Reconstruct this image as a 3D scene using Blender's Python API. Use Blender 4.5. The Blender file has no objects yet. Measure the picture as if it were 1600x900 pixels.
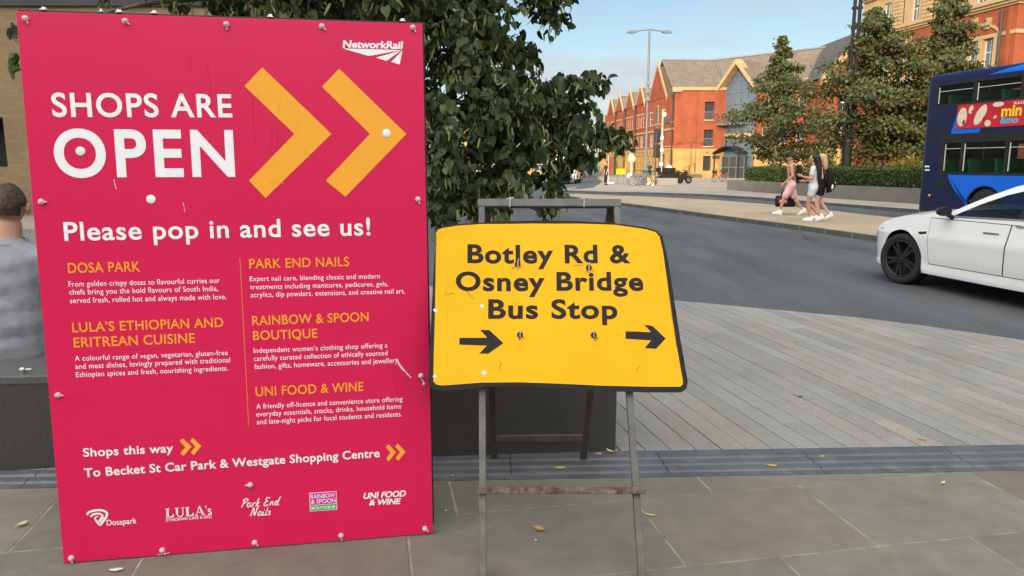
import bpy, bmesh, math, random
from mathutils import Vector, Matrix, Euler
import numpy as np
R = math.radians
rnd = random.Random(7)
sc = bpy.context.scene
COL = sc.collection

# ---------------------------------------------------------------- camera, sky, sun, exposure
cam_data = bpy.data.cameras.new('camera')
cam_data.sensor_width = 36.0
cam_data.lens = 1164.0 / 1600.0 * 36.0
cam_data.clip_start = 0.05
cam_data.clip_end = 3000
cam = bpy.data.objects.new('camera', cam_data)
cam.location = (0, 0, 1.55)
cam.rotation_euler = (R(90 - 9.3665), 0, 0)
COL.objects.link(cam)
sc.camera = cam
sc.render.resolution_x, sc.render.resolution_y = 1024, 576

SUN_EL, SUN_AZ = 14.5, 20.0          # light travels towards +Y, turned 20 degrees to +X
world = bpy.data.worlds.new('World')
sc.world = world
world.use_nodes = True
wn, wl = world.node_tree.nodes, world.node_tree.links
bg = wn['Background']
sky = wn.new('ShaderNodeTexSky')
sky.sky_type = 'NISHITA'
sky.sun_disc = False
sky.sun_elevation = R(SUN_EL)
sky.sun_rotation = R(180 + SUN_AZ)
sky.altitude = 60
sky.air_density = 1.0
sky.dust_density = 1.0
sky.ozone_density = 1.4
tc = wn.new('ShaderNodeTexCoord')
sepd = wn.new('ShaderNodeSeparateXYZ')
wl.new(tc.outputs['Generated'], sepd.inputs[0])
mpg = wn.new('ShaderNodeMapping')
mpg.inputs['Scale'].default_value = (1.6, 1.6, 8.0)
wl.new(tc.outputs['Generated'], mpg.inputs[0])
cn = wn.new('ShaderNodeTexNoise')
cn.inputs['Scale'].default_value = 2.6
cn.inputs['Detail'].default_value = 7
cn.inputs['Roughness'].default_value = 0.55
wl.new(mpg.outputs[0], cn.inputs['Vector'])
cr = wn.new('ShaderNodeValToRGB')
cr.color_ramp.elements[0].position = 0.42
cr.color_ramp.elements[1].position = 0.62
wl.new(cn.outputs['Fac'], cr.inputs[0])
band = wn.new('ShaderNodeValToRGB')
be = band.color_ramp.elements
be[0].position = 0.0; be[0].color = (1, 1, 1, 1)
be[1].position = 0.30; be[1].color = (0.34, 0.34, 0.34, 1)
e = be.new(0.11); e.color = (1, 1, 1, 1)
e = be.new(0.165); e.color = (0.42, 0.42, 0.42, 1)
wl.new(sepd.outputs['Z'], band.inputs[0])
mm = wn.new('ShaderNodeMath'); mm.operation = 'MULTIPLY'
wl.new(cr.outputs[0], mm.inputs[0]); wl.new(band.outputs[0], mm.inputs[1])
cm = wn.new('ShaderNodeMixRGB')
cm.inputs[2].default_value = (4.4, 4.55, 4.9, 1)      # low bank of pale cloud
wl.new(mm.outputs[0], cm.inputs[0])
wl.new(sky.outputs[0], cm.inputs[1])
# extra brightness added to the unseen sun-side sky, filling the shaded foreground
tosun = wn.new('ShaderNodeVectorMath'); tosun.operation = 'DOT_PRODUCT'
wl.new(tc.outputs['Generated'], tosun.inputs[0])
tosun.inputs[1].default_value = (-math.sin(R(SUN_AZ)) * 0.80, -math.cos(R(SUN_AZ)) * 0.80, 0.60)
vr = wn.new('ShaderNodeMapRange'); vr.interpolation_type = 'SMOOTHSTEP'
vr.inputs['From Min'].default_value = 0.05; vr.inputs['From Max'].default_value = 1.0
vr.inputs['To Max'].default_value = 0.9
wl.new(tosun.outputs['Value'], vr.inputs['Value'])
vm = wn.new('ShaderNodeMixRGB')
vm.inputs[2].default_value = (26.0, 25.0, 23.5, 1)
wl.new(vr.outputs[0], vm.inputs[0]); wl.new(cm.outputs[0], vm.inputs[1])
wl.new(vm.outputs[0], bg.inputs['Color'])
bg.inputs['Strength'].default_value = 0.10

sun_data = bpy.data.lights.new('sun', 'SUN')
sun_data.energy = 2.6
sun_data.angle = R(0.5)
sun_data.color = (1.0, 0.80, 0.56)
sun = bpy.data.objects.new('sun', sun_data)
sd = Vector((math.sin(R(SUN_AZ)) * math.cos(R(SUN_EL)), math.cos(R(SUN_AZ)) * math.cos(R(SUN_EL)), -math.sin(R(SUN_EL))))
sun.rotation_euler = sd.to_track_quat('-Z', 'Y').to_euler()
sun.location = (-10, -20, 30)
COL.objects.link(sun)

vs = sc.view_settings
vs.view_transform = 'Standard'
vs.look = 'None'
vs.exposure = 0.56
vs.gamma = 1.0
vs.use_curve_mapping = False
sc.render.engine = 'CYCLES'
sc.cycles.use_denoising = True
sc.cycles.max_bounces = 6
sc.cycles.transparent_max_bounces = 12

# ---------------------------------------------------------------- helpers
class MB:
    """collects shapes into one mesh"""
    def __init__(s):
        s.v = []; s.f = []; s.m = []; s.s = []
    def add(s, vs, fs, m=0, M=None, smooth=False):
        b = len(s.v)
        for p in vs:
            p = Vector(p)
            s.v.append(tuple(M @ p) if M is not None else tuple(p))
        for f in fs:
            s.f.append([b + i for i in f]); s.m.append(m); s.s.append(smooth)
        return s
    def box(s, x0, x1, y0, y1, z0, z1, m=0, M=None):
        vs = [(x0,y0,z0),(x1,y0,z0),(x1,y1,z0),(x0,y1,z0),(x0,y0,z1),(x1,y0,z1),(x1,y1,z1),(x0,y1,z1)]
        return s.add(vs, [(3,2,1,0),(4,5,6,7),(0,1,5,4),(1,2,6,5),(2,3,7,6),(3,0,4,7)], m, M)
    def prism(s, poly, a, b, axis='y', m=0, M=None, smooth=False):
        """poly of 2D points extruded from a to b along axis (x: (y,z), y: (x,z), z: (x,y))"""
        n = len(poly)
        def P(p, t):
            return (t, p[0], p[1]) if axis == 'x' else ((p[0], t, p[1]) if axis == 'y' else (p[0], p[1], t))
        vs = [P(p, a) for p in poly] + [P(p, b) for p in poly]
        fs = [tuple(range(n))[::-1], tuple(range(n, 2 * n))]
        b0 = len(s.f)
        s.add(vs, fs, m, M)
        s.add(vs, [(i, (i + 1) % n, n + (i + 1) % n, n + i) for i in range(n)], m, M, smooth)
        return s
    def tube(s, pts, r, n=8, m=0, M=None, smooth=True, caps=True):
        pts = [Vector(p) for p in pts]
        rr = r if isinstance(r, (list, tuple)) else [r] * len(pts)
        vs = []; fs = []
        ref = None
        for i, p in enumerate(pts):
            d = (pts[min(i + 1, len(pts) - 1)] - pts[max(i - 1, 0)])
            if d.length < 1e-9: d = Vector((0, 0, 1))
            d.normalize()
            if ref is None:
                ref = Vector((0, 0, 1)) if abs(d.z) < 0.9 else Vector((1, 0, 0))
            u = d.cross(ref)
            if u.length < 1e-6: u = d.orthogonal()
            u.normalize(); w = d.cross(u); ref = w.cross(d) if False else ref
            for k in range(n):
                a = 2 * math.pi * k / n + math.pi / n
                vs.append(tuple(p + (u * math.cos(a) + w * math.sin(a)) * rr[i]))
        for i in range(len(pts) - 1):
            for k in range(n):
                k2 = (k + 1) % n
                fs.append((i * n + k, i * n + k2, (i + 1) * n + k2, (i + 1) * n + k))
        s.add(vs, fs, m, M, smooth)
        if caps:
            L = len(pts) - 1
            s.add(vs, [tuple(range(n))[::-1], tuple(range(L * n, L * n + n))], m, M, False)
        return s
    def lathe(s, prof, n=24, m=0, M=None, smooth=True, axis='z'):
        """prof: (radius, height) list"""
        vs = []; fs = []
        for (r, h) in prof:
            for k in range(n):
                a = 2 * math.pi * k / n
                c, q = r * math.cos(a), r * math.sin(a)
                vs.append((c, q, h) if axis == 'z' else ((c, h, q) if axis == 'y' else (h, c, q)))
        for i in range(len(prof) - 1):
            for k in range(n):
                k2 = (k + 1) % n
                fs.append((i * n + k, i * n + k2, (i + 1) * n + k2, (i + 1) * n + k))
        return s.add(vs, fs, m, M, smooth)
    def ball(s, c, r, m=0, M=None, nu=14, nv=9):
        rx, ry, rz = r if isinstance(r, (tuple, list)) else (r, r, r)
        vs = []; fs = []
        for j in range(nv + 1):
            t = math.pi * j / nv
            for i in range(nu):
                a = 2 * math.pi * i / nu
                vs.append((c[0] + rx * math.sin(t) * math.cos(a), c[1] + ry * math.sin(t) * math.sin(a), c[2] + rz * math.cos(t)))
        for j in range(nv):
            for i in range(nu):
                i2 = (i + 1) % nu
                fs.append((j * nu + i, (j + 1) * nu + i, (j + 1) * nu + i2, j * nu + i2))
        return s.add(vs, fs, m, M, True)
    def build(s, name, mats, parent=None, bevel=0, seg=2, merge=False):
        me = bpy.data.meshes.new(name)
        me.from_pydata(s.v, [], s.f)
        if not isinstance(mats, (list, tuple)): mats = [mats]
        for k in mats: me.materials.append(k)
        me.polygons.foreach_set('material_index', s.m)
        me.polygons.foreach_set('use_smooth', s.s)
        if merge:
            bm = bmesh.new(); bm.from_mesh(me)
            bmesh.ops.remove_doubles(bm, verts=bm.verts, dist=1e-4)
            bmesh.ops.recalc_face_normals(bm, faces=bm.faces)
            bm.to_mesh(me); bm.free()
        me.validate(); me.update()
        o = bpy.data.objects.new(name, me)
        COL.objects.link(o)
        if parent is not None: o.parent = parent
        if bevel:
            b = o.modifiers.new('bevel', 'BEVEL')
            b.width = bevel; b.segments = seg; b.limit_method = 'ANGLE'; b.angle_limit = R(35)
        return o

def thing(name, label, cat, loc=(0, 0, 0), rz=0.0, group=None, rot=None):
    o = bpy.data.objects.new(name, None)
    o.empty_display_size = 0.2
    o.location = loc
    o.rotation_euler = rot if rot else (0, 0, rz)
    COL.objects.link(o)
    return tag(o, label, cat, group)

def tag(o, label=None, cat=None, group=None, kind=None):
    if label: o['label'] = label
    if cat: o['category'] = cat
    if group: o['group'] = group
    if kind: o['kind'] = kind
    return o

def structure(o):
    o['kind'] = 'structure'
    return o

def copy_tree(o, loc, rz, label=None, parent=None):
    c = o.copy(); COL.objects.link(c)
    if parent is None:
        c.location = loc; c.rotation_euler = (o.rotation_euler[0], o.rotation_euler[1], rz)
        if label: c['label'] = label
    else:
        c.parent = parent
    for ch in list(o.children):
        copy_tree(ch, None, None, None, c)
    return c

# ---------------------------------------------------------------- materials
MATS = {}
def mat(name, col, rough=0.7, metal=0.0, var=0.18, vs_=3.0, bump=0.0, bs=40.0, spec=0.4, coat=0.0, col2=None, c2pos=(0.55, 0.7), c2s=5.0, detail=6):
    if name in MATS: return MATS[name]
    m = bpy.data.materials.new(name); m.use_nodes = True
    n, l = m.node_tree.nodes, m.node_tree.links
    p = n['Principled BSDF']
    p.inputs['Roughness'].default_value = rough
    p.inputs['Metallic'].default_value = metal
    p.inputs['Specular IOR Level'].default_value = spec
    if coat:
        p.inputs['Coat Weight'].default_value = coat
        p.inputs['Coat Roughness'].default_value = 0.06
    t = n.new('ShaderNodeTexCoord')
    out = None
    if var > 0:
        no = n.new('ShaderNodeTexNoise')
        no.inputs['Scale'].default_value = vs_
        no.inputs['Detail'].default_value = detail
        no.inputs['Roughness'].default_value = 0.62
        l.new(t.outputs['Object'], no.inputs['Vector'])
        r = n.new('ShaderNodeValToRGB')
        r.color_ramp.elements[0].position = 0.30
        r.color_ramp.elements[1].position = 0.70
        r.color_ramp.elements[0].color = (*[max(0, c * (1 - var)) for c in col], 1)
        r.color_ramp.elements[1].color = (*[min(1, c * (1 + var)) for c in col], 1)
        l.new(no.outputs['Fac'], r.inputs[0])
        out = r.outputs[0]
    if col2 is not None:
        n2 = n.new('ShaderNodeTexNoise')
        n2.inputs['Scale'].default_value = c2s
        n2.inputs['Detail'].default_value = 8
        n2.inputs['Roughness'].default_value = 0.7
        l.new(t.outputs['Object'], n2.inputs['Vector'])
        r2 = n.new('ShaderNodeValToRGB')
        r2.color_ramp.elements[0].position = c2pos[0]
        r2.color_ramp.elements[1].position = c2pos[1]
        l.new(n2.outputs['Fac'], r2.inputs[0])
        mx = n.new('ShaderNodeMixRGB')
        l.new(r2.outputs[0], mx.inputs[0])
        if out is not None: l.new(out, mx.inputs[1])
        else: mx.inputs[1].default_value = (*col, 1)
        mx.inputs[2].default_value = (*col2, 1)
        out = mx.outputs[0]
    if out is not None: l.new(out, p.inputs['Base Color'])
    else: p.inputs['Base Color'].default_value = (*col, 1)
    if bump > 0:
        nb = n.new('ShaderNodeTexNoise')
        nb.inputs['Scale'].default_value = bs
        nb.inputs['Detail'].default_value = 5
        l.new(t.outputs['Object'], nb.inputs['Vector'])
        b = n.new('ShaderNodeBump')
        b.inputs['Strength'].default_value = bump
        b.inputs['Distance'].default_value = 0.02
        l.new(nb.outputs['Fac'], b.inputs['Height'])
        l.new(b.outputs[0], p.inputs['Normal'])
    MATS[name] = m
    return m

def stone_mat(name, rough=0.75, specks=0.25, bump=0.15, bs=60, blotch=0.2, bls=1.2, tint=(1, 1, 1)):
    """per-stone colour from the mesh attribute 'tint', mottled, with a few dark spots of gum and dirt"""
    m = bpy.data.materials.new(name); m.use_nodes = True
    n, l = m.node_tree.nodes, m.node_tree.links
    p = n['Principled BSDF']
    p.inputs['Roughness'].default_value = rough
    p.inputs['Specular IOR Level'].default_value = 0.3
    t = n.new('ShaderNodeTexCoord')
    a = n.new('ShaderNodeAttribute'); a.attribute_name = 'tint'
    out = a.outputs['Color']
    for sc_, amt, pos in ((bls, blotch, (0.3, 0.7)), (9.0, blotch * 0.7, (0.3, 0.7)), (170.0, specks, (0.35, 0.65))):
        no = n.new('ShaderNodeTexNoise'); no.inputs['Scale'].default_value = sc_
        no.inputs['Detail'].default_value = 5; no.inputs['Roughness'].default_value = 0.65
        l.new(t.outputs['Object'], no.inputs['Vector'])
        r = n.new('ShaderNodeValToRGB')
        r.color_ramp.elements[0].position, r.color_ramp.elements[1].position = pos
        r.color_ramp.elements[0].color = (1 - amt, 1 - amt, 1 - amt, 1)
        r.color_ramp.elements[1].color = (1 + amt * .6, 1 + amt * .6, 1 + amt * .55, 1)
        l.new(no.outputs['Fac'], r.inputs[0])
        mx = n.new('ShaderNodeMixRGB'); mx.blend_type = 'MULTIPLY'; mx.inputs[0].default_value = 1
        l.new(out, mx.inputs[1]); l.new(r.outputs[0], mx.inputs[2])
        out = mx.outputs[0]
    vo = n.new('ShaderNodeTexVoronoi'); vo.inputs['Scale'].default_value = 2.6
    l.new(t.outputs['Object'], vo.inputs['Vector'])
    r = n.new('ShaderNodeValToRGB')
    r.color_ramp.elements[0].position, r.color_ramp.elements[1].position = 0.035, 0.055
    r.color_ramp.elements[0].color = (0.45, 0.43, 0.41, 1); r.color_ramp.elements[1].color = (1, 1, 1, 1)
    l.new(vo.outputs['Distance'], r.inputs[0])
    mx = n.new('ShaderNodeMixRGB'); mx.blend_type = 'MULTIPLY'; mx.inputs[0].default_value = 1
    l.new(out, mx.inputs[1]); l.new(r.outputs[0], mx.inputs[2])
    l.new(mx.outputs[0], p.inputs['Base Color'])
    nb = n.new('ShaderNodeTexNoise'); nb.inputs['Scale'].default_value = bs; nb.inputs['Detail'].default_value = 6
    l.new(t.outputs['Object'], nb.inputs['Vector'])
    b = n.new('ShaderNodeBump'); b.inputs['Strength'].default_value = bump; b.inputs['Distance'].default_value = 0.01
    l.new(nb.outputs['Fac'], b.inputs['Height']); l.new(b.outputs[0], p.inputs['Normal'])
    return m

def brick_mat(name, c1, c2, mortar, sx=0.225, sz=0.075, rough=0.85):
    m = bpy.data.materials.new(name); m.use_nodes = True
    n, l = m.node_tree.nodes, m.node_tree.links
    p = n['Principled BSDF']; p.inputs['Roughness'].default_value = rough
    p.inputs['Specular IOR Level'].default_value = 0.2
    t = n.new('ShaderNodeTexCoord')
    sp = n.new('ShaderNodeSeparateXYZ'); l.new(t.outputs['Object'], sp.inputs[0])
    ad = n.new('ShaderNodeMath'); ad.operation = 'ADD'
    l.new(sp.outputs['X'], ad.inputs[0]); l.new(sp.outputs['Y'], ad.inputs[1])
    cb = n.new('ShaderNodeCombineXYZ'); l.new(ad.outputs[0], cb.inputs['X']); l.new(sp.outputs['Z'], cb.inputs['Y'])
    br = n.new('ShaderNodeTexBrick')
    br.inputs['Scale'].default_value = 1.0
    br.inputs['Brick Width'].default_value = sx; br.inputs['Row Height'].default_value = sz
    br.inputs['Mortar Size'].default_value = 0.006
    br.inputs['Color1'].default_value = (*c1, 1); br.inputs['Color2'].default_value = (*c2, 1)
    br.inputs['Mortar'].default_value = (*mortar, 1)
    l.new(cb.outputs[0], br.inputs['Vector'])
    no = n.new('ShaderNodeTexNoise'); no.inputs['Scale'].default_value = 0.7; no.inputs['Detail'].default_value = 7
    l.new(t.outputs['Object'], no.inputs['Vector'])
    r = n.new('ShaderNodeValToRGB')
    r.color_ramp.elements[0].position, r.color_ramp.elements[1].position = 0.3, 0.7
    r.color_ramp.elements[0].color = (0.80, 0.78, 0.76, 1); r.color_ramp.elements[1].color = (1.12, 1.12, 1.12, 1)
    l.new(no.outputs['Fac'], r.inputs[0])
    mx = n.new('ShaderNodeMixRGB'); mx.blend_type = 'MULTIPLY'; mx.inputs[0].default_value = 1
    l.new(br.outputs['Color'], mx.inputs[1]); l.new(r.outputs[0], mx.inputs[2])
    l.new(mx.outputs[0], p.inputs['Base Color'])
    b = n.new('ShaderNodeBump'); b.inputs['Strength'].default_value = 0.3; b.inputs['Distance'].default_value = 0.01
    l.new(br.outputs['Fac'], b.inputs['Height']); b.invert = True
    l.new(b.outputs[0], p.inputs['Normal'])
    return m

def glass_mat(name, tint=(0.02, 0.025, 0.03), rough=0.03, see=0.0, spec=0.8):
    m = bpy.data.materials.new(name); m.use_nodes = True
    n, l = m.node_tree.nodes, m.node_tree.links
    p = n['Principled BSDF']
    p.inputs['Base Color'].default_value = (*tint, 1)
    p.inputs['Roughness'].default_value = rough
    p.inputs['Specular IOR Level'].default_value = spec
    if see > 0:
        tr = n.new('ShaderNodeBsdfTransparent'); tr.inputs[0].default_value = (0.75, 0.82, 0.80, 1)
        mx = n.new('ShaderNodeMixShader'); mx.inputs[0].default_value = see
        l.new(p.outputs[0], mx.inputs[1]); l.new(tr.outputs[0], mx.inputs[2])
        l.new(mx.outputs[0], n['Material Output'].inputs['Surface'])
    return m

M_white = mat('white_paint', (0.80, 0.80, 0.80), 0.45, var=0.03)
M_black = mat('black_paint', (0.015, 0.015, 0.016), 0.5, var=0.2)
M_darkmetal = mat('dark_metal', (0.05, 0.052, 0.055), 0.5, 0.3, var=0.2)
M_grey = mat('grey_metal', (0.22, 0.23, 0.24), 0.5, 0.4, var=0.12)
M_rubber = mat('rubber', (0.018, 0.018, 0.019), 0.8, var=0.2)
M_skin = mat('skin', (0.50, 0.27, 0.19), 0.55, var=0.06)
M_glassdark = glass_mat('dark_glass')
# ---------------------------------------------------------------- ground and paving
M_ground = mat('ground_asphalt', (0.11, 0.105, 0.10), 0.9, var=0.25, vs_=0.3)
g = MB().add([(-700, -300, -0.03), (700, -300, -0.03), (700, 1200, -0.03), (-700, 1200, -0.03)], [(0, 1, 2, 3)])
structure(g.build('ground', M_ground))

def road_mat():
    m = bpy.data.materials.new('asphalt'); m.use_nodes = True
    n, l = m.node_tree.nodes, m.node_tree.links
    p = n['Principled BSDF']; p.inputs['Roughness'].default_value = 0.78; p.inputs['Specular IOR Level'].default_value = 0.35
    t = n.new('ShaderNodeTexCoord')
    mp = n.new('ShaderNodeMapping'); mp.inputs['Rotation'].default_value = (0, 0, R(-14)); mp.inputs['Scale'].default_value = (1.0, 0.18, 1)
    l.new(t.outputs['Object'], mp.inputs[0])
    no = n.new('ShaderNodeTexNoise'); no.inputs['Scale'].default_value = 1.1; no.inputs['Detail'].default_value = 7; no.inputs['Roughness'].default_value = 0.6
    l.new(mp.outputs[0], no.inputs['Vector'])
    r = n.new('ShaderNodeValToRGB')
    r.color_ramp.elements[0].position, r.color_ramp.elements[1].position = 0.3, 0.72
    r.color_ramp.elements[0].color = (0.054, 0.060, 0.068, 1); r.color_ramp.elements[1].color = (0.114, 0.121, 0.130, 1)
    l.new(no.outputs['Fac'], r.inputs[0])
    n2 = n.new('ShaderNodeTexNoise'); n2.inputs['Scale'].default_value = 110; n2.inputs['Detail'].default_value = 3
    l.new(t.outputs['Object'], n2.inputs['Vector'])
    r2 = n.new('ShaderNodeValToRGB')
    r2.color_ramp.elements[0].position, r2.color_ramp.elements[1].position = 0.35, 0.7
    r2.color_ramp.elements[0].color = (0.62, 0.62, 0.62, 1); r2.color_ramp.elements[1].color = (1.45, 1.45, 1.42, 1)
    l.new(n2.outputs['Fac'], r2.inputs[0])
    mx = n.new('ShaderNodeMixRGB'); mx.blend_type = 'MULTIPLY'; mx.inputs[0].default_value = 1
    l.new(r.outputs[0], mx.inputs[1]); l.new(r2.outputs[0], mx.inputs[2])
    # sealed crack lines and patches
    vo = n.new('ShaderNodeTexVoronoi'); vo.feature = 'DISTANCE_TO_EDGE'; vo.inputs['Scale'].default_value = 0.16
    wn_ = n.new('ShaderNodeTexNoise'); wn_.inputs['Scale'].default_value = 0.8; wn_.inputs['Detail'].default_value = 4
    l.new(t.outputs['Object'], wn_.inputs['Vector'])
    va = n.new('ShaderNodeMixRGB'); va.inputs[0].default_value = 0.25
    l.new(t.outputs['Object'], va.inputs[1]); l.new(wn_.outputs['Color'], va.inputs[2])
    l.new(va.outputs[0], vo.inputs['Vector'])
    r3 = n.new('ShaderNodeValToRGB')
    r3.color_ramp.elements[0].position, r3.color_ramp.elements[1].position = 0.0035, 0.006
    r3.color_ramp.elements[0].color = (0.72, 0.72, 0.72, 1); r3.color_ramp.elements[1].color = (1, 1, 1, 1)
    l.new(vo.outputs['Distance'], r3.inputs[0])
    m2 = n.new('ShaderNodeMixRGB'); m2.blend_type = 'MULTIPLY'; m2.inputs[0].default_value = 1
    l.new(mx.outputs[0], m2.inputs[1]); l.new(r3.outputs[0], m2.inputs[2])
    l.new(m2.outputs[0], p.inputs['Base Color'])
    b = n.new('ShaderNodeBump'); b.inputs['Strength'].default_value = 0.35; b.inputs['Distance'].default_value = 0.008
    l.new(n2.outputs['Fac'], b.inputs['Height']); l.new(b.outputs[0], p.inputs['Normal'])
    return m
M_road = road_mat()
g = MB().add([(-60, 5.6, -0.004), (70, 3.0, -0.004), (70, 90, -0.004), (-60, 90, -0.004)], [(0, 1, 2, 3)])
structure(g.build('road', M_road))

def clip_half(poly, n, c):
    """keep the part of a 2D polygon where n.p >= c"""
    out = []
    for i in range(len(poly)):
        a, b = poly[i], poly[(i + 1) % len(poly)]
        da, db = a[0] * n[0] + a[1] * n[1] - c, b[0] * n[0] + b[1] * n[1] - c
        if da >= 0: out.append(a)
        if (da >= 0) != (db >= 0):
            t = da / (da - db)
            out.append((a[0] + (b[0] - a[0]) * t, a[1] + (b[1] - a[1]) * t))
    return out

def stones(name, polys, cols, z, m, th=0.02, round_=0.004):
    """flat stones with a small rounded arris, one mesh, per-stone tint"""
    V = []; F = []; T = []
    for poly, c in zip(polys, cols):
        if len(poly) < 3: continue
        cx = sum(p[0] for p in poly) / len(poly); cy = sum(p[1] for p in poly) / len(poly)
        b = len(V); n = len(poly)
        dz = rnd.uniform(-0.0012, 0.0012)
        for ring, (ins, zz) in enumerate(((0, z - th), (0, z - round_ + dz), (round_, z + dz))):
            for p in poly:
                d = math.hypot(p[0] - cx, p[1] - cy) or 1
                k = 1 - ins * 1.3 / d
                V.append((cx + (p[0] - cx) * k, cy + (p[1] - cy) * k, zz))
        F.append([b + 2 * n + i for i in range(n)]); T += [c] * n
        for rg in (0, 1):
            for i in range(n):
                j = (i + 1) % n
                F.append([b + rg * n + i, b + rg * n + j, b + (rg + 1) * n + j, b + (rg + 1) * n + i]); T += [c] * 4
    me = bpy.data.meshes.new(name); me.from_pydata(V, [], F)
    ca = me.color_attributes.new('tint', 'FLOAT_COLOR', 'CORNER')
    flat = []
    for c in T: flat += [c[0], c[1], c[2], 1.0]
    ca.data.foreach_set('color', flat)
    me.materials.append(m); me.update()
    o = bpy.data.objects.new(name, me); COL.objects.link(o)
    return structure(o)

# strip of ribbed paving: front edge and back edge as lines in the ground
S_F = ((-0.40, 3.50), (2.63, 3.63))
s_dir = Vector((S_F[1][0] - S_F[0][0], S_F[1][1] - S_F[0][1])).normalized()
s_nor = Vector((-s_dir.y, s_dir.x))
s_c0 = s_nor.dot(Vector(S_F[0]))           # front edge offset
S_W = 0.345

# ---- foreground flagstones, courses turned by ten degrees
M_flag = stone_mat('flagstone', 0.72, specks=0.14, bump=0.12, bs=45, blotch=0.19, bls=1.7)
A = R(10.5); ca_, sa_ = math.cos(A), math.sin(A)
def pq(p, q): return (p * ca_ - q * sa_, p * sa_ + q * ca_)
joints = {3: [-4.4, -3.3, -2.45, -1.5, -0.62, 0.33, 1.564, 2.885, 3.9, 5.1, 6.2],
          2: [-4.9, -3.7, -2.9, -1.9, -0.95, 0.103, 1.166, 2.01, 2.95, 4.1, 5.3, 6.4],
          1: [-4.6, -3.5, -2.6, -1.4, -0.3, 0.62, 1.564, 2.437, 3.5, 4.6, 5.6, 6.6]}
polys = []; cols = []
qs = [3.135 + (k - 3) * 0.602 for k in range(-6, 6)]
for k in range(-6, 5):
    js = joints.get(k)
    if js is None:
        js = []; x = -7 + rnd.random()
        while x < 8: js.append(x); x += rnd.uniform(0.8, 1.3)
    q0, q1 = qs[k + 6] + 0.003, qs[k + 7] - 0.003
    for a, b in zip(js[:-1], js[1:]):
        P = [pq(a + 0.0035, q0), pq(b - 0.0035, q0), pq(b - 0.0035, q1), pq(a + 0.0035, q1)]
        P = clip_half(P, (-s_nor.x, -s_nor.y), -(s_c0 - 0.006))
        if len(P) < 3: continue
        v = rnd.uniform(0.86, 1.12); w = rnd.uniform(-0.028, 0.028)
        polys.append(P); cols.append((0.186 * v * (1 + w), 0.172 * v, 0.143 * v * (1 - w)))
stones('flagstone_pavement', polys, cols, 0.0, M_flag)
M_joint = mat('joint_mortar', (0.23, 0.215, 0.185), 0.95, var=0.45, vs_=9)
g = MB().add([(-9, -6, -0.0025), (9, -6, -0.0025), (9, 3.9, -0.0025), (-9, 3.4, -0.0025)], [(0, 1, 2, 3)])
structure(g.build('bedding_ground', M_joint))

# ---- ribbed strip
M_strip = mat('ribbed_strip', (0.098, 0.108, 0.120), 0.5, 0.2, var=0.25, vs_=4, bump=0.05, bs=80, col2=(0.17, 0.165, 0.15), c2pos=(0.52, 0.75), c2s=7)
mb = MB()
L = Matrix.Translation((S_F[0][0], S_F[0][1], 0)) @ Matrix.Rotation(math.atan2(s_dir.y, s_dir.x), 4, 'Z')
x = -6.0
while x < 7.0:
    x1 = x + 0.80
    prof = [(0.0, -0.02), (0.0, 0.001), (0.03, 0.002)]
    for c in (0.085, 0.172, 0.26):
        prof += [(c - 0.036, 0.0), (c - 0.028, 0.009), (c - 0.018, 0.0115), (c + 0.018, 0.0115), (c + 0.028, 0.009), (c + 0.036, 0.0)]
    prof += [(0.315, 0.002), (S_W, 0.001), (S_W, -0.02)]
    n = len(prof)
    vs_ = [(x + 0.002, p[0], p[1]) for p in prof] + [(x1 - 0.002, p[0], p[1]) for p in prof]
    mb.add(vs_, [(i, i + 1, n + i + 1, n + i) for i in range(n - 1)], 0, L)
    mb.add(vs_, [tuple(range(n)), tuple(range(2 * n - 1, n - 1, -1))], 0, L)
    x = x1
structure(mb.build('ribbed_pavement', M_strip))

# ---- narrow stone planks laid on the slant, bounded by the strip and the carriageway edge
M_sett = stone_mat('plank_paving', 0.8, specks=0.30, bump=0.25, bs=110, blotch=0.13, bls=0.9)
D = R(-78.0); dx, dy = math.cos(D), math.sin(D)      # along the planks
nx_, ny_ = -dy, dx
EDGE = [(-6.5, 9.6), (-3.0, 9.75), (0.4, 9.35), (1.93, 8.49), (2.79, 7.98), (3.51, 7.56), (4.05, 7.1), (4.59, 6.51), (5.3, 5.5), (5.8, 4.4), (6.1, 3.2)]
def edge_clip(P):
    for (a, b) in zip(EDGE[:-1], EDGE[1:]):
        n = (b[1] - a[1], -(b[0] - a[0])); ln = math.hypot(*n)
        n = (n[0] / ln, n[1] / ln)                       # points to the far side (+y)
        n = (-n[0], -n[1]) if n[1] > 0 or (n[1] == 0) else n
        P = clip_half(P, n, n[0] * a[0] + n[1] * a[1])
        if len(P) < 3: return P
    return P
polys = []; cols = []
w_ = 0.139
for k in range(-60, 60):
    c0, c1 = k * w_ + 0.0028, (k + 1) * w_ - 0.0028
    t = -14 + rnd.random()
    while t < 2:
        ln = rnd.uniform(0.75, 1.6); t1 = t + ln
        P = [(nx_ * c + dx * s, ny_ * c + dy * s) for c, s in ((c0, t + 0.0007), (c1, t + 0.0007), (c1, t1 - 0.0007), (c0, t1 - 0.0007))]
        t = t1
        if min(p[1] for p in P) > 10 or max(p[1] for p in P) < 3.3: continue
        P = clip_half(P, (s_nor.x, s_nor.y), s_c0 + S_W + 0.005)
        if len(P) >= 3: P = edge_clip(P)
        if len(P) < 3: continue
        v = rnd.uniform(0.92, 1.12); w = rnd.choice((0, 0, 0.01, 0.03, 0.06, -0.01))
        polys.append(P); cols.append((0.272 * v * (1 + w), 0.268 * v, 0.255 * v * (1 - w)))
stones('plank_pavement', polys, cols, 0.003, M_sett, th=0.015, round_=0.003)
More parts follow.
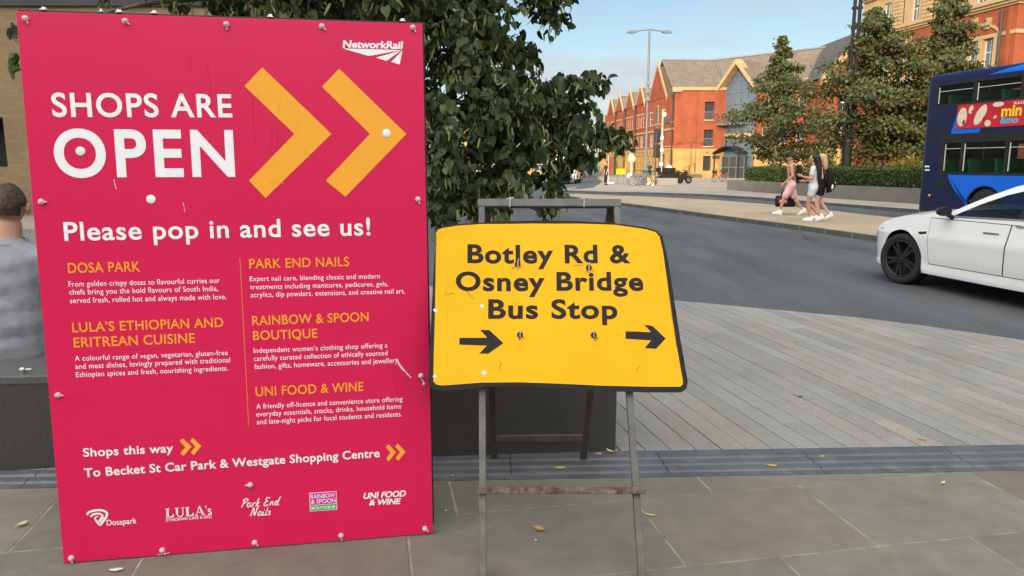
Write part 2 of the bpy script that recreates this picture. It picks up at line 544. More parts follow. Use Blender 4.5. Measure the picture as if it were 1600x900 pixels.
g = MB().prism([(-8, 3.26)] + [(6.1, 3.86)] + EDGE[:-1][::-1] + [(-8, 9.6)], -0.02, -0.002, 'z')
structure(g.build('bedding_ground', mat('sett_joint', (0.055, 0.052, 0.05), 0.95, var=0.3, vs_=20)))

# ---- raised median, far pavement and plaza (kerb 0.1 m)
def slab_mat(name, c1, c2, w, h, rot, mortar=0.75):
    m = bpy.data.materials.new(name); m.use_nodes = True
    n, l = m.node_tree.nodes, m.node_tree.links
    p = n['Principled BSDF']; p.inputs['Roughness'].default_value = 0.85; p.inputs['Specular IOR Level'].default_value = 0.2
    t = n.new('ShaderNodeTexCoord'); mp = n.new('ShaderNodeMapping'); mp.inputs['Rotation'].default_value = (0, 0, rot)
    l.new(t.outputs['Object'], mp.inputs[0])
    br = n.new('ShaderNodeTexBrick'); br.inputs['Scale'].default_value = 1
    br.inputs['Brick Width'].default_value = w; br.inputs['Row Height'].default_value = h; br.inputs['Mortar Size'].default_value = 0.006
    br.inputs['Color1'].default_value = (*c1, 1); br.inputs['Color2'].default_value = (*c2, 1)
    br.inputs['Mortar'].default_value = (*[c * mortar for c in c1], 1)
    l.new(mp.outputs[0], br.inputs['Vector'])
    no = n.new('ShaderNodeTexNoise'); no.inputs['Scale'].default_value = 0.6; no.inputs['Detail'].default_value = 8
    l.new(t.outputs['Object'], no.inputs['Vector'])
    r = n.new('ShaderNodeValToRGB'); r.color_ramp.elements[0].position, r.color_ramp.elements[1].position = 0.3, 0.7
    r.color_ramp.elements[0].color = (0.82, 0.82, 0.82, 1); r.color_ramp.elements[1].color = (1.12, 1.12, 1.1, 1)
    l.new(no.outputs['Fac'], r.inputs[0])
    mx = n.new('ShaderNodeMixRGB'); mx.blend_type = 'MULTIPLY'; mx.inputs[0].default_value = 1
    l.new(br.outputs['Color'], mx.inputs[1]); l.new(r.outputs[0], mx.inputs[2]); l.new(mx.outputs[0], p.inputs['Base Color'])
    return m
M_tan = slab_mat('tan_paving', (0.42, 0.345, 0.245), (0.36, 0.30, 0.215), 0.3, 0.15, R(-14))
M_pale = slab_mat('pale_paving', (0.36, 0.32, 0.27), (0.31, 0.28, 0.24), 0.6, 0.4, R(-20))
M_kerb = mat('kerb_stone', (0.085, 0.085, 0.085), 0.8, var=0.25, vs_=3)
MED_N = [(1.98, 37.45), (3.03, 33.76), (4.05, 29.65), (5.08, 25.83), (5.8, 22.57), (6.96, 18.01), (7.54, 15.1), (8.16, 11.8), (8.9, 7.5), (9.8, 3.0)]
MED_F = [(3.47, 38.72), (5.0, 36.65), (6.9, 34.6), (8.56, 31.9), (9.88, 27.8), (10.5, 24.0), (10.89, 20.16), (11.2, 16.27), (11.9, 9.0), (12.6, 3.0)]
def raised(name, poly, z, m, kerb_edges=None, kw=0.14):
    mb = MB().prism(poly, -0.02, z, 'z', 0)
    return structure(mb.build(name, [m]))
def kerb(name, line, z, w=0.14, side=1):
    """kerb stones along a polyline, in lengths of about 0.9 m, on the outer side"""
    mb = MB()
    for a, b in zip(line[:-1], line[1:]):
        a, b = Vector(a), Vector(b); d = b - a; L_ = d.length; d.normalize(); nn = Vector((-d.y, d.x)) * side
        k = max(1, round(L_ / 0.92))
        for i in range(k):
            p, q = a + d * (L_ * i / k + 0.003), a + d * (L_ * (i + 1) / k - 0.003)
            P = [tuple(p - nn * 0.002), tuple(q - nn * 0.002), tuple(q + nn * w), tuple(p + nn * w)]
            mb.prism(P, -0.02, z + 0.003, 'z', 0)
    return structure(mb.build(name, M_kerb, bevel=0.012))
raised('median_pavement', MED_N + MED_F[::-1], 0.10, M_tan)
kerb('median_kerb', MED_N, 0.10, side=1)
kerb('median_kerb', MED_F, 0.10, side=-1)
FAR = [(3.4, 45.3), (3.01, 44.0), (4.96, 41.54), (7.86, 39.9), (9.8, 37.8), (11.17, 34.0), (12.1, 30.0), (13.37, 24.53), (14.34, 20.9), (15.6, 14.0), (17.0, 4.0)]
raised('far_pavement', FAR + [(80, 4.0), (80, 110), (12.25, 110), (8.5, 72.0), (6.9, 60.0), (5.9, 54.0), (5.2, 49.0)], 0.10, M_pale)
kerb('far_kerb', FAR[1:], 0.10, side=1)
kerb('plaza_kerb', [(3.4, 45.3), (5.2, 49.0), (5.9, 54.0), (6.9, 60.0), (8.5, 72.0)], 0.10, side=-1)
M_line = mat('road_paint', (0.72, 0.72, 0.70), 0.7, var=0.12, vs_=8)
mb = MB()
for a, b in (((2.6, 49.0), (4.0, 57.5)), ((3.0, 47.0), (4.6, 53.5))):
    a, b = Vector(a), Vector(b); d = (b - a).normalized(); nn = Vector((-d.y, d.x)) * 0.06
    mb.add([(*(a - nn), 0.0), (*(b - nn), 0.0), (*(b + nn), 0.0), (*(a + nn), 0.0)], [(0, 1, 2, 3)])
structure(mb.build('road_markings', M_line))
# ---------------------------------------------------------------- buildings
M_brick = brick_mat('red_brick', (0.365, 0.092, 0.042), (0.31, 0.074, 0.034), (0.36, 0.13, 0.07))
M_ybrick = brick_mat('buff_stone', (0.52, 0.335, 0.115), (0.47, 0.30, 0.105), (0.37, 0.24, 0.09), 0.9, 0.45)
M_buff = mat('dressed_stone', (0.46, 0.32, 0.165), 0.8, var=0.12, vs_=1.5)
M_slate = mat('roof_slate', (0.165, 0.130, 0.100), 0.75, var=0.25, vs_=1.2, col2=(0.21, 0.165, 0.12), c2pos=(0.5, 0.8), c2s=6)
M_slate2 = mat('roof_slate_shaded', (0.085, 0.078, 0.075), 0.75, var=0.2, vs_=1.2)  # shade of the wing's left slope put into the slate colour
M_pane = glass_mat('window_pane', (0.05, 0.055, 0.06), 0.06)
M_paneb = glass_mat('window_pane_sky', (0.10, 0.15, 0.20), 0.03)
M_frame = mat('window_frame', (0.62, 0.60, 0.55), 0.5, var=0.05)
M_framed = mat('window_frame_dark', (0.06, 0.06, 0.065), 0.5, var=0.1)
M_red = mat('red_paint', (0.55, 0.018, 0.014), 0.45, var=0.08)

def wall_holes(mb, x0, x1, z0, z1, holes, depth=0.18, m=0, mr=None, y=0.0, top=None):
    """a wall in the x-z plane facing -y with openings and their reveals; top(x) trims a gable"""
    mr = m if mr is None else mr
    xs = sorted({x0, x1, *[h[0] for h in holes], *[h[1] for h in holes]})
    zs = sorted({z0, z1, *[h[2] for h in holes], *[h[3] for h in holes]})
    xs = [x for x in xs if x0 <= x <= x1]; zs = [z for z in zs if z0 <= z <= z1]
    for a, b in zip(xs[:-1], xs[1:]):
        for c, d in zip(zs[:-1], zs[1:]):
            cx, cz = (a + b) / 2, (c + d) / 2
            if any(h[0] < cx < h[1] and h[2] < cz < h[3] for h in holes): continue
            mb.add([(a, y, c), (b, y, c), (b, y, d), (a, y, d)], [(0, 1, 2, 3)], m)
    for (a, b, c, d) in holes:
        mb.add([(a, y, c), (b, y, c), (b, y, d), (a, y, d), (a, y + depth, c), (b, y + depth, c), (b, y + depth, d), (a, y + depth, d)],
               [(0, 4, 5, 1), (1, 5, 6, 2), (2, 6, 7, 3), (3, 7, 4, 0)], mr)

def window(parent, x0, x1, z0, z1, y, nx=1, nz=2, fw=0.06, fm=None, pm=None, name='window', arch=0.0, ty=0.05):
    """a glazed window: frame with bars and its own pane"""
    fm = fm or M_frame; pm = pm or M_pane
    mb = MB()
    def top(x):
        if not arch: return z1
        t = (x - (x0 + x1) / 2) / ((x1 - x0) / 2)
        return z1 - arch * (1 - math.sqrt(max(0.0, 1 - t * t * 0.98)))
    mb.box(x0, x0 + fw, y, y + ty, z0, top(x0 + fw * .5)); mb.box(x1 - fw, x1, y, y + ty, z0, top(x1 - fw * .5))
    mb.box(x0 + fw, x1 - fw, y, y + ty, z0, z0 + fw)
    if arch:
        N = 10; P = []
        for k in range(N + 1):
            x = x0 + fw + (x1 - x0 - 2 * fw) * k / N; P.append((x, top(x)))
        P += [(p[0], p[1] - fw) for p in P[::-1]]
        for k in range(N):
            a, b = P[k], P[k + 1]
            mb.prism([a, (a[0], a[1] - fw), (b[0], b[1] - fw), b], y, y + ty, 'y')
    else:
        mb.box(x0 + fw, x1 - fw, y, y + ty, z1 - fw, z1)
    for k in range(1, nx):
        x = x0 + (x1 - x0) * k / nx; mb.box(x - fw * .4, x + fw * .4, y + 0.004, y + ty - 0.004, z0 + fw, top(x) - fw)
    for k in range(1, nz):
        z = z0 + (z1 - z0) * k / nz; mb.box(x0 + fw, x1 - fw, y + 0.008, y + ty - 0.008, z - fw * .4, z + fw * .4)
    o = mb.build(name, fm, parent)
    pb = MB()
    N = 8 if arch else 1
    P = [(x0 + 0.01, z0 + 0.01), (x1 - 0.01, z0 + 0.01)] + [(x1 - 0.01 + (x0 - x1 + 0.02) * k / N, top(x1 - 0.01 + (x0 - x1 + 0.02) * k / N) - 0.01) for k in range(N + 1)]
    pb.add([(p[0], y + ty * .6, p[1]) for p in P], [tuple(range(len(P)))])
    pb.build('pane', pm, o)
    return o

# ---- red brick offices across the square. The long row of gables runs away from us, the entrance front faces us.
fa = math.atan2(1, -0.0945)                                # direction of the row of gables
offices = thing('brick_offices', 'long red brick and yellow stone building with a row of steep gables and slate roof', 'building', (18.7, 88.0, 0.0))
# local frame of the gable row: x runs from far to near so that its outside faces -y
RF = Matrix.Rotation(fa + math.pi, 4, 'Z')                 # +x towards us along the row
def F(s, y, z): return RF @ Vector((-s, y, z))             # s metres from the corner, y inwards
S0, S1 = 0.0, 37.0
gables = [(3.2, 11.2, 9.5, 13.6), (12.9, 17.4, 9.4, 11.8), (18.6, 23.4, 9.4, 11.8), (24.8, 29.6, 9.4, 11.8), (30.6, 35.2, 9.4, 11.8)]
mb = MB()
holes2 = []; holes1 = []; holes3 = []
for i, (a, b, zf, zp) in enumerate(gables):
    n = 4 if i else 2
    for k in range(n):
        c = a + (b - a) * (k + 0.5) / n
        if i == 0 and False: continue
        holes3.append((-c - 0.32, -c + 0.32, 6.6, 8.1))
    for k in range(2):
        c = a + (b - a) * (k + 0.5) / 2
        holes2.append((-c - 0.85, -c + 0.85, 3.9, 5.5))
holes3 = [h for h in holes3 if not (-10.9 < h[0] < -2.9)] + [(-10.4, -8.9, 6.6, 8.0), (-7.45, -6.35, 6.2, 8.6), (-4.6, -3.4, 6.6, 8.0)]
for k in range(22):
    c = 9.0 + k * 1.45
    holes1.append((-c - 0.42, -c + 0.42, 0.5, 2.75))
holes1.append((-6.6, -3.2, 0.0, 2.85))
wall_holes(mb, -S1, 0, 3.3, 9.6, holes2 + holes3, 0.22, 0, None)
wall_holes(mb, -S1, 0, 0.0, 3.3, holes1, 0.3, 1, None)
for (a, b, zf, zp) in gables:
    mb.add([(-b, 0, 9.6), (-a, 0, 9.6), (-a, 0, zf), (-(a + b) / 2, 0, zp), (-b, 0, zf)], [(0, 1, 2, 3, 4)], 0)
w = MB(); w.add(mb.v, mb.f); w.v = [tuple(RF @ Vector(p)) for p in mb.v]; w.m = mb.m; w.s = mb.s
w.build('wall', [M_brick, M_ybrick], offices)
def rf_build(mb, name, mats, parent):
    mb.v = [tuple(RF @ Vector(p)) for p in mb.v]; return mb.build(name, mats, parent)
# stone copings, string courses and roofs of the gables
mb = MB()
mb.box(-S1, 0.01, -0.05, 0.0, 3.25, 3.55); mb.box(-S1, 0.01, -0.06, 0.0, 5.62, 5.85); mb.box(-S1, 0.01, -0.05, 0.0, 3.70, 3.82); mb.box(-S1, 0.01, -0.05, 0.0, 6.42, 6.56)
for (a, b, c, d) in holes3: mb.box(a - 0.1, b + 0.1, -0.045, 0.0, d, d + 0.22)
rf_build(mb, 'string_course', M_buff, offices)
for (a, b, zf, zp) in gables:
    mb = MB(); c = (a + b) / 2
    for (p, q) in (((-a + .15, zf - .25), (-c, zp)), ((-b - .15, zf - .25), (-c, zp))):
        t = 0.20
        mb.prism([p, (p[0], p[1] + t * 1.6), (q[0], q[1] + t * 1.6), q], -0.08, 0.12, 'y')
    mb.box(-c - .13, -c + .13, -.1, .14, zp + .1, zp + .55)
    rf_build(mb, 'coping', M_buff, offices)
    mb = MB()
    mb.add([(-a, .2, zf), (-c, .2, zp), (-c, 8, zp), (-a, 8, zf), (-b, .2, zf), (-b, 8, zf)], [(0, 1, 2, 3), (1, 4, 5, 2)])
    rf_build(mb, 'gable_roof', M_slate, offices)
mb = MB()
mb.prism([(-0.62, 0), (0.62, 0), (0.62, 1.6)] + [(0.62 * math.cos(t), 1.6 + 0.62 * math.sin(t)) for t in [math.pi * k / 10 for k in range(1, 10)]] + [(-0.62, 1.6)], -0.06, 0.01, 'y', 0, Matrix.Translation((-6.9, 0, 6.6)))
ob = mb
rf_build(ob, 'arch_surround', M_buff, offices)
for h in holes3: 
    mbw = window(offices, h[0], h[1], h[2], h[3], 0.12, 1, 2, 0.09)
    mbw.matrix_local = RF
o = window(offices, -7.33, -6.47, 6.75, 8.75, -0.10, 2, 4, 0.07, M_framed, M_paneb, 'arched_window', 0.43); o.matrix_local = RF
for h in holes2: window(offices, h[0], h[1], h[2], h[3], 0.14, 3, 2, 0.1).matrix_local = RF
for h in holes1[:-1]: window(offices, h[0], h[1], h[2], h[3], 0.2, 1, 1, 0.05, M_framed).matrix_local = RF
mb = MB(); mb.box(-6.6, -3.2, 0.25, 0.3, 0, 2.85, 0)
for k in range(4): mb.box(-6.5 + k * .85, -5.8 + k * .85, 0.2, 0.249, 0.1, 2.7, 1 if k % 2 else 2)
rf_build(mb, 'red_door', [M_framed, M_red, M_pane], offices)
for s in (11.5, 17.0, 23.0, 28.8, 0.25):
    mb = MB(); mb.tube([(-s, -0.12, 0.1), (-s, -0.12, 9.3)], 0.085, 8); mb.box(-s - .2, -s + .2, -.26, -.01, 9.3, 9.65)
    rf_build(mb, 'drainpipe', M_darkmetal, offices)
# entrance front (faces us), x to the right from the corner
FX = 6.0
mb = MB()
hA = [(3.52, 4.62, 6.75, 8.75), (3.52, 4.62, 3.75, 5.6)]
wall_holes(mb, 0.0, FX, 3.4, 10.15, hA, 0.35, 0)
hY = [(3.55, 4.45, 0.9, 2.6)]
wall_holes(mb, 0.0, FX, 0.0, 3.4, hY, 0.35, 1)
mb.box(0.0, 0.02, 0, 0.001, 0, 10.1, 0)
mb.build('wall', [M_brick, M_ybrick], offices)
for h in hA:
    o = window(offices, h[0], h[1], h[2], h[3], 0.28, 2, 1, 0.08, M_framed)
    mb = MB(); mb.box(h[0], h[1], -0.03, 0.01, h[2] + 0.82, h[2] + 0.88)
    for k in range(8): mb.box(h[0] + 0.06 + k * .135, h[0] + .09 + k * .135, -0.02, 0.0, h[2] + 0.05, h[2] + .82)
    mb.build('railing', M_grey, o)
    mb = MB(); mb.box(h[0] - .1, h[1] + .1, -.08, .05, h[2] - .15, h[2] - 0.005); mb.build('sill', M_buff, o)
window(offices, hY[0][0], hY[0][1], hY[0][2], hY[0][3], 0.25, 1, 1, 0.06, M_framed)
mb = MB(); mb.box(4.6, 5.45, -0.03, 0.0, 2.28, 2.62); mb.build('plaque', M_framed, offices)
mb = MB(); mb.box(3.85, 4.05, -.2, 0.0, 2.95, 3.1); mb.build('wall_lamp', M_grey, offices, bevel=0.02)
mb = MB(); mb.box(-0.3, FX - .1, -0.16, 0.1, 10.02, 10.36); mb.box(-.3, 0.8, -.22, -.161, 9.85, 10.05); mb.build('eaves', M_buff, offices)
mb = MB(); mb.box(0.0, FX, -0.02, 0.0, 3.3, 3.42); mb.build('string_course', M_buff, offices)
mb = MB(); mb.box(2.62, 2.66, -.012, 0, 0, 10); mb.build('movement_joint', M_framed, offices)
mb = MB()
for k in range(4): mb.box(1.2 + k * .3, 3.0, -1.5 - k * .3 + 0.9, -.01, 0.1 + .16 * k, .26 + .16 * k)
mb.build('entrance_steps', M_buff, offices)
mb = MB(); mb.tube([(1.1, -1.2, .2), (1.1, -1.2, 1.2), (2.4, -.8, 1.8), (2.4, -.8, .7)], .04, 6); mb.tube([(1.7, -1.0, .4), (1.7, -1.0, 1.5)], .04, 6); mb.build('step_rail', M_darkmetal, offices)
# main roof over the entrance front: ridge set back six metres
bdir = Vector((7.9, -9.0, 0)).normalized()                # the right-hand half of the front bends towards us
mb = MB()
mb.add([(-0.35, 0, 10.35), (FX, 0, 10.35), (FX, 6.5, 14.2), (-0.35, 6.5, 14.2), (-0.35, 13, 10.35), (FX, 13, 10.35)], [(0, 1, 2, 3), (3, 2, 5, 4)])
P0 = Vector((FX, 0, 0)); P1 = Vector((12.9, -10.5, 0)); Q0 = Vector((FX, 6.5, 0)); Q1 = Vector((16.5, -4.5, 0))
mb.add([(*P0.xy, 10.35), (*P1.xy, 10.35), (*Q1.xy, 14.2), (*Q0.xy, 14.2)], [(0, 1, 2, 3)])
mb.build('roof', M_slate, offices)
mb = MB(); mb.tube([(FX, -.05, 10.45), (FX, 6.5, 14.25)], .09, 6); mb.tube([(-.3, 6.5, 14.25), (FX, 6.5, 14.25), (Q1.x, Q1.y, 14.25)], .12, 6); mb.build('ridge', M_grey, offices)
# bent part of the front
ln = (P1 - P0).length; ang = math.atan2((P1 - P0).y, (P1 - P0).x)
BF = Matrix.Translation(P0) @ Matrix.Rotation(ang, 4, 'Z')
def bf_build(mb, name, mats, parent, mtx=None):
    mb.v = [tuple((mtx or BF) @ Vector(p)) for p in mb.v]; return mb.build(name, mats, parent)
mb = MB()
hb = [(5.0 + k * 2.2, 6.2 + k * 2.2, z, z + 1.9) for k in range(3) for z in (3.8, 6.8)]
wall_holes(mb, 4.2, ln, 3.4, 10.15, hb, 0.3, 0)
wall_holes(mb, 4.2, ln, 0.0, 3.4, [], 0.3, 1)
bf_build(mb, 'wall', [M_brick, M_ybrick], offices)
for h in hb: window(offices, *h, 0.2, 2, 2, 0.08).matrix_local = BF
mb = MB(); mb.box(4.2, ln + .2, -.16, .1, 10.02, 10.4); bf_build(mb, 'eaves', M_buff, offices)
mb = MB(); mb.box(4.2, ln, -.03, 0, 3.3, 3.45); bf_build(mb, 'string_course', M_buff, offices)
mb = MB()
for z in (5.6, 8.6): mb.box(ln - 1.6, ln - .1, -.9, 0, z, z + .16)
bf_build(mb, 'balcony', M_white, offices)
mb = MB(); mb.box(ln - 1.5, ln - .3, -.03, .0, 5.8, 8.5); mb.box(ln - 1.5, ln - .3, -.03, .0, 3.6, 5.5); bf_build(mb, 'pale_panel', M_buff, offices)
# glazed entrance bay under its own stone-edged gable
GW = 4.2
GF = BF
mb = MB()
for (a, b) in (((-.75, 9.75), (1.95, 12.7)), ((4.55, 9.75), (1.95, 12.7))):
    mb.prism([a, (a[0], a[1] + .5), (b[0], b[1] + .5), b], -1.1, .02, 'y')
bf_build(mb, 'coping', M_buff, offices, GF)
mb = MB(); mb.add([(-.85, -.9, 10.2), (1.95, -.9, 13.17), (1.95, 7, 13.17), (-.85, 7, 10.2), (4.65, -.9, 10.2), (4.65, 7, 10.2)], [(0, 1, 2, 3), (1, 4, 5, 2)])
bf_build(mb, 'gable_roof', M_slate, offices, GF)
y = -.04
mb = MB(); mb.add([(.02, y, 0), (GW, y, 0), (GW, y, 10.1), (1.95, y, 12.6), (.02, y, 10.5)], [(0, 1, 2, 3, 4)])
gl = bf_build(mb, 'glazed_wall', M_paneb, offices, GF)
mb = MB()
for x, zt in ((.06, 10.4), (1.0, 11.4), (1.95, 12.5), (3.05, 11.3), (GW - .05, 10.0)): mb.box(x - .045, x + .045, y - .10, y - .004, 0, zt)
for z in (2.6, 3.5, 5.2, 7.0, 8.4, 9.7, 11.0):
    mb.box(.1, GW, y - .08, y - .01, z - .045, z + .045) if z < 10 else mb.box(.7, 3.2, y - .08, y - .01, z - .045, z + .045)
bf_build(mb, 'mullions', M_grey, gl, GF)
mb = MB(); mb.box(-.4, 3.3, -1.2, -.15, 6.05, 6.25); mb.tube([(-.35, -1.15, 7.25), (3.25, -1.15, 7.25)], .035, 6)
for k in range(15): mb.tube([(-.35 + k * .257, -1.15, 6.25), (-.35 + k * .257, -1.15, 7.25)], .022, 5)
bf_build(mb, 'balcony', M_grey, offices, GF)
mb = MB(); mb.box(.1, GW - .1, -.30, -.15, 4.65, 5.1); bf_build(mb, 'spandrel', M_buff, offices, GF)
mb = MB()
arc = [(-.5 + 4.0 * k / 12, 2.95 + .75 * math.sin(math.pi * k / 12)) for k in range(13)]
for a, b in zip(arc[:-1], arc[1:]): mb.prism([a, b, (b[0], b[1] - .14), (a[0], a[1] - .14)], -1.5, -.15, 'y')
for x in (-.3, 3.2): mb.tube([(x, -1.35, 0), (x, -1.35, 3.0)], .07, 8)
bf_build(mb, 'canopy', mat('canopy_metal', (.022, .024, .028), .6, spec=.2), offices, GF)
mb = MB(); mb.box(.2, 3.4, -.55, -.16, 0, 2.6)
lob = bf_build(mb, 'lobby', M_pane, offices, GF)
mb = MB()
for x in (.2, 1.25, 2.3, 3.4): mb.box(x - .04, x + .04, -.61, -.555, 0, 2.6)
for z in (0.05, 1.3, 2.56): mb.box(.2, 3.4, -.61, -.56, z - .04, z + .04)
bf_build(mb, 'lobby_frame', M_grey, lob, GF)
# right-hand wing with a broad brick gable
WF = Matrix.Translation((30.3 - 18.7, 74.0 - 88.0, 0))
mb = MB()
hw = [(1.2, 2.4, 6.6, 8.5), (3.2, 4.4, 6.6, 8.5), (5.4, 6.6, 6.6, 8.5), (1.2, 2.4, 3.8, 5.6), (3.2, 4.4, 3.8, 5.6), (5.4, 6.6, 3.8, 5.6)]
wall_holes(mb, 0, 8.6, 3.4, 9.9, hw, .3, 0); wall_holes(mb, 0, 8.6, 0, 3.4, [], .3, 1)
mb.add([(0, 0, 9.9), (8.6, 0, 9.9), (4.3, 0, 14.4)], [(0, 1, 2)], 0)
mb.add([(0, 0, 3.4), (0, 0, 9.9), (0, 5, 9.9), (0, 5, 3.4)], [(0, 1, 2, 3)], 0); mb.add([(0, 0, 0), (0, 0, 3.4), (0, 5, 3.4), (0, 5, 0)], [(0, 1, 2, 3)], 1)
bf_build(mb, 'wall', [M_brick, M_ybrick], offices, WF)
for h in hw: window(offices, *h, .2, 2, 2, .08).matrix_local = WF
mb = MB()
for (a, b) in (((-.4, 9.5), (4.3, 14.4)), ((9.0, 9.5), (4.3, 14.4))): mb.prism([a, (a[0], a[1] + .6), (b[0], b[1] + .6), b], -.2, .3, 'y')
mb.box(-.5, .5, -.22, .3, 9.2, 9.9); bf_build(mb, 'coping', M_buff, offices, WF)
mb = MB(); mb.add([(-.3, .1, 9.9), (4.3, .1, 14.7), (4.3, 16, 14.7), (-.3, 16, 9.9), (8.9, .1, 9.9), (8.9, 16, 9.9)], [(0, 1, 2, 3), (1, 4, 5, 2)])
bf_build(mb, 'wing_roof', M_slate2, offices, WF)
# plain back so that the building is closed
mb = MB(); mb.prism([tuple((RF @ Vector((-S1, 8.2, 0))).xy), tuple((RF @ Vector((0, 8.2, 0))).xy), (FX, 1.6), (FX + 6, -6), (18, -4), (18, 14)], 0, 9.5, 'z'); mb.build('rear_block', M_brick, offices)

# ---- tall ornate building on the right
tall = thing('ornate_building', 'tall red brick building with banded stone windows rising behind the bus and trees', 'building', (29.2, 45.0, 0))
ta = math.atan2(-0.984, 0.178)                            # +x comes towards us along the long front, outside faces -y(local)
TF = Matrix.Rotation(ta, 4, 'Z')
def tf_build(mb, name, mats, parent): return bf_build(mb, name, mats, parent, TF)
mb = MB()
H1, H2, H3 = 11.0, 13.7, 18.5
lowh = []
for g0 in (-4.7, -11.6):
    lowh += [(g0 + k * 1.18, g0 + k * 1.18 + .86, 7.35, 9.5 - (0.22 if k != 1 else 0)) for k in range(3)]
uph = [(-13.4 + k * 1.45, -12.65 + k * 1.45, 11.25, 13.1) for k in range(9)]
g1h = [(-13.0 + k * 2.0, -11.9 + k * 2.0, 3.2, 5.6) for k in range(6)]
wall_holes(mb, -14.3, 0, 0, H1, lowh + g1h, .3, 0, 1)
wall_holes(mb, -14.3, 0, H1, H2, uph, .3, 1, 1)
wall_holes(mb, -14.3, 0, H2, H3, [], .3, 0)
mb.add([(0, 0, 0), (0, 12, 0), (0, 12, H3), (0, 0, H3)], [(0, 1, 2, 3)], 0)
mb.add([(-14.3, 0, 0), (-14.3, 12, 0), (-14.3, 12, H3), (-14.3, 0, H3)], [(3, 2, 1, 0)], 0)
mb.add([(-14.3, 0, H3), (0, 0, H3), (0, 12, H3), (-14.3, 12, H3)], [(0, 1, 2, 3)], 2)
tf_build(mb, 'wall', [M_brick, M_buff, M_slate], tall)
for h in lowh: window(tall, *h, .16, 2, 2, .07, None, M_paneb, 'window', 0.12).matrix_local = TF
for h in uph: window(tall, *h, .16, 2, 2, .07, None, M_paneb).matrix_local = TF
for h in g1h: window(tall, *h, .16, 2, 2, .07).matrix_local = TF
mb = MB()
for z, d, t in ((H1 - .12, .22, .16), (H1 + .04, .34, .14), (H1 + .18, .16, .14), (H2 - .1, .2, .14), (H2 + .04, .34, .16), (H2 + .2, .18, .12), (10.75, .1, .12)):
    mb.box(-14.35, d * .98, -d, .0, z, z + t)
    mb.box(0.0, d * .97, 0.001, 12, z + .002, z + t - .002)
mb.box(-14.3, .06, -.06, 0, 9.12, 9.34); mb.box(0.001, .06, 0.01, 1.4, 9.12, 9.34); mb.box(-14.3, .06, -.06, 0, 7.05, 7.28); mb.box(0.001, .06, .01, 1.2, 7.05, 7.28)
tf_build(mb, 'cornice', M_buff, tall)
for g0 in (-4.7, -11.6):
    mb = MB()
    c = g0 + 1.61
    N = 14; rr = 2.3
    pts = [(c + 1.95 * math.cos(math.pi * (1 - k / N)), 9.1 + .85 * math.sin(math.pi * k / N)) for k in range(N + 1)]
    for a, b in zip(pts[:-1], pts[1:]): mb.prism([a, b, (b[0], b[1] + .16), (a[0], a[1] + .16)], -.1, -.0, 'y')
    for k in range(4):
        x = g0 - .32 + k * 1.18; mb.box(x + .02, x + .30, -.12, 0, 7.3, 9.1)
    for k, t in ((0, -.62), (1, 0), (2, .62)):
        x = c + t * 1.6; z = 9.1 + .85 * math.cos(t * 1.1); mb.prism([(x - .16, z - .1), (x + .16, z - .1), (x + .18 + t * .15, z + .55), (x - .18 + t * .15, z + .55)], -.16, 0, 'y')
    tf_build(mb, 'window_surround', M_buff, tall)
for x in (-10.3, -7.35, -4.4, -1.2):
    mb = MB()
    for k in range(9): mb.box(x - .42, x + .42, -.2, 0.0, H1 + .34 + k * .255, H1 + .56 + k * .255)
    tf_build(mb, 'rusticated_pilaster', M_buff, tall)
mb = MB()
for x in (-.5,): mb.box(x - .12, x + .12, -.1, 0, 0, 10.7)
tf_build(mb, 'brick_pier', M_brick, tall)
mb = MB()
for k in range(12):
    z = 9.6 + k * .3
mb.box(-.3, .2, -.2, .2, 11.4, 13.5); tf_build(mb, 'quoin', M_buff, tall)
mb = MB(); mb.tube([(-.95, -.18, 0), (-.95, -.18, 10.6)], .07, 8); tf_build(mb, 'drainpipe', M_framed, tall)

# ---- sunlit stone house glimpsed through the lime tree
house = thing('stone_house', 'sunlit yellow stone house seen through gaps in the lime tree leaves', 'building', (-6.0, 92.0, 0))
mb = MB()
hh = [(1.0 + k * 2.6, 2.2 + k * 2.6, z, z + 1.7) for k in range(5) for z in (.8, 3.6)]
wall_holes(mb, 0, 14.2, 0, 6.4, hh, .25, 0); mb.add([(14.2, 0, 0), (14.2, 9, 0), (14.2, 9, 6.4), (14.2, 0, 6.4)], [(0, 1, 2, 3)], 0); mb.add([(14.2, 0, 6.4), (14.2, 9, 6.4), (14.2, 4.5, 9.0)], [(0, 1, 2)], 0)
mb.add([(0, 0, 0), (0, 9, 0), (0, 9, 6.4), (0, 0, 6.4)], [(3, 2, 1, 0)], 0); mb.add([(0, 0, 6.4), (0, 9, 6.4), (0, 4.5, 9.0)], [(2, 1, 0)], 0)
mb.build('wall', M_ybrick, house)
mb = MB(); mb.add([(-.2, -.3, 6.3), (14.4, -.3, 6.3), (14.4, 4.5, 9.1), (-.2, 4.5, 9.1), (14.4, 9.3, 6.3), (-.2, 9.3, 6.3)], [(0, 1, 2, 3), (3, 2, 4, 5)]); mb.build('roof', M_slate, house)
for h in hh: window(house, *h, .18, 2, 2, .08)
for cx in (2,):
    mb = MB(); mb.box(cx, cx + 1.2, 4.1, 5.0, 8.5, 10.2); mb.build('chimney', M_brick, house)

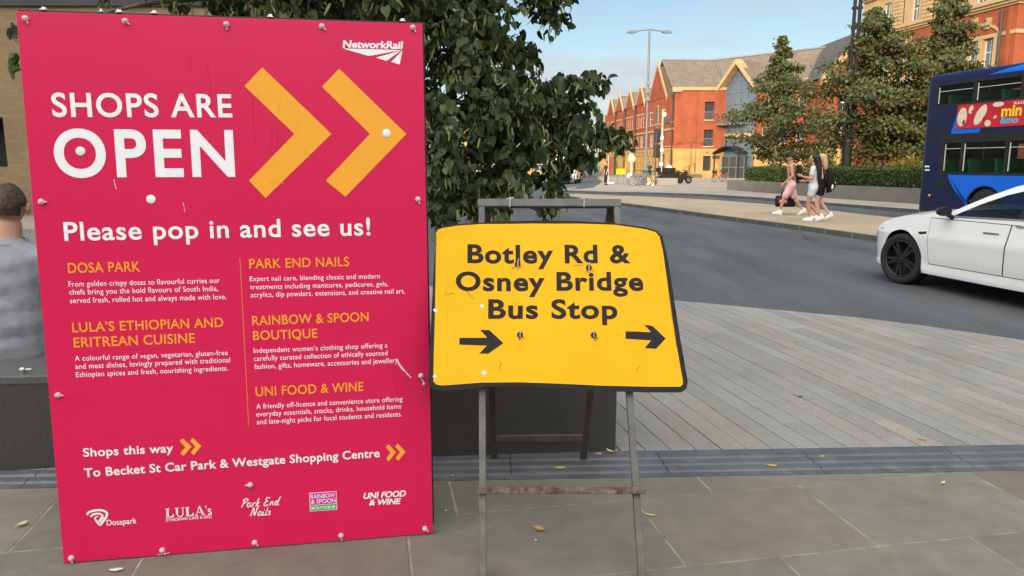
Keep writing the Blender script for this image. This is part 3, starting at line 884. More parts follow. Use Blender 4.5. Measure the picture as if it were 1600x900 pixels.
# ---- tan brick building behind the seated man
M_tanb = brick_mat('tan_brick', (0.285, 0.205, 0.115), (0.235, 0.168, 0.095), (0.22, 0.17, 0.11))
hall = thing('tan_brick_building', 'tan brick building with a dark opening and glass balustrade at the left edge', 'building', (-9.35, 14.0, 0))
mb = MB()
ho = [(-6.0, -.05, 2.30, 5.3)]
ho = [(-3.2, 0.02 - .02, 1.5, 2.42), (-3.4, .0 + .01 - .01, 4.52, 6.2)]
wall_holes(mb, -9, 4.5, 0, 7.5, [(-3.0, 0.0, 1.52, 2.42), (-3.6, -.02, 4.52, 6.2)], .7, 0)
mb.box(-9, 4.5, .75, 6, 0, 7.45)
mb.add([(4.5, 0, 0), (4.5, .75, 0), (4.5, .75, 7.5), (4.5, 0, 7.5)], [(0, 1, 2, 3)], 0)
mb.build('wall', M_tanb, hall)
mb = MB(); mb.box(-9, 4.55, -.06, .0, 4.36, 4.50); mb.build('ledge', M_darkmetal, hall)
mb = MB(); mb.box(.02, .62, -.03, 0, 4.51, 7.4, 0); mb.box(.64, 4.5, -.03, 0, 4.51, 7.4, 1); mb.build('cladding', [mat('brown_panel', (.28, .20, .14), .7), mat('grey_panel', (.40, .39, .36), .7)], hall)
window(hall, -3.6, -.02, 4.52, 6.2, .1, 4, 3, .09, M_grey, M_paneb)
mb = MB(); mb.box(-3.0, 0, .5, .69, 1.52, 2.42); mb.build('dark_opening', mat('opening_shade', (.02, .018, .016), .9), hall)  # dark panel colour stands in for the shade inside the opening
mb = MB()
mb.box(-5, .33, -.9, -.88, .75, 1.50, 0)
bal = mb.build('glass_balustrade', glass_mat('balustrade_glass', (.10, .11, .10), .05, .45), hall)
mb = MB()
for x in (-3.0, -1.8, -.6, .30): mb.box(x - .02, x + .02, -.94, -.86, .6, 1.53)
mb.box(-5, .34, -.93, -.87, 1.50, 1.54); mb.build('balustrade_rail', M_grey, bal)
mb = MB(); mb.box(-9, 4.5, -3.0, -.01, 0, .62); mb.build('terrace', mat('terrace_stone', (.25, .23, .2), .8), hall)

# ---- station frontage behind the viewer: it throws the long evening shade over the street
M_sta = mat('station_cladding', (.34, .33, .31), .7, var=.15, vs_=.4)
station = thing('station_building', 'long grey glazed station building standing behind the viewer', 'building', (0, -62, 0), R(-SUN_AZ))
mb = MB()
for (x0, x1, z1, d) in ((-75, 16.0, 26.6, 0), (16.2, 80, 33.0, 0)):
    hs = [(x0 + 3 + k * 6, x0 + 7 + k * 6, z, z + 2.4) for k in range(int((x1 - x0 - 6) / 6)) for z in (3, 8, 13, 18)]
    q = MB(); wall_holes(q, -x1, -x0, 0, z1, [(-h[1], -h[0], h[2], h[3]) for h in hs], .3, 0)
    q.box(-x1, -x0, .4, 14, 0, z1)
    mb.add(q.v, q.f, 0, Matrix.Rotation(math.pi, 4, 'Z'))
mb.build('wall', M_sta, station)
for (x0, x1) in ((-75, 16.0), (16.2, 80)):
    mb = MB()
    for k in range(int((x1 - x0 - 6) / 6)):
        for z in (3, 8, 13, 18): mb.add([(x0 + 3 + k * 6, -.25, z), (x0 + 7 + k * 6, -.25, z), (x0 + 7 + k * 6, -.25, z + 2.4), (x0 + 3 + k * 6, -.25, z + 2.4)], [(3, 2, 1, 0)])
    mb.build('glazing', M_paneb, station)
# ---------------------------------------------------------------- trees, hedges and planters
def leaf_mat(name, col, trans=0.35, rough=0.5, spec=0.3):
    m = bpy.data.materials.new(name); m.use_nodes = True
    n, l = m.node_tree.nodes, m.node_tree.links
    p = n['Principled BSDF']; p.inputs['Base Color'].default_value = (*col, 1)
    p.inputs['Roughness'].default_value = rough; p.inputs['Specular IOR Level'].default_value = spec
    t = n.new('ShaderNodeBsdfTranslucent'); t.inputs[0].default_value = (col[0] * 1.5, col[1] * 1.5, col[2] * 0.7, 1)
    mx = n.new('ShaderNodeMixShader'); mx.inputs[0].default_value = trans
    l.new(p.outputs[0], mx.inputs[1]); l.new(t.outputs[0], mx.inputs[2]); l.new(mx.outputs[0], n['Material Output'].inputs['Surface'])
    return m
M_bark = mat('bark', (0.115, 0.095, 0.075), 0.9, var=0.35, vs_=9, bump=0.4, bs=30)
M_barkpale = mat('pale_bark', (0.24, 0.20, 0.15), 0.9, var=0.3, vs_=9, bump=0.3, bs=30)

def leaf_cloud(name, P, N, D, W, L, mi, mats, parent, shape='lime', rng=None):
    """many folded leaves: P base points, N face normals, D tip directions, W/L sizes, mi material numbers"""
    if shape == 'lime':
        o = np.array([(0, .04, 0), (.22, -.07, .05), (.46, .12, .10), (.45, .42, .10), (.27, .74, .05), (0, 1.0, -.06), (-.27, .74, .05), (-.45, .42, .10), (-.46, .12, .10), (-.22, -.07, .05)])
        faces = [(0, 1, 2, 3, 4, 5), (0, 5, 6, 7, 8, 9)]
    elif shape == 'strip':
        o = np.array([(-.10, 0, 0), (.10, 0, 0), (.14, .5, .06), (.05, 1, 0), (-.05, 1, 0), (-.14, .5, .06)])
        faces = [(0, 1, 2, 5), (5, 2, 3, 4)]
    else:
        o = np.array([(0, 0, 0), (.5, .45, .12), (0, 1, 0), (-.5, .45, .12)])
        faces = [(0, 1, 2), (0, 2, 3)]
    D = D / np.linalg.norm(D, axis=1, keepdims=True)
    N = N - (N * D).sum(1, keepdims=True) * D; N /= np.linalg.norm(N, axis=1, keepdims=True) + 1e-9
    X = np.cross(D, N)
    V = (P[:, None, :] + X[:, None, :] * (o[None, :, 0:1] * W[:, None, None]) + D[:, None, :] * (o[None, :, 1:2] * L[:, None, None]) + N[:, None, :] * (o[None, :, 2:3] * W[:, None, None]))
    k = len(o); n = len(P)
    return V.reshape(-1, 3), [tuple(i * k + j for j in f) for i in range(n) for f in faces], np.repeat(mi, len(faces))

def add_cloud(store, V, F, MI):
    b = store['n']; store['V'].append(V); store['F'] += [tuple(i + b for i in f) for f in F]; store['M'].append(MI); store['n'] += len(V)
def new_store(): return {'V': [], 'F': [], 'M': [], 'n': 0}
def build_store(st, name, mats, parent, smooth=True):
    me = bpy.data.meshes.new(name); me.from_pydata(np.concatenate(st['V']).tolist(), [], st['F'])
    for m in mats: me.materials.append(m)
    me.polygons.foreach_set('material_index', np.concatenate(st['M']).astype(np.int32))
    me.update()
    o = bpy.data.objects.new(name, me); COL.objects.link(o)
    if parent is not None: o.parent = parent
    return o

# ---- the lime tree behind the signs: boughs to each clump, twigs, drooping heart-shaped leaves
LIME = [leaf_mat('lime_leaf', (0.042, 0.068, 0.024), .28), leaf_mat('lime_leaf_deep', (0.023, 0.044, 0.019), .22), leaf_mat('lime_leaf_light', (0.085, 0.112, 0.040), .32),
        leaf_mat('lime_bract', (0.34, 0.37, 0.15), .4), leaf_mat('lime_leaf_yellow', (0.30, 0.26, 0.03), .4)]
lime = thing('lime_tree', 'big drooping lime tree with heart-shaped leaves behind the pink and yellow signs', 'tree', (-1.0, 5.45, 0))
TB = Vector((-1.0, 5.45, 0))
CL = [(-2.70,5.3,2.88,.36,.34,.27),(-2.05,5.1,2.86,.50,.42,.40),(-1.42,5.05,2.82,.52,.45,.42),(-0.81,5.05,2.78,.52,.45,.44),(-0.34,5.2,2.42,.52,.46,.46),(-0.06,5.2,2.80,.50,.40,.34),(0.25,5.4,2.62,.22,.26,.24),
      (-0.17,5.0,1.92,.46,.40,.37),(0.20,5.4,1.98,.37,.34,.22),(-0.41,4.85,1.62,.27,.34,.38),(0.40,5.5,1.80,.34,.30,.22),(0.62,5.6,1.74,.20,.22,.15),(0.07,5.2,1.60,.36,.34,.24),(0.47,5.6,1.58,.22,.22,.13),
      (-0.14,4.95,1.38,.32,.28,.13),(-0.45,4.85,1.28,.15,.22,.24),(0.27,5.2,1.40,.10,.14,.15),(0.25,5.05,1.225,.13,.12,.05),(-0.18,4.95,1.20,.20,.16,.045),(-3.17,4.95,2.35,.045,.05,.035),(-3.19,4.95,2.15,.07,.06,.05),(0.78,5.65,1.72,.13,.14,.09),(0.60,5.6,2.12,.13,.14,.10),(0.42,5.5,2.04,.20,.2,.15),(-0.62,5.75,1.85,.50,.3,.62),(-0.05,5.8,1.9,.42,.3,.42),(0.04,5.35,2.28,.26,.25,.20),(-1.9,5.6,2.75,.7,.3,.35),(-.25,5.6,1.45,.42,.25,.28),(-.42,5.5,2.2,.42,.3,.32),(-.05,5.55,1.72,.35,.22,.25),(-1.1,5.6,2.7,.7,.3,.35),
      (-1.3,5.4,2.1,.55,.45,.5),(-0.9,5.3,1.5,.45,.4,.4),(-2.0,5.5,2.2,.45,.4,.4),
      (-1.2,5.8,3.9,1.0,.8,.6),(-0.3,6.0,3.7,.7,.7,.55),(-2.1,5.9,3.6,.7,.7,.5),(-0.9,6.3,4.8,.7,.7,.6),(-1.6,6.6,3.0,.7,.6,.6),(-0.6,6.4,2.7,.5,.5,.5)]
rg = np.random.default_rng(11)
mb = MB()
trunk_top = Vector((0.05, 0.35, 4.6))
trunk_pts = [Vector((0, 0, -0.02)), Vector((0.02, 0.03, 0.9)), Vector((0.05, 0.06, 1.8)), Vector((0.0, 0.15, 2.8)), Vector((0.06, 0.28, 3.7)), trunk_top]
mb.tube(trunk_pts, [.17, .13, .115, .09, .06, .03], 12)
mb.build('trunk', M_bark, lime)
bm_ = MB(); stL = new_store()
def curve_pts(a, b, sag, n=6):
    return [a.lerp(b, t / n) + Vector((0, 0, sag * math.sin(math.pi * t / n))) for t in range(n + 1)]
for ci, (cx, cy, cz, rx, ry, rz) in enumerate(CL):
    c = Vector((cx, cy, cz)) - TB
    h = max(1.1, min(4.3, c.z - 0.1 + 0.35 * rnd.random()))
    tt = [p for p in trunk_pts if p.z <= h][-1]; nxt = [p for p in trunk_pts if p.z > h][0]
    a = tt.lerp(nxt, (h - tt.z) / (nxt.z - tt.z))
    if ci in (10, 13, 22, 23): a = Vector(CL[8][:3]) - TB
    if ci in (11, 21): a = Vector(CL[10][:3]) - TB
    d = (c - a).length
    bough = curve_pts(a, c, 0.10 * d * (0.6 + rnd.random() * .5))
    r0 = 0.012 + 0.010 * min(1.5, d)
    bm_.tube(bough, [r0 * (1 - .75 * k / 6) for k in range(7)], 6)
    vol = (rx * rz + rx * ry + ry * rz) / 3
    n = int(3900 * vol * (0.5 if ci >= 35 else 1.0) * (1.25 if 3 < ci < 19 else 1.35 if ci < 4 else 1)) + 9
    ns = max(2, n // 8)
    for s in range(ns):
        u = rg.normal(size=3); u /= np.linalg.norm(u); k = rg.random() ** 0.45
        tip = Vector((c.x + u[0] * rx * k, c.y + u[1] * ry * k, c.z + u[2] * rz * k))
        back = (c - tip) * 0.35 + Vector((rg.normal() * .03, rg.normal() * .03, 0.05 + .05 * rg.random()))
        st = tip + back
        if rg.random() < 0.55: bm_.tube([st, st.lerp(tip, .5) + Vector((0, 0, .012)), tip], [.0035, .0028, .0015], 4, caps=False)
        kk = int(rg.integers(5, 10))
        tt_ = rg.random(kk)
        P = np.array([list(st.lerp(tip, float(t))) for t in tt_]) + rg.normal(size=(kk, 3)) * .022
        outw = np.array([tip.x - c.x, tip.y - c.y, 0]); outw = outw / (np.linalg.norm(outw) + 1e-6)
        D = outw[None] * .35 + np.array([0, 0, -0.85]) + rg.normal(size=(kk, 3)) * .45
        N = outw[None] * .6 + np.array([0, -.25, .55]) + rg.normal(size=(kk, 3)) * .62
        W = rg.uniform(.030, .068, kk); Ln = W * rg.uniform(1.0, 1.3, kk)
        mi = rg.choice([0, 0, 1, 1, 2, 2], kk)
        if rg.random() < .006: mi[0] = 4
        V, F, MI = leaf_cloud('', P, N, D, W, Ln, mi, None, None); add_cloud(stL, V, F, MI)
        if rg.random() < .75:
            kb = int(rg.integers(1, 5))
            P = np.array([list(st.lerp(tip, float(t))) for t in rg.random(kb)]) + rg.normal(size=(kb, 3)) * .02
            D = np.array([0, 0, -1.0]) + rg.normal(size=(kb, 3)) * .35
            N = np.array([0, -.6, .3]) + rg.normal(size=(kb, 3)) * .5
            Lb = rg.uniform(.05, .085, kb)
            V, F, MI = leaf_cloud('', P, N, D, Lb * .75, Lb, np.full(kb, 3), None, None, 'strip'); add_cloud(stL, V, F, MI)
bm_.build('branches', M_bark, lime)
build_store(stL, 'crown', LIME, lime)

# ---- trees across the road
FARL = [leaf_mat('street_leaf', (0.062, 0.082, 0.026), .25), leaf_mat('street_leaf_deep', (0.034, 0.052, 0.020), .2), leaf_mat('street_leaf_pale', (0.135, 0.140, 0.050), .3), leaf_mat('street_leaf_olive', (0.088, 0.098, 0.032), .25)]
def far_tree(label, loc, height, base, rmax, n, seed, lean=(0, 0), top=0.12, bark=None, tr=0.13, low=0.5, dens=1.0):
    t = thing('street_tree', label, 'tree', loc)
    t['group'] = 'trees in the planter across the road'
    g_ = np.random.default_rng(seed); r_ = random.Random(seed)
    mb = MB(); pts = []
    for k in range(8):
        f = k / 7; pts.append(Vector((lean[0] * f + .05 * math.sin(f * 7 + seed), lean[1] * f + .05 * math.cos(f * 6), height * .93 * f)))
    mb.tube(pts, [tr * (1 - .88 * k / 7) for k in range(8)], 9); mb.build('trunk', bark or M_bark, t)
    br = MB(); st = new_store()
    nb = int(34 * dens)
    for b in range(nb):
        f = (b + r_.random()) / nb
        z = base + (height - base) * f
        prof = (1 - f) ** 0.8 * (low + (1 - low) * min(1, f * 4)) + top * (1 - f)
        R_b = rmax * prof * r_.uniform(.5, 1.2)
        a = b * 2.4 + r_.uniform(-.5, .5)
        fz = z / height
        s = Vector((lean[0] * fz, lean[1] * fz, z * .96))
        e = s + Vector((math.cos(a) * R_b, math.sin(a) * R_b, R_b * r_.uniform(-.05, .45)))
        mid = s.lerp(e, .5) + Vector((0, 0, .12 * R_b))
        br.tube([s, mid, e], [tr * .28 * (1 - f * .6), tr * .18 * (1 - f * .6), .012], 5, caps=False)
        m_ = int(n / nb * (0.35 + 1.3 * prof)) + 12
        tt = g_.random(m_) ** .7
        P = np.array([list(s.lerp(mid, float(min(1, x * 2))) if x < .5 else mid.lerp(e, float(x * 2 - 1))) for x in tt])
        sp = (0.14 + .17 * R_b * (1 - .3 * tt))[:, None]
        u = g_.normal(size=(m_, 3)) * np.array([1, 1, .62]) * .62
        P = P + u * sp
        out = P - np.array([lean[0] * fz, lean[1] * fz, z]); out /= np.linalg.norm(out, axis=1, keepdims=True) + 1e-6
        D = out * .5 + np.array([0, 0, -.75]) + g_.normal(size=(m_, 3)) * .4
        N = out * .6 + np.array([0, 0, .55]) + g_.normal(size=(m_, 3)) * .5
        W = g_.uniform(.095, .19, m_)
        mi = g_.choice([0, 0, 1, 2, 2, 3], m_)
        V, F, MI = leaf_cloud('', P, N, D, W, W * 1.2, mi, None, None, 'diamond'); add_cloud(st, V, F, MI)
    br.build('branches', bark or M_bark, t)
    build_store(st, 'crown', FARL, t)
    return t
ZP = 0.10
far_tree('pale-trunked conical street tree standing alone above the sunlit hedge', (15.9, 45.5, ZP), 9.3, 1.4, 3.35, 10500, 3, bark=M_barkpale, tr=.17, dens=1.4, low=.72)
far_tree('broad street tree with a grey trunk behind the tall dark mast', (18.3, 38.5, ZP), 9.6, 1.5, 3.5, 13500, 5, lean=(-.3, .2), low=.8, top=.28, dens=1.5)
far_tree('street tree with sparse upright top rising just behind the bus', (21.0, 38.0, ZP), 10.4, 1.6, 3.3, 11000, 9, lean=(.4, 0), low=.85, top=.30, dens=1.5)

# ---- planter wall with clipped hedges
M_planter = mat('planter_stone', (0.150, 0.142, 0.125), 0.75, var=0.18, vs_=1.5, bump=0.05)
PW = [(12.75, 44.6), (13.51, 39.6), (14.13, 33.1), (15.35, 28.18), (16.6, 22.0), (18.0, 13.0)]
planter = thing('planter_wall', 'long low grey stone planter wall along the far pavement', 'planter', (0, 0, ZP))
def offset(line, d):
    out = []
    for i, p in enumerate(line):
        a = Vector(line[max(i - 1, 0)]); b = Vector(line[min(i + 1, len(line) - 1)]); t = (b - a).normalized(); n = Vector((-t.y, t.x))
        out.append((p[0] + n.x * d, p[1] + n.y * d))
    return out
inner = offset(PW, 0.32); back = offset(PW, 7.0)
mb = MB(); mb.prism(PW + inner[::-1], -0.02, .58, 'z')
mb.prism([PW[0], inner[0], (back[0][0], back[0][1]), (back[0][0] - .1, back[0][1] + .3)], -0.02, .58, 'z')
mb.build('wall', M_planter, planter, bevel=.015)
mb = MB(); mb.prism(inner + back[::-1], 0.2, .50, 'z'); mb.build('soil', mat('soil', (.06, .045, .03), .95, var=.3), planter)
HEDGE = [leaf_mat('hedge_leaf', (0.055, 0.085, 0.022), .2), leaf_mat('hedge_leaf_deep', (0.030, 0.050, 0.018), .2), leaf_mat('hedge_leaf_pale', (0.085, 0.115, 0.030), .2)]
def hedge(name, label, line, d0, d1, h, n, seed, mats=HEDGE, cat='hedge', z0=.5):
    A_, B_ = offset(line, d0), offset(line, d1)
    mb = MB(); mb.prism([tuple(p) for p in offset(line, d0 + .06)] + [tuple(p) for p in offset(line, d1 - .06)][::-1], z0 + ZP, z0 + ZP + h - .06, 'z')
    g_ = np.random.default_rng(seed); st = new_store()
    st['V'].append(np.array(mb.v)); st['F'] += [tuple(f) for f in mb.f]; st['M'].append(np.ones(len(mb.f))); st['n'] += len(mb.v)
    segs = len(line) - 1
    k = g_.integers(0, segs, n); t = g_.random(n)
    A_ = np.array(A_); B_ = np.array(B_)
    pa = A_[k] * (1 - t[:, None]) + A_[k + 1] * t[:, None]; pb = B_[k] * (1 - t[:, None]) + B_[k + 1] * t[:, None]
    face = g_.random(n); s = np.where(face < .5, 0.0, g_.random(n)); zz = np.where(face < .5, g_.random(n), 1.0)
    xy = pa * (1 - s[:, None]) + pb * s[:, None]
    ends = face > .86
    tt2 = g_.random(n)
    e = np.where((g_.random(n) < .5)[:, None], A_[0] * (1 - tt2[:, None]) + B_[0] * tt2[:, None], A_[-1] * (1 - tt2[:, None]) + B_[-1] * tt2[:, None])
    xy[ends] = e[ends]; zz[ends] = g_.random(ends.sum())
    P = np.column_stack([xy, z0 + ZP + zz * h]) + g_.normal(size=(n, 3)) * .035
    D = g_.normal(size=(n, 3)) + np.array([-.4, -.2, .1]); N = g_.normal(size=(n, 3)) * .6 + np.array([-.5, -.3, .6])
    W = g_.uniform(.05, .09, n)
    V, F, MI = leaf_cloud('', P, N, D, W, W * 1.5, g_.choice([0, 0, 1, 2], n), None, None, 'diamond'); add_cloud(st, V, F, MI)
    o = build_store(st, name, mats, None); tag(o, label, cat); return o
hedge('hedge', 'short sunlit clipped hedge at the far end of the planter', [(13.1, 43.6), (13.68, 39.4)], .45, 1.6, .78, 4200, 21)
hedge('hedge', 'long shaded clipped hedge running along the planter to the bus', [(13.95, 36.4), (14.13, 33.1), (15.35, 28.18), (16.6, 22.0), (17.4, 17)], .40, 1.6, .80, 9500, 22)
GRS = [leaf_mat('dry_leaf', (0.20, 0.12, 0.045), .3), leaf_mat('dry_leaf_b', (0.15, 0.10, 0.04), .3), leaf_mat('dry_leaf_c', (0.12, 0.12, 0.04), .3)]
hedge('low_shrub', 'low brownish dry shrub in the gap between the two hedges', [(13.75, 38.6), (13.95, 36.8)], .45, 1.0, .30, 1300, 23, GRS, 'shrub')
def bush(label, loc, r, h, n, seed, mats):
    g_ = np.random.default_rng(seed); st = new_store()
    u = g_.normal(size=(n, 3)); u /= np.linalg.norm(u, axis=1, keepdims=True); u[:, 2] = np.abs(u[:, 2])
    k = g_.uniform(.55, 1.05, n)[:, None] * (1 + .25 * np.sin(u[:, :1] * 5 + seed) * np.cos(u[:, 1:2] * 4))
    P = u * k * np.array([r, r, h])
    D = u + g_.normal(size=(n, 3)) * .6; N = g_.normal(size=(n, 3)) + np.array([0, 0, .6]); W = g_.uniform(.06, .12, n)
    V, F, MI = leaf_cloud('', P, N, D, W, W * 1.6, g_.integers(0, 3, n), None, None, 'diamond'); add_cloud(st, V, F, MI)
    t = thing('shrub', label, 'shrub', loc)
    mb = MB()
    for a in range(5): mb.tube([(0, 0, -.1), (math.cos(a * 1.3) * r * .5, math.sin(a * 1.3) * r * .5, h * .75)], [.03, .01], 5)
    mb.build('stems', M_bark, t); build_store(st, 'crown', mats, t); return t
YEL = [leaf_mat('shrub_leaf', (0.16, 0.15, 0.03), .3), leaf_mat('shrub_leaf_b', (0.10, 0.115, 0.03), .3), leaf_mat('shrub_leaf_c', (0.22, 0.17, 0.03), .3)]
bush('yellow-green rounded shrub behind the long hedge near the bus', (18.6, 35.4, .6), .95, 1.35, 1300, 31, YEL)
bush('feathery grey-green shrub behind the walking people', (15.4, 37.4, .6), .9, 1.9, 1500, 32, HEDGE)

# ---- reddish weed at the foot of the bench wall
WEED = [leaf_mat('weed_leaf', (0.10, 0.030, 0.030), .2), leaf_mat('weed_leaf_b', (0.05, 0.045, 0.03), .2), leaf_mat('weed_leaf_c', (0.07, 0.035, 0.03), .2)]
g_ = np.random.default_rng(5); st = new_store()
wd = thing('weed', 'small dark reddish weed growing at the foot of the granite bench', 'weed', (-2.17, 3.60, 0))
mb = MB()
for k in range(6):
    a = g_.uniform(0, 6.28); e = Vector((math.cos(a) * .06, -abs(math.sin(a)) * .05, g_.uniform(.03, .10)))
    mb.tube([(0, 0, 0), e * .6 + Vector((0, 0, .01)), e], [.0022, .0018, .001], 5)
    n = 9; P = np.array([list(e * float(t)) for t in g_.uniform(.3, 1, n)])
    W = g_.uniform(.010, .02, n)
    V, F, MI = leaf_cloud('', P, g_.normal(size=(n, 3)) + np.array([0, -.5, .6]), g_.normal(size=(n, 3)), W, W * 1.6, g_.integers(0, 3, n), None, None, 'diamond'); add_cloud(st, V, F, MI)
mb.build('stems', M_bark, wd); build_store(st, 'leaves', WEED, wd)
# ---------------------------------------------------------------- granite bench wall
M_granite = mat('dark_granite', (0.055, 0.052, 0.046), 0.45, var=0.35, vs_=90, bump=0.05, bs=150, col2=(0.13, 0.125, 0.11), c2pos=(0.56, 0.66), c2s=140)
M_granite_top = mat('granite_top', (0.10, 0.10, 0.10), 0.35, var=0.25, vs_=60, bump=0.03, bs=150)
wa = math.atan2(0.27, 3.2)
bench = thing('granite_bench', 'long low dark granite bench wall behind the two signs', 'bench', (0.572, 3.895, 0), wa)
mb = MB()
xs = [0, -1.10, -2.25, -3.4, -4.55, -5.7]
for a, b in zip(xs[:-1], xs[1:]):
    mb.box(b + 0.003, a - 0.003, 0.0, 0.78, -0.02, 0.455)
mb.box(-5.69, -0.01, 0.012, 0.768, -0.02, 0.45)
mb.build('base', M_granite, bench, bevel=0.004)
mb = MB()
for a, b in zip(xs[:-1], xs[1:]):
    mb.box(b + 0.0025, a - 0.0025, -0.006, 0.786, 0.456, 0.5)
mb.build('seat', M_granite_top, bench, bevel=0.006)

M_steel = mat('steel', (0.6, 0.6, 0.6), 0.25, 0.9, var=0.05)
stud = MB()
stud.lathe([(0.0, 0.032), (0.012, 0.031), (0.018, 0.022), (0.016, 0.012), (0.010, 0.006), (0.010, -0.002)], 14)
stud.tube([(0.016, 0, 0.018), (0.045, 0.0, 0.021)], [0.006, 0.004], 8)
o = stud.build('bench_stud', M_steel); o.location = (-2.50, 3.69, 0.5)
tag(o, 'small shiny steel stud fixed near the front edge of the granite bench', 'stud')

# ---------------------------------------------------------------- lettering helpers
def text_verts(body, offset=0.0, shear=0.0, spacing=1.0):
    c = bpy.data.curves.new('lettering', 'FONT')
    c.body = body; c.size = 1.0; c.offset = offset; c.shear = shear; c.space_character = spacing
    c.resolution_u = 9 if len(body) < 30 else 4
    o = bpy.data.objects.new('lettering', c); COL.objects.link(o)
    me = bpy.data.meshes.new_from_object(o)
    V = np.empty(len(me.vertices) * 3); me.vertices.foreach_get('co', V); V = V.reshape(-1, 3)
    F = [tuple(p.vertices) for p in me.polygons]
    bpy.data.objects.remove(o); bpy.data.curves.remove(c); bpy.data.meshes.remove(me)
    return V[:, :2], F
_V, _ = text_verts('H'); CAP = float(_V[:, 1].max())
def place_text(mb, body, p0, p1, cap, offset=0.008, shear=0.0, y=-0.0012, m=0, surf=None, spacing=1.0):
    """text with its baseline from p0 to p1 in the plate's own (x, z)"""
    V, F = text_verts(body, offset, shear, spacing)
    w = math.hypot(p1[0] - p0[0], p1[1] - p0[1]); a = math.atan2(p1[1] - p0[1], p1[0] - p0[0])
    x0, x1 = V[:, 0].min(), V[:, 0].max()
    sx, sy = w / (x1 - x0), cap / (CAP + 2 * offset)
    X, Y = (V[:, 0] - x0) * sx, V[:, 1] * sy
    U = p0[0] + X * math.cos(a) - Y * math.sin(a); W = p0[1] + X * math.sin(a) + Y * math.cos(a)
    mb.add([(u, (surf(u, w_) if surf else 0.0) + y, w_) for u, w_ in zip(U, W)], F, m)
def words_of(body, p0, p1, cap, offset, **kw):
    """the words of one line, each as its own shape collector"""
    V, _ = text_verts(body, offset, 0.0, kw.get('spacing', 1.0)); x0, x1 = V[:, 0].min(), V[:, 0].max(); pre = ''; out = []
    for wd in body.split(' '):
        A_, _ = text_verts(pre + wd, offset, 0.0, kw.get('spacing', 1.0)); B_, _ = text_verts(wd, offset, 0.0, kw.get('spacing', 1.0))
        e = A_[:, 0].max(); s_ = e - (B_[:, 0].max() - B_[:, 0].min()); fs, fe = (s_ - x0) / (x1 - x0), (e - x0) / (x1 - x0)
        L = lambda f: (p0[0] + (p1[0] - p0[0]) * f, p0[1] + (p1[1] - p0[1]) * f)
        t = MB(); place_text(t, wd, L(fs), L(fe), cap, offset, **kw); out.append(t); pre += wd + ' '
    return out
def flat_poly(mb, pts, y=-0.0012, m=0, surf=None):
    n = len(pts)
    mb.add([(p[0], (surf(*p) if surf else 0.0) + y, p[1]) for p in pts], [tuple(range(n))], m)
def disc(mb, c, r, y, m=0, n=20, ry=None):
    flat_poly(mb, [(c[0] + r * math.cos(2 * math.pi * k / n), c[1] + (ry or r) * math.sin(2 * math.pi * k / n)) for k in range(n)], y, m)
def ribbon(mb, pts, w, y=-0.0014, m=0):
    """smooth brush stroke through points"""
    P = [Vector(p) for p in pts]; Q = []
    if len(P) == 2: Q = P
    else:
        for i in range(len(P) - 1):
            p0, p1, p2, p3 = P[max(i - 1, 0)], P[i], P[i + 1], P[min(i + 2, len(P) - 1)]
            for k in range(6):
                t = k / 6
                Q.append(0.5 * ((2 * p1) + (p2 - p0) * t + (2 * p0 - 5 * p1 + 4 * p2 - p3) * t * t + (3 * p1 - p0 - 3 * p2 + p3) * t ** 3))
        Q.append(P[-1])
    vs_ = []; 
    for i, q in enumerate(Q):
        d = (Q[min(i + 1, len(Q) - 1)] - Q[max(i - 1, 0)]).normalized(); nn = Vector((-d.y, d.x)) * w * 0.5
        vs_ += [(q.x + nn.x, y, q.y + nn.y), (q.x - nn.x, y, q.y - nn.y)]
    mb.add(vs_, [(2 * i, 2 * i + 1, 2 * i + 3, 2 * i + 2) for i in range(len(Q) - 1)], m)

# ---------------------------------------------------------------- pink information board
M_pink = mat('pink_print', (0.62, 0.0085, 0.078), 0.40, var=0.035, vs_=1.2, spec=0.42, bump=0.012, bs=5)
M_wht = mat('white_print', (0.82, 0.83, 0.85), 0.4, var=0.03, vs_=20)
M_org = mat('orange_print', (0.86, 0.38, 0.032), 0.4, var=0.04, vs_=6)
M_gold = mat('gold_print', (0.84, 0.33, 0.025), 0.4, var=0.03)
M_plastic = mat('translucent_cap', (0.62, 0.43, 0.45), 0.35, var=0.15, vs_=60)
board = thing('information_board', 'tall bright pink board headed SHOPS ARE OPEN with orange arrows', 'sign', (-1.7649, 2.7169, 0.004), rot=(-0.0386, 0, 0.1675))
BW, BH = 1.449, 2.0926
MB().box(0, BW, 0, 0.005, 0, BH).build('panel', M_pink, board, bevel=0.0012, seg=1)
fr = MB()
fr.box(0.004, BW + 0.010, 0.0055, 0.034, BH - 0.030, BH + 0.007)
fr.box(0.004, BW - 0.004, 0.0055, 0.034, 0.004, 0.040)
fr.box(0.004, 0.040, 0.0055, 0.034, 0.0405, BH - 0.031)
fr.box(BW - 0.030, BW + 0.006, 0.0055, 0.034, 0.0405, BH - 0.031)
fr.box(BW / 2 - 0.02, BW / 2 + 0.02, 0.0055, 0.032, 0.0405, BH - 0.031)
fr.build('frame', M_black, board, bevel=0.002)
for u in (0.34, 1.06):
    lg = MB().tube([(u, 0.035, 1.45), (u, 0.62, 0.012)], 0.016, 8)
    lg.build('rear_leg', M_darkmetal, board)
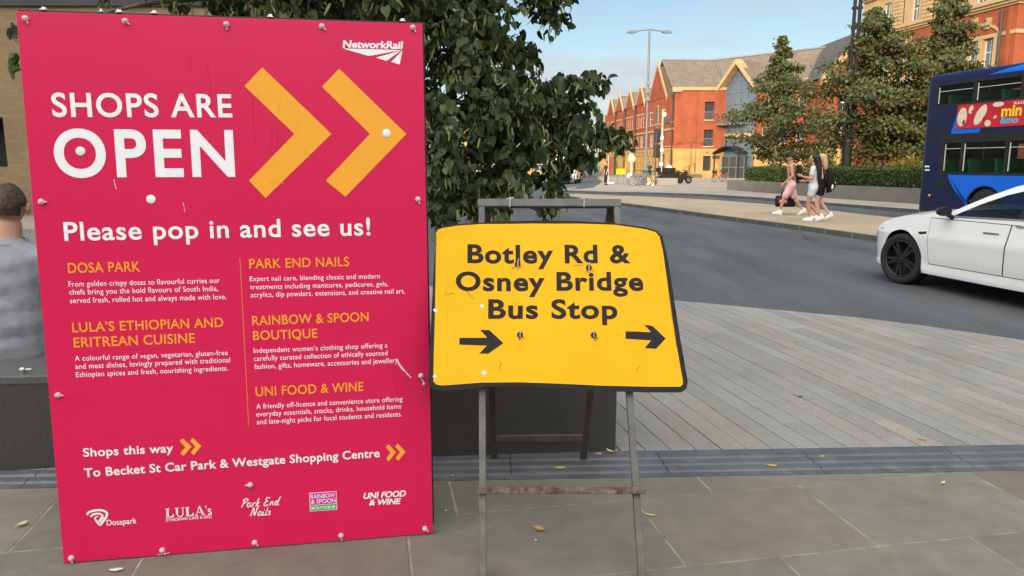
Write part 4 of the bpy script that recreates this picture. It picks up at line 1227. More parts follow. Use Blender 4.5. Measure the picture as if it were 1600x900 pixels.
TEXTS = [
('heading', M_wht, 0.019, [('SHOPS ARE', (0.0935, 1.7242), (0.7226, 1.7283), 0.0864)]),
('heading', M_wht, 0.024, [('OPEN', (0.087, 1.5075), (0.7215, 1.5082), 0.1768)]),
('slogan', M_wht, 0.017, [('Please pop in and see us!', (0.0994, 1.2684), (1.2255, 1.2721), 0.0703)]),
('shop_name', M_gold, 0.015, [('DOSA PARK', (0.1028, 1.1463), (0.3577, 1.1466), 0.0383)]),
('paragraph', M_wht, 0.002, [('From golden crispy dosas to flavourful curries our', (0.1005, 1.094), (0.6427, 1.0945), 0.0202),
 ('chefs bring you the bold flavours of South India,', (0.1008, 1.0636), (0.6356, 1.0632), 0.0203),
 ('served fresh, rolled hot and always made with love.', (0.1009, 1.0313), (0.6644, 1.03), 0.0203)]),
('shop_name', M_gold, 0.015, [('LULA\u2019S ETHIOPIAN AND', (0.1011, 0.9197), (0.6479, 0.9212), 0.0375), ('ERITREAN CUISINE', (0.1018, 0.8607), (0.5394, 0.8619), 0.0385)]),
('paragraph', M_wht, 0.002, [('A colourful range of vegan, vegetarian, gluten-free', (0.1013, 0.808), (0.6583, 0.8078), 0.0197),
 ('and meat dishes, lovingly prepared with traditional', (0.1007, 0.7765), (0.666, 0.778), 0.0203),
 ('Ethiopian spices and fresh, nourishing ingredients.', (0.1009, 0.7446), (0.656, 0.7452), 0.0199)]),
('shop_name', M_gold, 0.015, [('PARK END NAILS', (0.7564, 1.1484), (1.138, 1.1495), 0.0378)]),
('paragraph', M_wht, 0.002, [('Expert nail care, blending classic and modern', (0.7557, 1.0980), (1.2574, 1.0965), 0.0192),
 ('treatments including manicures, pedicures, gels,', (0.7558, 1.0659), (1.2891, 1.0645), 0.0193),
 ('acrylics, dip powders, extensions, and creative nail art.', (0.756, 1.0343), (1.3558, 1.0332), 0.0198)]),
('shop_name', M_gold, 0.015, [('RAINBOW & SPOON', (0.7566, 0.9227), (1.208, 0.9241), 0.0381), ('BOUTIQUE', (0.7572, 0.8632), (1.0043, 0.8640), 0.0375)]),
('paragraph', M_wht, 0.002, [('Independent women\u2019s clothing shop offering a', (0.7564, 0.8109), (1.2796, 0.8122), 0.0202),
 ('carefully curated collection of ethically sourced', (0.7558, 0.7786), (1.2787, 0.7801), 0.0203),
 ('fashion, gifts, homeware, accessories and jewellery.', (0.756, 0.7463), (1.3257, 0.7476), 0.0203)]),
('shop_name', M_gold, 0.015, [('UNI FOOD & WINE', (0.7559, 0.6356), (1.1783, 0.6363), 0.0382)]),
('paragraph', M_wht, 0.002, [('A friendly off-licence and convenience store offering', (0.756, 0.5832), (1.3346, 0.5839), 0.0206),
 ('everyday essentials, snacks, drinks, household items', (0.7545, 0.5513), (1.3283, 0.5532), 0.0206),
 ('and late-night picks for local students and residents.', (0.7548, 0.5193), (1.3312, 0.5201), 0.0206)]),
('direction', M_wht, 0.020, [('Shops this way', (0.1033, 0.4285), (0.4333, 0.4260), 0.0345)]),
('direction', M_wht, 0.020, [('To Becket St Car Park & Westgate Shopping Centre', (0.1012, 0.3460), (1.2355, 0.3520), 0.0357)]),
]
for nm, m_, off, lines in TEXTS:
    if nm == 'slogan':
        for t in words_of(*lines[0], off, spacing=1.07): t.build('lettering', m_, board)
        continue
    if nm == 'shop_name':
        for line in lines:
            for t in words_of(*line, off, spacing=1.05): t.build('lettering', m_, board)
        continue
    mb = MB()
    for body, p0, p1, cap in lines: place_text(mb, body, p0, p1, cap, off, spacing={'SHOPS ARE': 1.10, 'OPEN': 1.16}.get(body, 1.05))
    mb.build(nm, m_, board)
for pts in ([(0.8404, 1.9138), (1.0876, 1.6668), (0.8294, 1.4211), (0.7708, 1.4877), (0.9477, 1.6659), (0.7718, 1.8438)],
            [(1.1255, 1.9148), (1.3768, 1.6686), (1.1331, 1.4238), (1.0592, 1.4866), (1.2348, 1.6677), (1.058, 1.8462)]):
    mb = MB(); flat_poly(mb, pts); mb.build('large_arrow', M_org, board)
def chevron(x0, x1, z0, z1):
    w, h, zm = x1 - x0, z1 - z0, (z0 + z1) / 2
    return [(x0 + .26 * w, z1), (x1, zm), (x0 + .26 * w, z0), (x0, z0 + .16 * h), (x0 + .46 * w, zm), (x0, z1 - .16 * h)]
for pair in (((0.4595, 0.5023), (0.4978, 0.5392), 0.4078, 0.4790), ((1.2614, 1.3028), (1.2998, 1.3423), 0.3300, 0.4043)):
    mb = MB()
    for a, b in pair[:2]: flat_poly(mb, chevron(a, b, pair[2], pair[3]))
    mb.build('small_arrow', M_org, board)
mb = MB()
place_text(mb, 'NetworkRail', (1.1414, 1.9948), (1.3727, 1.9958), 0.0285, 0.034, 0.12)
for pts in ([(1.1413, 1.9910), (1.3686, 1.9905), (1.3598, 1.9892), (1.2486, 1.9666), (1.2371, 1.9654)],
            [(1.3644, 1.9890), (1.2667, 1.9595), (1.3067, 1.9479)], [(1.3691, 1.9895), (1.3573, 1.9354), (1.3244, 1.9449)]):
    flat_poly(mb, pts)
mb.build('rail_logo', M_wht, board)
mb = MB()
flat_poly(mb, [(0.7222, 1.1891), (0.7240, 1.1891), (0.7240, 0.5121), (0.7222, 0.5121)])
mb.build('divider', M_gold, board)
# shop logos along the foot of the board
mb = MB()
place_text(mb, 'Dosapark', (0.1689, 0.1419), (0.2791, 0.1422), 0.0235, 0.010)
fan = [(0.0985, 0.190), (0.104, 0.203), (0.120, 0.2105), (0.139, 0.2125), (0.158, 0.2095), (0.173, 0.200), (0.1765, 0.188), (0.170, 0.172), (0.156, 0.155), (0.1425, 0.1405)]
ribbon(mb, [(0.1000, 0.192), (0.106, 0.201), (0.122, 0.2065), (0.139, 0.208), (0.156, 0.2055), (0.1705, 0.197), (0.1715, 0.186), (0.165, 0.172), (0.153, 0.156), (0.1425, 0.1445)], 0.0085)
ribbon(mb, [(0.112, 0.183), (0.121, 0.191), (0.138, 0.194), (0.152, 0.189), (0.156, 0.178), (0.149, 0.166), (0.139, 0.158)], 0.0075)
ribbon(mb, [(0.152, 0.180), (0.146, 0.170), (0.138, 0.160)], 0.006)
ribbon(mb, [(0.126, 0.170), (0.130, 0.180), (0.139, 0.182)], 0.005)
ribbon(mb, [(0.128, 0.172), (0.136, 0.155), (0.142, 0.146)], 0.006)
mb.build('fan_logo', M_wht, board)
mb = MB()
def R_(x0, x1, z0, z1): flat_poly(mb, [(x0, z0), (x1, z0), (x1, z1), (x0, z1)])
h = 0.0385; b0 = 0.1560
def lL(x, k=1.0):
    R_(x + .004, x + .0125, b0, b0 + h); R_(x, x + .0165, b0 + h - .003, b0 + h); R_(x, x + .030, b0, b0 + .003)
    flat_poly(mb, [(x + .0125, b0 + .003), (x + .030, b0 + .003), (x + .032, b0 + .013), (x + .029, b0 + .013), (x + .024, b0 + .0045)])
lL(0.3881)
x = 0.4240
ribbon(mb, [(x + .008, b0 + h - .001), (x + .008, b0 + .012), (x + .013, b0 + .003), (x + .021, b0 + .001), (x + .028, b0 + .006), (x + .030, b0 + .015), (x + .030, b0 + h - .001)], 0.0032)
R_(x + .004, x + .0115, b0 + .012, b0 + h); R_(x, x + .0155, b0 + h - .003, b0 + h); R_(x + .0245, x + .035, b0 + h - .003, b0 + h)
lL(0.4630)
x = 0.4990
flat_poly(mb, [(x + .0165, b0 + h), (x + .0205, b0 + h), (x + .0365, b0), (x + .0275, b0)])
flat_poly(mb, [(x + .0165, b0 + h), (x + .0185, b0 + h - .004), (x + .006, b0), (x + .003, b0)])
R_(x + .009, x + .028, b0 + .012, b0 + .0148); R_(x, x + .0095, b0, b0 + .0028); R_(x + .0245, x + .0395, b0, b0 + .0028)
flat_poly(mb, [(0.5395, b0 + h), (0.5450, b0 + h), (0.5440, b0 + h - .008), (0.5400, b0 + h - .013), (0.5415, b0 + h - .007)])
x = 0.5480
ribbon(mb, [(x + .0135, b0 + .0195), (x + .007, b0 + .0235), (x + .002, b0 + .0195), (x + .005, b0 + .014), (x + .0115, b0 + .010), (x + .013, b0 + .004), (x + .007, b0 + .0005), (x + .001, b0 + .0045)], 0.0045)
place_text(mb, 'ETHIOPIAN CAF\u00c9 & DELI', (0.3889, 0.1407), (0.5619, 0.1417), 0.0114, 0.012)
mb.build('serif_logo', M_wht, board)
SCRIPT = {
'P': (0.55, [[(0, 0), (.13, .5), (.3, 1)], [(.02, .78), (.28, 1.02), (.58, .95), (.52, .65), (.15, .48)]]),
'a': (0.50, [[(.4, .45), (.15, .5), (0, .2), (.15, 0), (.35, .2), (.42, .45), (.36, .1), (.52, .04)]]),
'r': (0.38, [[(0, 0), (.1, .45)], [(.08, .3), (.22, .48), (.36, .40)]]),
'k': (0.48, [[(0, 0), (.2, 1)], [(.38, .5), (.1, .25), (.28, .04), (.42, .02)]]),
'E': (0.55, [[(.52, .9), (.3, 1), (.1, .85), (.2, .58), (.38, .55)], [(.25, .56), (0, .3), (.08, 0), (.46, .15)]]),
'n': (0.44, [[(0, 0), (.08, .45)], [(.04, .25), (.25, .48), (.28, .1), (.40, .02)]]),
'd': (0.52, [[(.35, .4), (.15, .48), (0, .2), (.12, 0), (.3, .2), (.48, 1)], [(.34, .3), (.33, .05), (.5, .02)]]),
'N': (0.72, [[(-.05, 0), (.12, .9), (.2, 1), (.4, .05), (.62, 1), (.75, .98)]]),
'i': (0.24, [[(.05, .45), (0, .1), (.1, 0), (.24, .08)], [(.12, .64), (.15, .70)]]),
'l': (0.22, [[(.02, .1), (.2, 1), (.03, .1), (.10, 0), (.22, .06)]]),
's': (0.34, [[(.3, .42), (.12, .48), (.1, .32), (.25, .2), (.2, .03), (0, .06)]])}
def script(mb, word, x0, x1, z, hh):
    tot = sum(SCRIPT[c][0] for c in word) + 0.08 * (len(word) - 1)
    k = (x1 - x0) / (tot + 0.2); x = x0
    for c in word:
        wd, st = SCRIPT[c]
        for s_ in st: ribbon(mb, [(x + (p[0] + p[1] * 0.22) * k, z + p[1] * hh) for p in s_], 0.0042)
        x += (wd + 0.08) * k
mb = MB()
script(mb, 'Park', 0.6790, 0.7570, 0.1765, 0.0345); script(mb, 'End', 0.7660, 0.8330, 0.1765, 0.0345); script(mb, 'Nails', 0.7130, 0.7960, 0.1368, 0.0330)
mb.build('script_logo', M_wht, board)
M_mag = mat('magenta_print', (0.60, 0.018, 0.30), 0.4, var=0.04); M_grn = mat('green_print', (0.06, 0.36, 0.09), 0.4, var=0.05)
mb = MB()
flat_poly(mb, [(0.9464, 0.1375), (1.0557, 0.1375), (1.0557, 0.2172), (0.9464, 0.2172)], -0.0010, 0)
flat_poly(mb, [(0.9486, 0.1650), (1.0535, 0.1650), (1.0535, 0.2150), (0.9486, 0.2150)], -0.0016, 1)
flat_poly(mb, [(0.9486, 0.1397), (1.0535, 0.1397), (1.0535, 0.1630), (0.9486, 0.1630)], -0.0016, 2)
place_text(mb, 'RAINBOW', (0.9521, 0.1925), (1.0490, 0.1922), 0.0172, 0.004, y=-0.0022)
place_text(mb, '& SPOON', (0.9527, 0.1705), (1.0507, 0.1702), 0.0172, 0.004, y=-0.0022)
place_text(mb, 'BOUTIQUE', (0.9535, 0.1462), (1.0486, 0.1462), 0.0115, 0.014, y=-0.0022)
mb.build('boutique_logo', [M_wht, M_mag, M_grn], board)
mb = MB()
place_text(mb, 'UNI FOOD', (1.164, 0.1755), (1.3399, 0.1742), 0.0268, 0.034, 0.22)
place_text(mb, '& WINE', (1.1854, 0.1455), (1.3179, 0.1425), 0.0258, 0.034, 0.22)
mb.build('wine_logo', M_wht, board)
for c in ((0.1784, 1.598), (0.412, 1.4194), (1.2993, 1.6706)):
    mb = MB().lathe([(0, -0.0035), (0.0145, -0.0032), (0.0165, -0.0022), (0.0168, -0.0004)], 20, axis='y', M=Matrix.Translation((c[0], 0, c[1])))
    mb.build('white_plug', M_white, board)
bolts = [(0.0296, 2.067), (0.3648, 2.0683), (0.7185, 2.0674), (1.0664, 2.0707), (1.4113, 2.0759), (0.031, 1.413), (0.0317, 0.6774), (1.4164, 1.4115), (1.4131, 0.6874), (0.7165, 0.2688), (0.0304, 0.0197), (0.3673, 0.0213), (0.7222, 0.0225), (1.0676, 0.023), (1.4153, 0.0244)]
for i, c in enumerate(bolts):
    T_ = Matrix.Translation((c[0], 0, c[1]))
    cap_ = MB().lathe([(0, -0.0125), (0.0055, -0.0122), (0.0095, -0.0095), (0.0112, -0.004), (0.0115, -0.0003)], 18, axis='y', M=T_)
    cap_.lathe([(0, -0.0145), (0.0035, -0.0143), (0.0042, -0.0122)], 10, axis='y', M=T_)
    a = R(-60 + 25 * math.sin(i * 2.3)) if i not in (5, 6) else R(-5)
    if i == 9: a = R(180)
    dx_, dz_ = math.cos(a), math.sin(a)
    ln = 0.036 if i == 8 else 0.020
    cap_.tube([(c[0] + dx_ * 0.011, -0.004, c[1] + dz_ * 0.011), (c[0] + dx_ * ln, -0.006, c[1] + dz_ * ln)], [0.0035, 0.003], 6)
    if i == 8: cap_.ball((c[0] + dx_ * 0.036, -0.006, c[1] + dz_ * 0.036), 0.007, nu=10, nv=6)
    cap_.build('screw_cap', M_plastic, board)
for u in (0.0888, 0.2816, 0.3427, 0.4636, 0.8768, 1.3724):
    w = 0.022 if u != 0.2816 else 0.010
    mb = MB().box(u - w / 2, u + w / 2, -0.001, 0.036, BH + 0.0075, BH + 0.0115)
    mb.box(u - w * .3, u + w * .3, 0.006, 0.02, BH + 0.0117, BH + 0.019)
    mb.build('clip', M_white, board, bevel=0.001)
M_scr = mat('scuff', (0.80, 0.45, 0.52), 0.7, var=0.2, vs_=60)
mb = MB()
ribbon(mb, [(1.316, 0.7635), (1.325, 0.742), (1.338, 0.725), (1.352, 0.705), (1.373, 0.681)], 0.005, -0.0009)
ribbon(mb, [(1.318, 0.752), (1.329, 0.729), (1.345, 0.709)], 0.004, -0.0010)
ribbon(mb, [(0.2862, 1.4943), (0.2885, 1.478), (0.2927, 1.4585)], 0.003, -0.0009)
ribbon(mb, [(0.5258, 1.4064), (0.529, 1.388), (0.5306, 1.3698)], 0.0022, -0.0009)
ribbon(mb, [(0.346, 0.0035), (0.375, 0.006), (0.395, 0.0085)], 0.003, -0.0009)
mb.build('scratch', M_scr, board)

M_wear = mat('pink_wear', (0.54, 0.009, 0.069), 0.6, var=0.2, vs_=30, spec=.3); M_wearo = mat('orange_wear', (0.77, 0.33, 0.03), 0.6, var=0.15, vs_=30, spec=.3)
for pts, m_ in (([(.800, 1.83), (.797, 1.72), (.803, 1.62)], M_wear), ([(.862, 1.70), (.858, 1.60), (.864, 1.55)], M_wear), ([(.885, 1.69), (.880, 1.58)], M_wear), ([(.640, 1.93), (.648, 1.86), (.642, 1.80)], M_wear), ([(.585, 1.96), (.580, 1.90)], M_wear), ([(1.31, .66), (1.315, .60)], M_wear),
                ([(.815, 1.83), (.822, 1.815), (.820, 1.80)], M_wearo), ([(.905, 1.80), (.898, 1.775), (.888, 1.745)], M_wearo), ([(.965, 1.72), (.955, 1.68), (.950, 1.65)], M_wearo), ([(.985, 1.62), (.99, 1.59), (1.0, 1.575)], M_wearo), ([(.84, 1.475), (.87, 1.48), (.90, 1.478)], M_wearo)):
    mb = MB(); ribbon(mb, pts, .0035, -.0016 if m_ is M_wearo else -.0009); mb.build('smear', m_, board)

# ---------------------------------------------------------------- yellow temporary road sign on its folding frame
M_galv = mat('weathered_steel', (0.128, 0.128, 0.120), 0.65, 0.2, var=0.25, vs_=14, bump=0.05, bs=60, col2=(0.115, 0.062, 0.042), c2pos=(0.60, 0.70), c2s=16)
M_rust = mat('rusty_steel', (0.155, 0.125, 0.105), 0.8, 0.1, var=0.35, vs_=24, bump=0.15, bs=80, col2=(0.085, 0.036, 0.026), c2pos=(0.44, 0.58), c2s=22)
M_rust2 = mat('dark_rusty_steel', (0.085, 0.068, 0.055), 0.85, 0.1, var=0.3, vs_=20, bump=0.1, bs=80, col2=(0.10, 0.05, 0.035), c2pos=(0.5, 0.65), c2s=12)
M_yel = mat('yellow_sheeting', (0.90, 0.40, 0.0015), 0.5, var=0.05, vs_=3.5, spec=0.18, col2=(0.72, 0.28, 0.006), c2pos=(0.66, 0.86), c2s=5)
M_ink = mat('sign_black', (0.021, 0.021, 0.023), 0.6, var=0.15, vs_=10, spec=0.12)
sign = thing('road_sign', 'bent yellow temporary road sign for the bus stop tied to a rusty folding steel frame', 'sign', (0.19, 2.58, 0.0))
LEAN = math.atan2(0.57, 1.396)
RL = Matrix.Rotation(-LEAN, 4, 'X')      # plate frame: x right, z up along the front legs, -y towards the reader
def bar(mb, a, b, w=0.030, d=0.030, M=None):
    """square tube from a to b"""
    a, b = Vector(a), Vector(b); ax = (b - a); L_ = ax.length; ax.normalize()
    side = Vector((1, 0, 0)) if abs(ax.x) < 0.8 else Vector((0, 0, 1))
    up = ax.cross(side).normalized(); side = up.cross(ax).normalized()
    X = Matrix((side, up, ax)).transposed().to_4x4(); X.translation = a
    mb.box(-w / 2, w / 2, -d / 2, d / 2, 0, L_, 0, (M @ X) if M is not None else X)
LT = 1.508
for x0, x1 in ((-0.300, -0.318), (0.302, 0.252)):
    mb = MB(); bar(mb, (x0, 0.018, 0.0), (x1, 0.018, LT - 0.012), 0.027, 0.027, RL)
    mb.build('front_leg', M_galv, sign, bevel=0.003)
mb = MB(); bar(mb, (-0.335, 0.018, LT), (0.270, 0.018, LT), 0.034, 0.032, RL)
mb.build('top_rail', M_galv, sign, bevel=0.003)
mb = MB(); bar(mb, (-0.322, -0.0125, 0.338), (0.322, -0.0125, 0.338), 0.026, 0.029, RL)
mb.build('front_crossbar', M_rust, sign, bevel=0.003)
for x0, x1 in ((-0.285, -0.30), (0.19, 0.235)):
    mb = MB(); bar(mb, (x0, 1.20, 0.0), (x1, 0.625, 1.375), 0.034, 0.030)
    mb.build('rear_leg', M_rust2, sign, bevel=0.003)
mb = MB(); bar(mb, (-0.275, 1.120, 0.145), (0.180, 1.120, 0.150), 0.034, 0.022)
mb.build('rear_crossbar', M_rust2, sign, bevel=0.003)
def bend(u, w):
    """how far the bent plate stands off its plane (negative: towards the reader)"""
    l = max(0.0, (-u - 0.12) / 0.38)
    d = -0.030 * l ** 2 - 0.022 * l ** 2 * max(0, (0.95 - w) / 0.25)
    r = max(0.0, (u - 0.15) / 0.33) * max(0.0, (w - 0.85) / 0.5)
    d += 0.022 * r ** 1.6
    d += 0.005 * math.sin(u * 7 + 1) * math.sin(w * 5)
    return d - 0.030
OUTER = [(-0.5007,1.3336),(-0.4962,1.3666),(-0.4676,1.3887),(-0.3752,1.3997),(-0.243,1.4122),(-0.0575,1.4191),(0.0749,1.4164),(0.2336,1.408),(0.3653,1.3914),(0.4123,1.3776),(0.4323,1.3528),(0.4493,1.2654),(0.4703,1.0517),(0.4875,0.8829),(0.5037,0.7534),(0.4972,0.7257),(0.4763,0.7107),(0.338,0.7107),(0.1621,0.7157),(-0.0389,0.7282),(-0.19,0.7333),(-0.2907,0.7308),(-0.3913,0.7182),(-0.4666,0.7132),(-0.5021,0.7232),(-0.5153,0.7483),(-0.5151,0.8445),(-0.5098,1.0517),(-0.5058,1.2114)]
INNER = [(-0.5,1.3530),(-0.492,1.3680),(-0.476,1.3755),(-0.4133,1.3882),(-0.3136,1.3985),(-0.1137,1.4042),(0.0863,1.4046),(0.2362,1.4000),(0.3656,1.3825),(0.4051,1.3714),(0.4201,1.3526),(0.4312,1.2906),(0.4523,1.0548),(0.4688,0.8782),(0.4838,0.7583),(0.483,0.7422),(0.4711,0.7327),(0.3582,0.7327),(0.1681,0.7365),(-0.0222,0.7453),(-0.1649,0.7502),(-0.3077,0.7481),(-0.4028,0.7394),(-0.4633,0.7338),(-0.4851,0.7377),(-0.4951,0.750),(-0.4967,0.8589),(-0.4973,1.0548),(-0.4969,1.2055)]
def dense(poly, step=0.03):
    out = []
    for i in range(len(poly)):
        a, b = poly[i], poly[(i + 1) % len(poly)]; k = max(1, int(math.hypot(b[0] - a[0], b[1] - a[1]) / step))
        out += [(a[0] + (b[0] - a[0]) * t / k, a[1] + (b[1] - a[1]) * t / k) for t in range(k)]
    return out
def sheet(poly, y, m, mb, step=0.04, thick=0):
    """fill a polygon with a grid-split surface that follows the bend"""
    bm = bmesh.new()
    f = bm.faces.new([bm.verts.new((p[0], 0, p[1])) for p in dense(poly)])
    bmesh.ops.triangulate(bm, faces=[f])
    for ax, lo, hi in ((0, -0.52, 0.52), (2, 0.70, 1.43)):
        c = lo
        while c < hi:
            co = [0, 0, 0]; no = [0, 0, 0]; co[ax] = c; no[ax] = 1
            bmesh.ops.bisect_plane(bm, geom=bm.verts[:] + bm.edges[:] + bm.faces[:], plane_co=co, plane_no=no); c += step
    bm.verts.ensure_lookup_table()
    for i, v in enumerate(bm.verts): v.index = i
    vs_ = [(v.co.x, bend(v.co.x, v.co.z) + y, v.co.z) for v in bm.verts]
    fs = [tuple(v.index for v in f.verts) for f in bm.faces]
    mb.add(vs_, fs, m, RL, True)
    bm.free()
mb = MB(); sheet(OUTER, 0.0, 0, mb)
d_ = dense(OUTER); n = len(d_)
mb.add([(p[0], bend(*p), p[1]) for p in d_] + [(p[0], bend(*p) + 0.006, p[1]) for p in d_], [(i, (i + 1) % n, n + (i + 1) % n, n + i) for i in range(n)], 0, RL)
mb2 = MB(); sheet(OUTER, 0.006, 0, mb2)
mb.add(mb2.v, mb2.f, 1)
plate = mb.build('plate', [M_ink, M_grey], sign)
mb = MB(); sheet(INNER, -0.0012, 0, mb)
mb.build('yellow_face', M_yel, sign)
def sign_text(name, rows):
    for body, p0, p1, cap in rows:
        for t in words_of(body, p0, p1, cap, 0.030, y=-0.0024, surf=bend, spacing=1.10):
            mb = MB(); mb.add(t.v, t.f, 0, RL); mb.build(name, M_ink, sign)
sign_text('lettering', [('Botley Rd &', (-0.3713, 1.235), (0.2953, 1.2381), 0.0795)])
sign_text('lettering', [('Osney Bridge', (-0.4168, 1.1197), (0.3431, 1.1227), 0.0795)])
sign_text('lettering', [('Bus Stop', (-0.2858, 1.0072), (0.2336, 1.0053), 0.0800)])
for pts in ([(-0.3991, 0.9249), (-0.3986, 0.8976), (-0.2898, 0.8957), (-0.3203, 0.8628), (-0.2848, 0.8628), (-0.2244, 0.9054), (-0.2806, 0.9581), (-0.3174, 0.9581), (-0.2881, 0.9268)],
            [(0.2639, 0.9532), (0.2629, 0.9229), (0.3659, 0.9171), (0.3376, 0.886), (0.3837, 0.8831), (0.4241, 0.9249), (0.3731, 0.9757), (0.3394, 0.9806), (0.3672, 0.9502)]):
    t = MB(); flat_poly(t, pts, -0.0024, 0, bend); mb = MB(); mb.add(t.v, t.f, 0, RL)
    mb.build('arrow', M_ink, sign)
M_tie = mat('cable_tie', (0.35, 0.34, 0.31), 0.5, var=0.2)
for i, (u, w) in enumerate([(-0.167, 1.231), (0.1229, 1.2157), (-0.1578, 0.9385), (0.1358, 0.9366)]):
    y = bend(u, w); t = MB()
    t.lathe([(0, -0.002), (0.008, -0.0022), (0.011, -0.003), (0.013, -0.002)], 12, 1, M=Matrix.Translation((u, y, w)), axis='y')
    t.tube([(u + 0.004, y - 0.004, w + 0.022), (u, y - 0.010, w), (u + 0.002, y - 0.004, w - 0.020)], 0.0024, 6, 0)
    t.tube([(u - 0.004, y - 0.006, w - 0.004), (u - 0.022 + 0.01 * i, y - 0.012, w - 0.022)], 0.0016, 5, 1)
    t.tube([(u + 0.002, y - 0.006, w - 0.004), (u + 0.018, y - 0.012, w - 0.016)], 0.0014, 5, 1)
    mb = MB(); 
    for vv in (0,): mb.v = [tuple(RL @ Vector(p)) for p in t.v]; mb.f = t.f; mb.m = t.m; mb.s = t.s
    mb.build('cable_tie', [M_tie, M_black], sign)
M_peel = mat('peeled_patch', (0.62, 0.62, 0.60), 0.5, 0.2, var=0.2, vs_=40)
for i, (u, w, r) in enumerate([(-0.4955, 1.0329, 0.008), (-0.3105, 1.0548, 0.0075), (-0.3014, 0.7869, 0.010), (-0.4905, 0.7697, 0.007)]):
    t = MB(); pts = [(u + r * (1 + 0.3 * math.sin(k * 2.1 + i)) * math.cos(k * .7), w + r * (1 + .3 * math.cos(k * 1.7)) * math.sin(k * .7)) for k in range(9)]
    flat_poly(t, pts, -0.0026, 0, bend); mb = MB(); mb.add(t.v, t.f, 0, RL); mb.build('peeled_patch', M_peel, sign)
M_mark = mat('grime', (0.10, 0.075, 0.03), 0.8, var=0.3, vs_=30)
for (u, w, a, ln) in ((-0.452, 1.098, 0.2, 0.03), (-0.462, 1.092, 1.1, 0.02), (-0.40, 1.14, -0.8, 0.08), (0.06, 1.222, 0.1, 0.04), (0.30, 0.79, 1.0, 0.03), (-0.24, 0.80, 1.3, 0.03), (0.232, 0.935, .4, .008)):
    t = MB(); ribbon(t, [(u, w), (u + ln * .5 * math.cos(a), w + ln * .5 * math.sin(a) + .002), (u + ln * math.cos(a), w + ln * math.sin(a))], 0.0022, 0)
    mb = MB(); mb.add([(p[0], bend(p[0], p[2]) - 0.0021, p[2]) for p in t.v], t.f, 0, RL); mb.build('smear', M_mark, sign)
for u in (-0.20, 0.112):
    t = MB(); t.tube([(u - .016, 0.018, LT + 0.019), (u + .018, 0.012, LT + 0.024)], 0.004, 6); t.tube([(u, -0.002, LT - 0.022), (u + .004, -0.003, LT + 0.022)], 0.003, 5)
    mb = MB(); mb.v = [tuple(RL @ Vector(p)) for p in t.v]; mb.f = t.f; mb.m = t.m; mb.s = t.s
    mb.build('cable_tie', M_tie, sign)
# ---------------------------------------------------------------- people
def chainskin(chains, sub=2, voxel=None, smooth=None):
    """one continuous, tapering surface round chains of ((x, y, z), radius); a radius pair is (sideways, front to back)"""
    mb = MB()
    for ch in chains:
        for (p, r), (q, t) in zip(ch[:-1], ch[1:]):
            p, q = Vector(p), Vector(q)
            r = r if isinstance(r, tuple) else (r, r); t = t if isinstance(t, tuple) else (t, t)
            d = (q - p).length
            k = max(1, int(d / (0.30 * min(*r, *t))))
            for i in range(k + 1):
                f = i / k; f2 = f
                ry, rx = r[0] + (t[0] - r[0]) * f2, r[1] + (t[1] - r[1]) * f2
                small = min(rx, ry) < .02
                mb.ball(p.lerp(q, f), (rx, ry, min(rx, ry)), 0, None, 8 if small else 14, 6 if small else 9)
    me = bpy.data.meshes.new('body'); me.from_pydata(mb.v, [], mb.f)
    o = bpy.data.objects.new('body', me); COL.objects.link(o)
    rm = o.modifiers.new('remesh', 'REMESH'); rm.mode = 'VOXEL'
    rm.voxel_size = voxel or (0.008 if sub == 1 else 0.011)
    sm = o.modifiers.new('smooth', 'SMOOTH'); sm.factor = 0.5; sm.iterations = smooth or (3 if sub == 1 else 7)
    dg = bpy.context.evaluated_depsgraph_get()
    m2 = bpy.data.meshes.new_from_object(o.evaluated_get(dg))
    V = np.empty(len(m2.vertices) * 3); m2.vertices.foreach_get('co', V)
    F = [tuple(p.vertices) for p in m2.polygons]
    bpy.data.objects.remove(o); bpy.data.meshes.remove(me); bpy.data.meshes.remove(m2)
    return V.reshape(-1, 3).tolist(), F

def head_shape(mb, c, s=1.0, yaw=0.0, pitch=0.0, m=0, me=1):
    """head centred on c, facing +x: skull, jaw, nose, lips, ears, eyes"""
    M = Matrix.Translation(c) @ Matrix.Rotation(yaw, 4, 'Z') @ Matrix.Rotation(pitch, 4, 'Y') @ Matrix.Scale(s, 4)
    nu, nv = 24, 18; vs_ = []; fs = []
    for j in range(nv + 1):
        t = math.pi * j / nv
        for i in range(nu):
            a = 2 * math.pi * i / nu
            x, y, z = math.sin(t) * math.cos(a), math.sin(t) * math.sin(a), math.cos(t)
            X, Y, Z = x * .098, y * .076, z * .118
            if z < 0:
                k = -z; Y *= 1 - .38 * k ** 1.4; X *= 1 - .16 * k
                if x > 0: X += .018 * k * x
                else: X *= 1 - .30 * k
            if x > .55 and -.1 < z < .25: X -= .006 * (1 - abs(y) * 1.5) if abs(y) > .22 else 0
            vs_.append((X, Y, Z))
    for j in range(nv):
        for i in range(nu):
            i2 = (i + 1) % nu; fs.append((j * nu + i, (j + 1) * nu + i, (j + 1) * nu + i2, j * nu + i2))
    mb.add(vs_, fs, m, M, True)
    mb.tube([(.090, 0, .018), (.106, 0, -.012), (.114, 0, -.030), (.096, 0, -.038)], [.006, .010, .0135, .006], 8, m, M)
    mb.ball((.088, 0, -.066), (.012, .024, .006), m, M, 10, 6)
    mb.ball((.084, 0, -.077), (.012, .021, .006), m, M, 10, 6)
    for sy in (-1, 1):
        mb.ball((.0, sy * .078, -.008), (.018, .008, .030), m, M, 10, 7)
        mb.ball((.0835, sy * .031, .004), (.009, .013, .008), me, M, 10, 6)
    return M

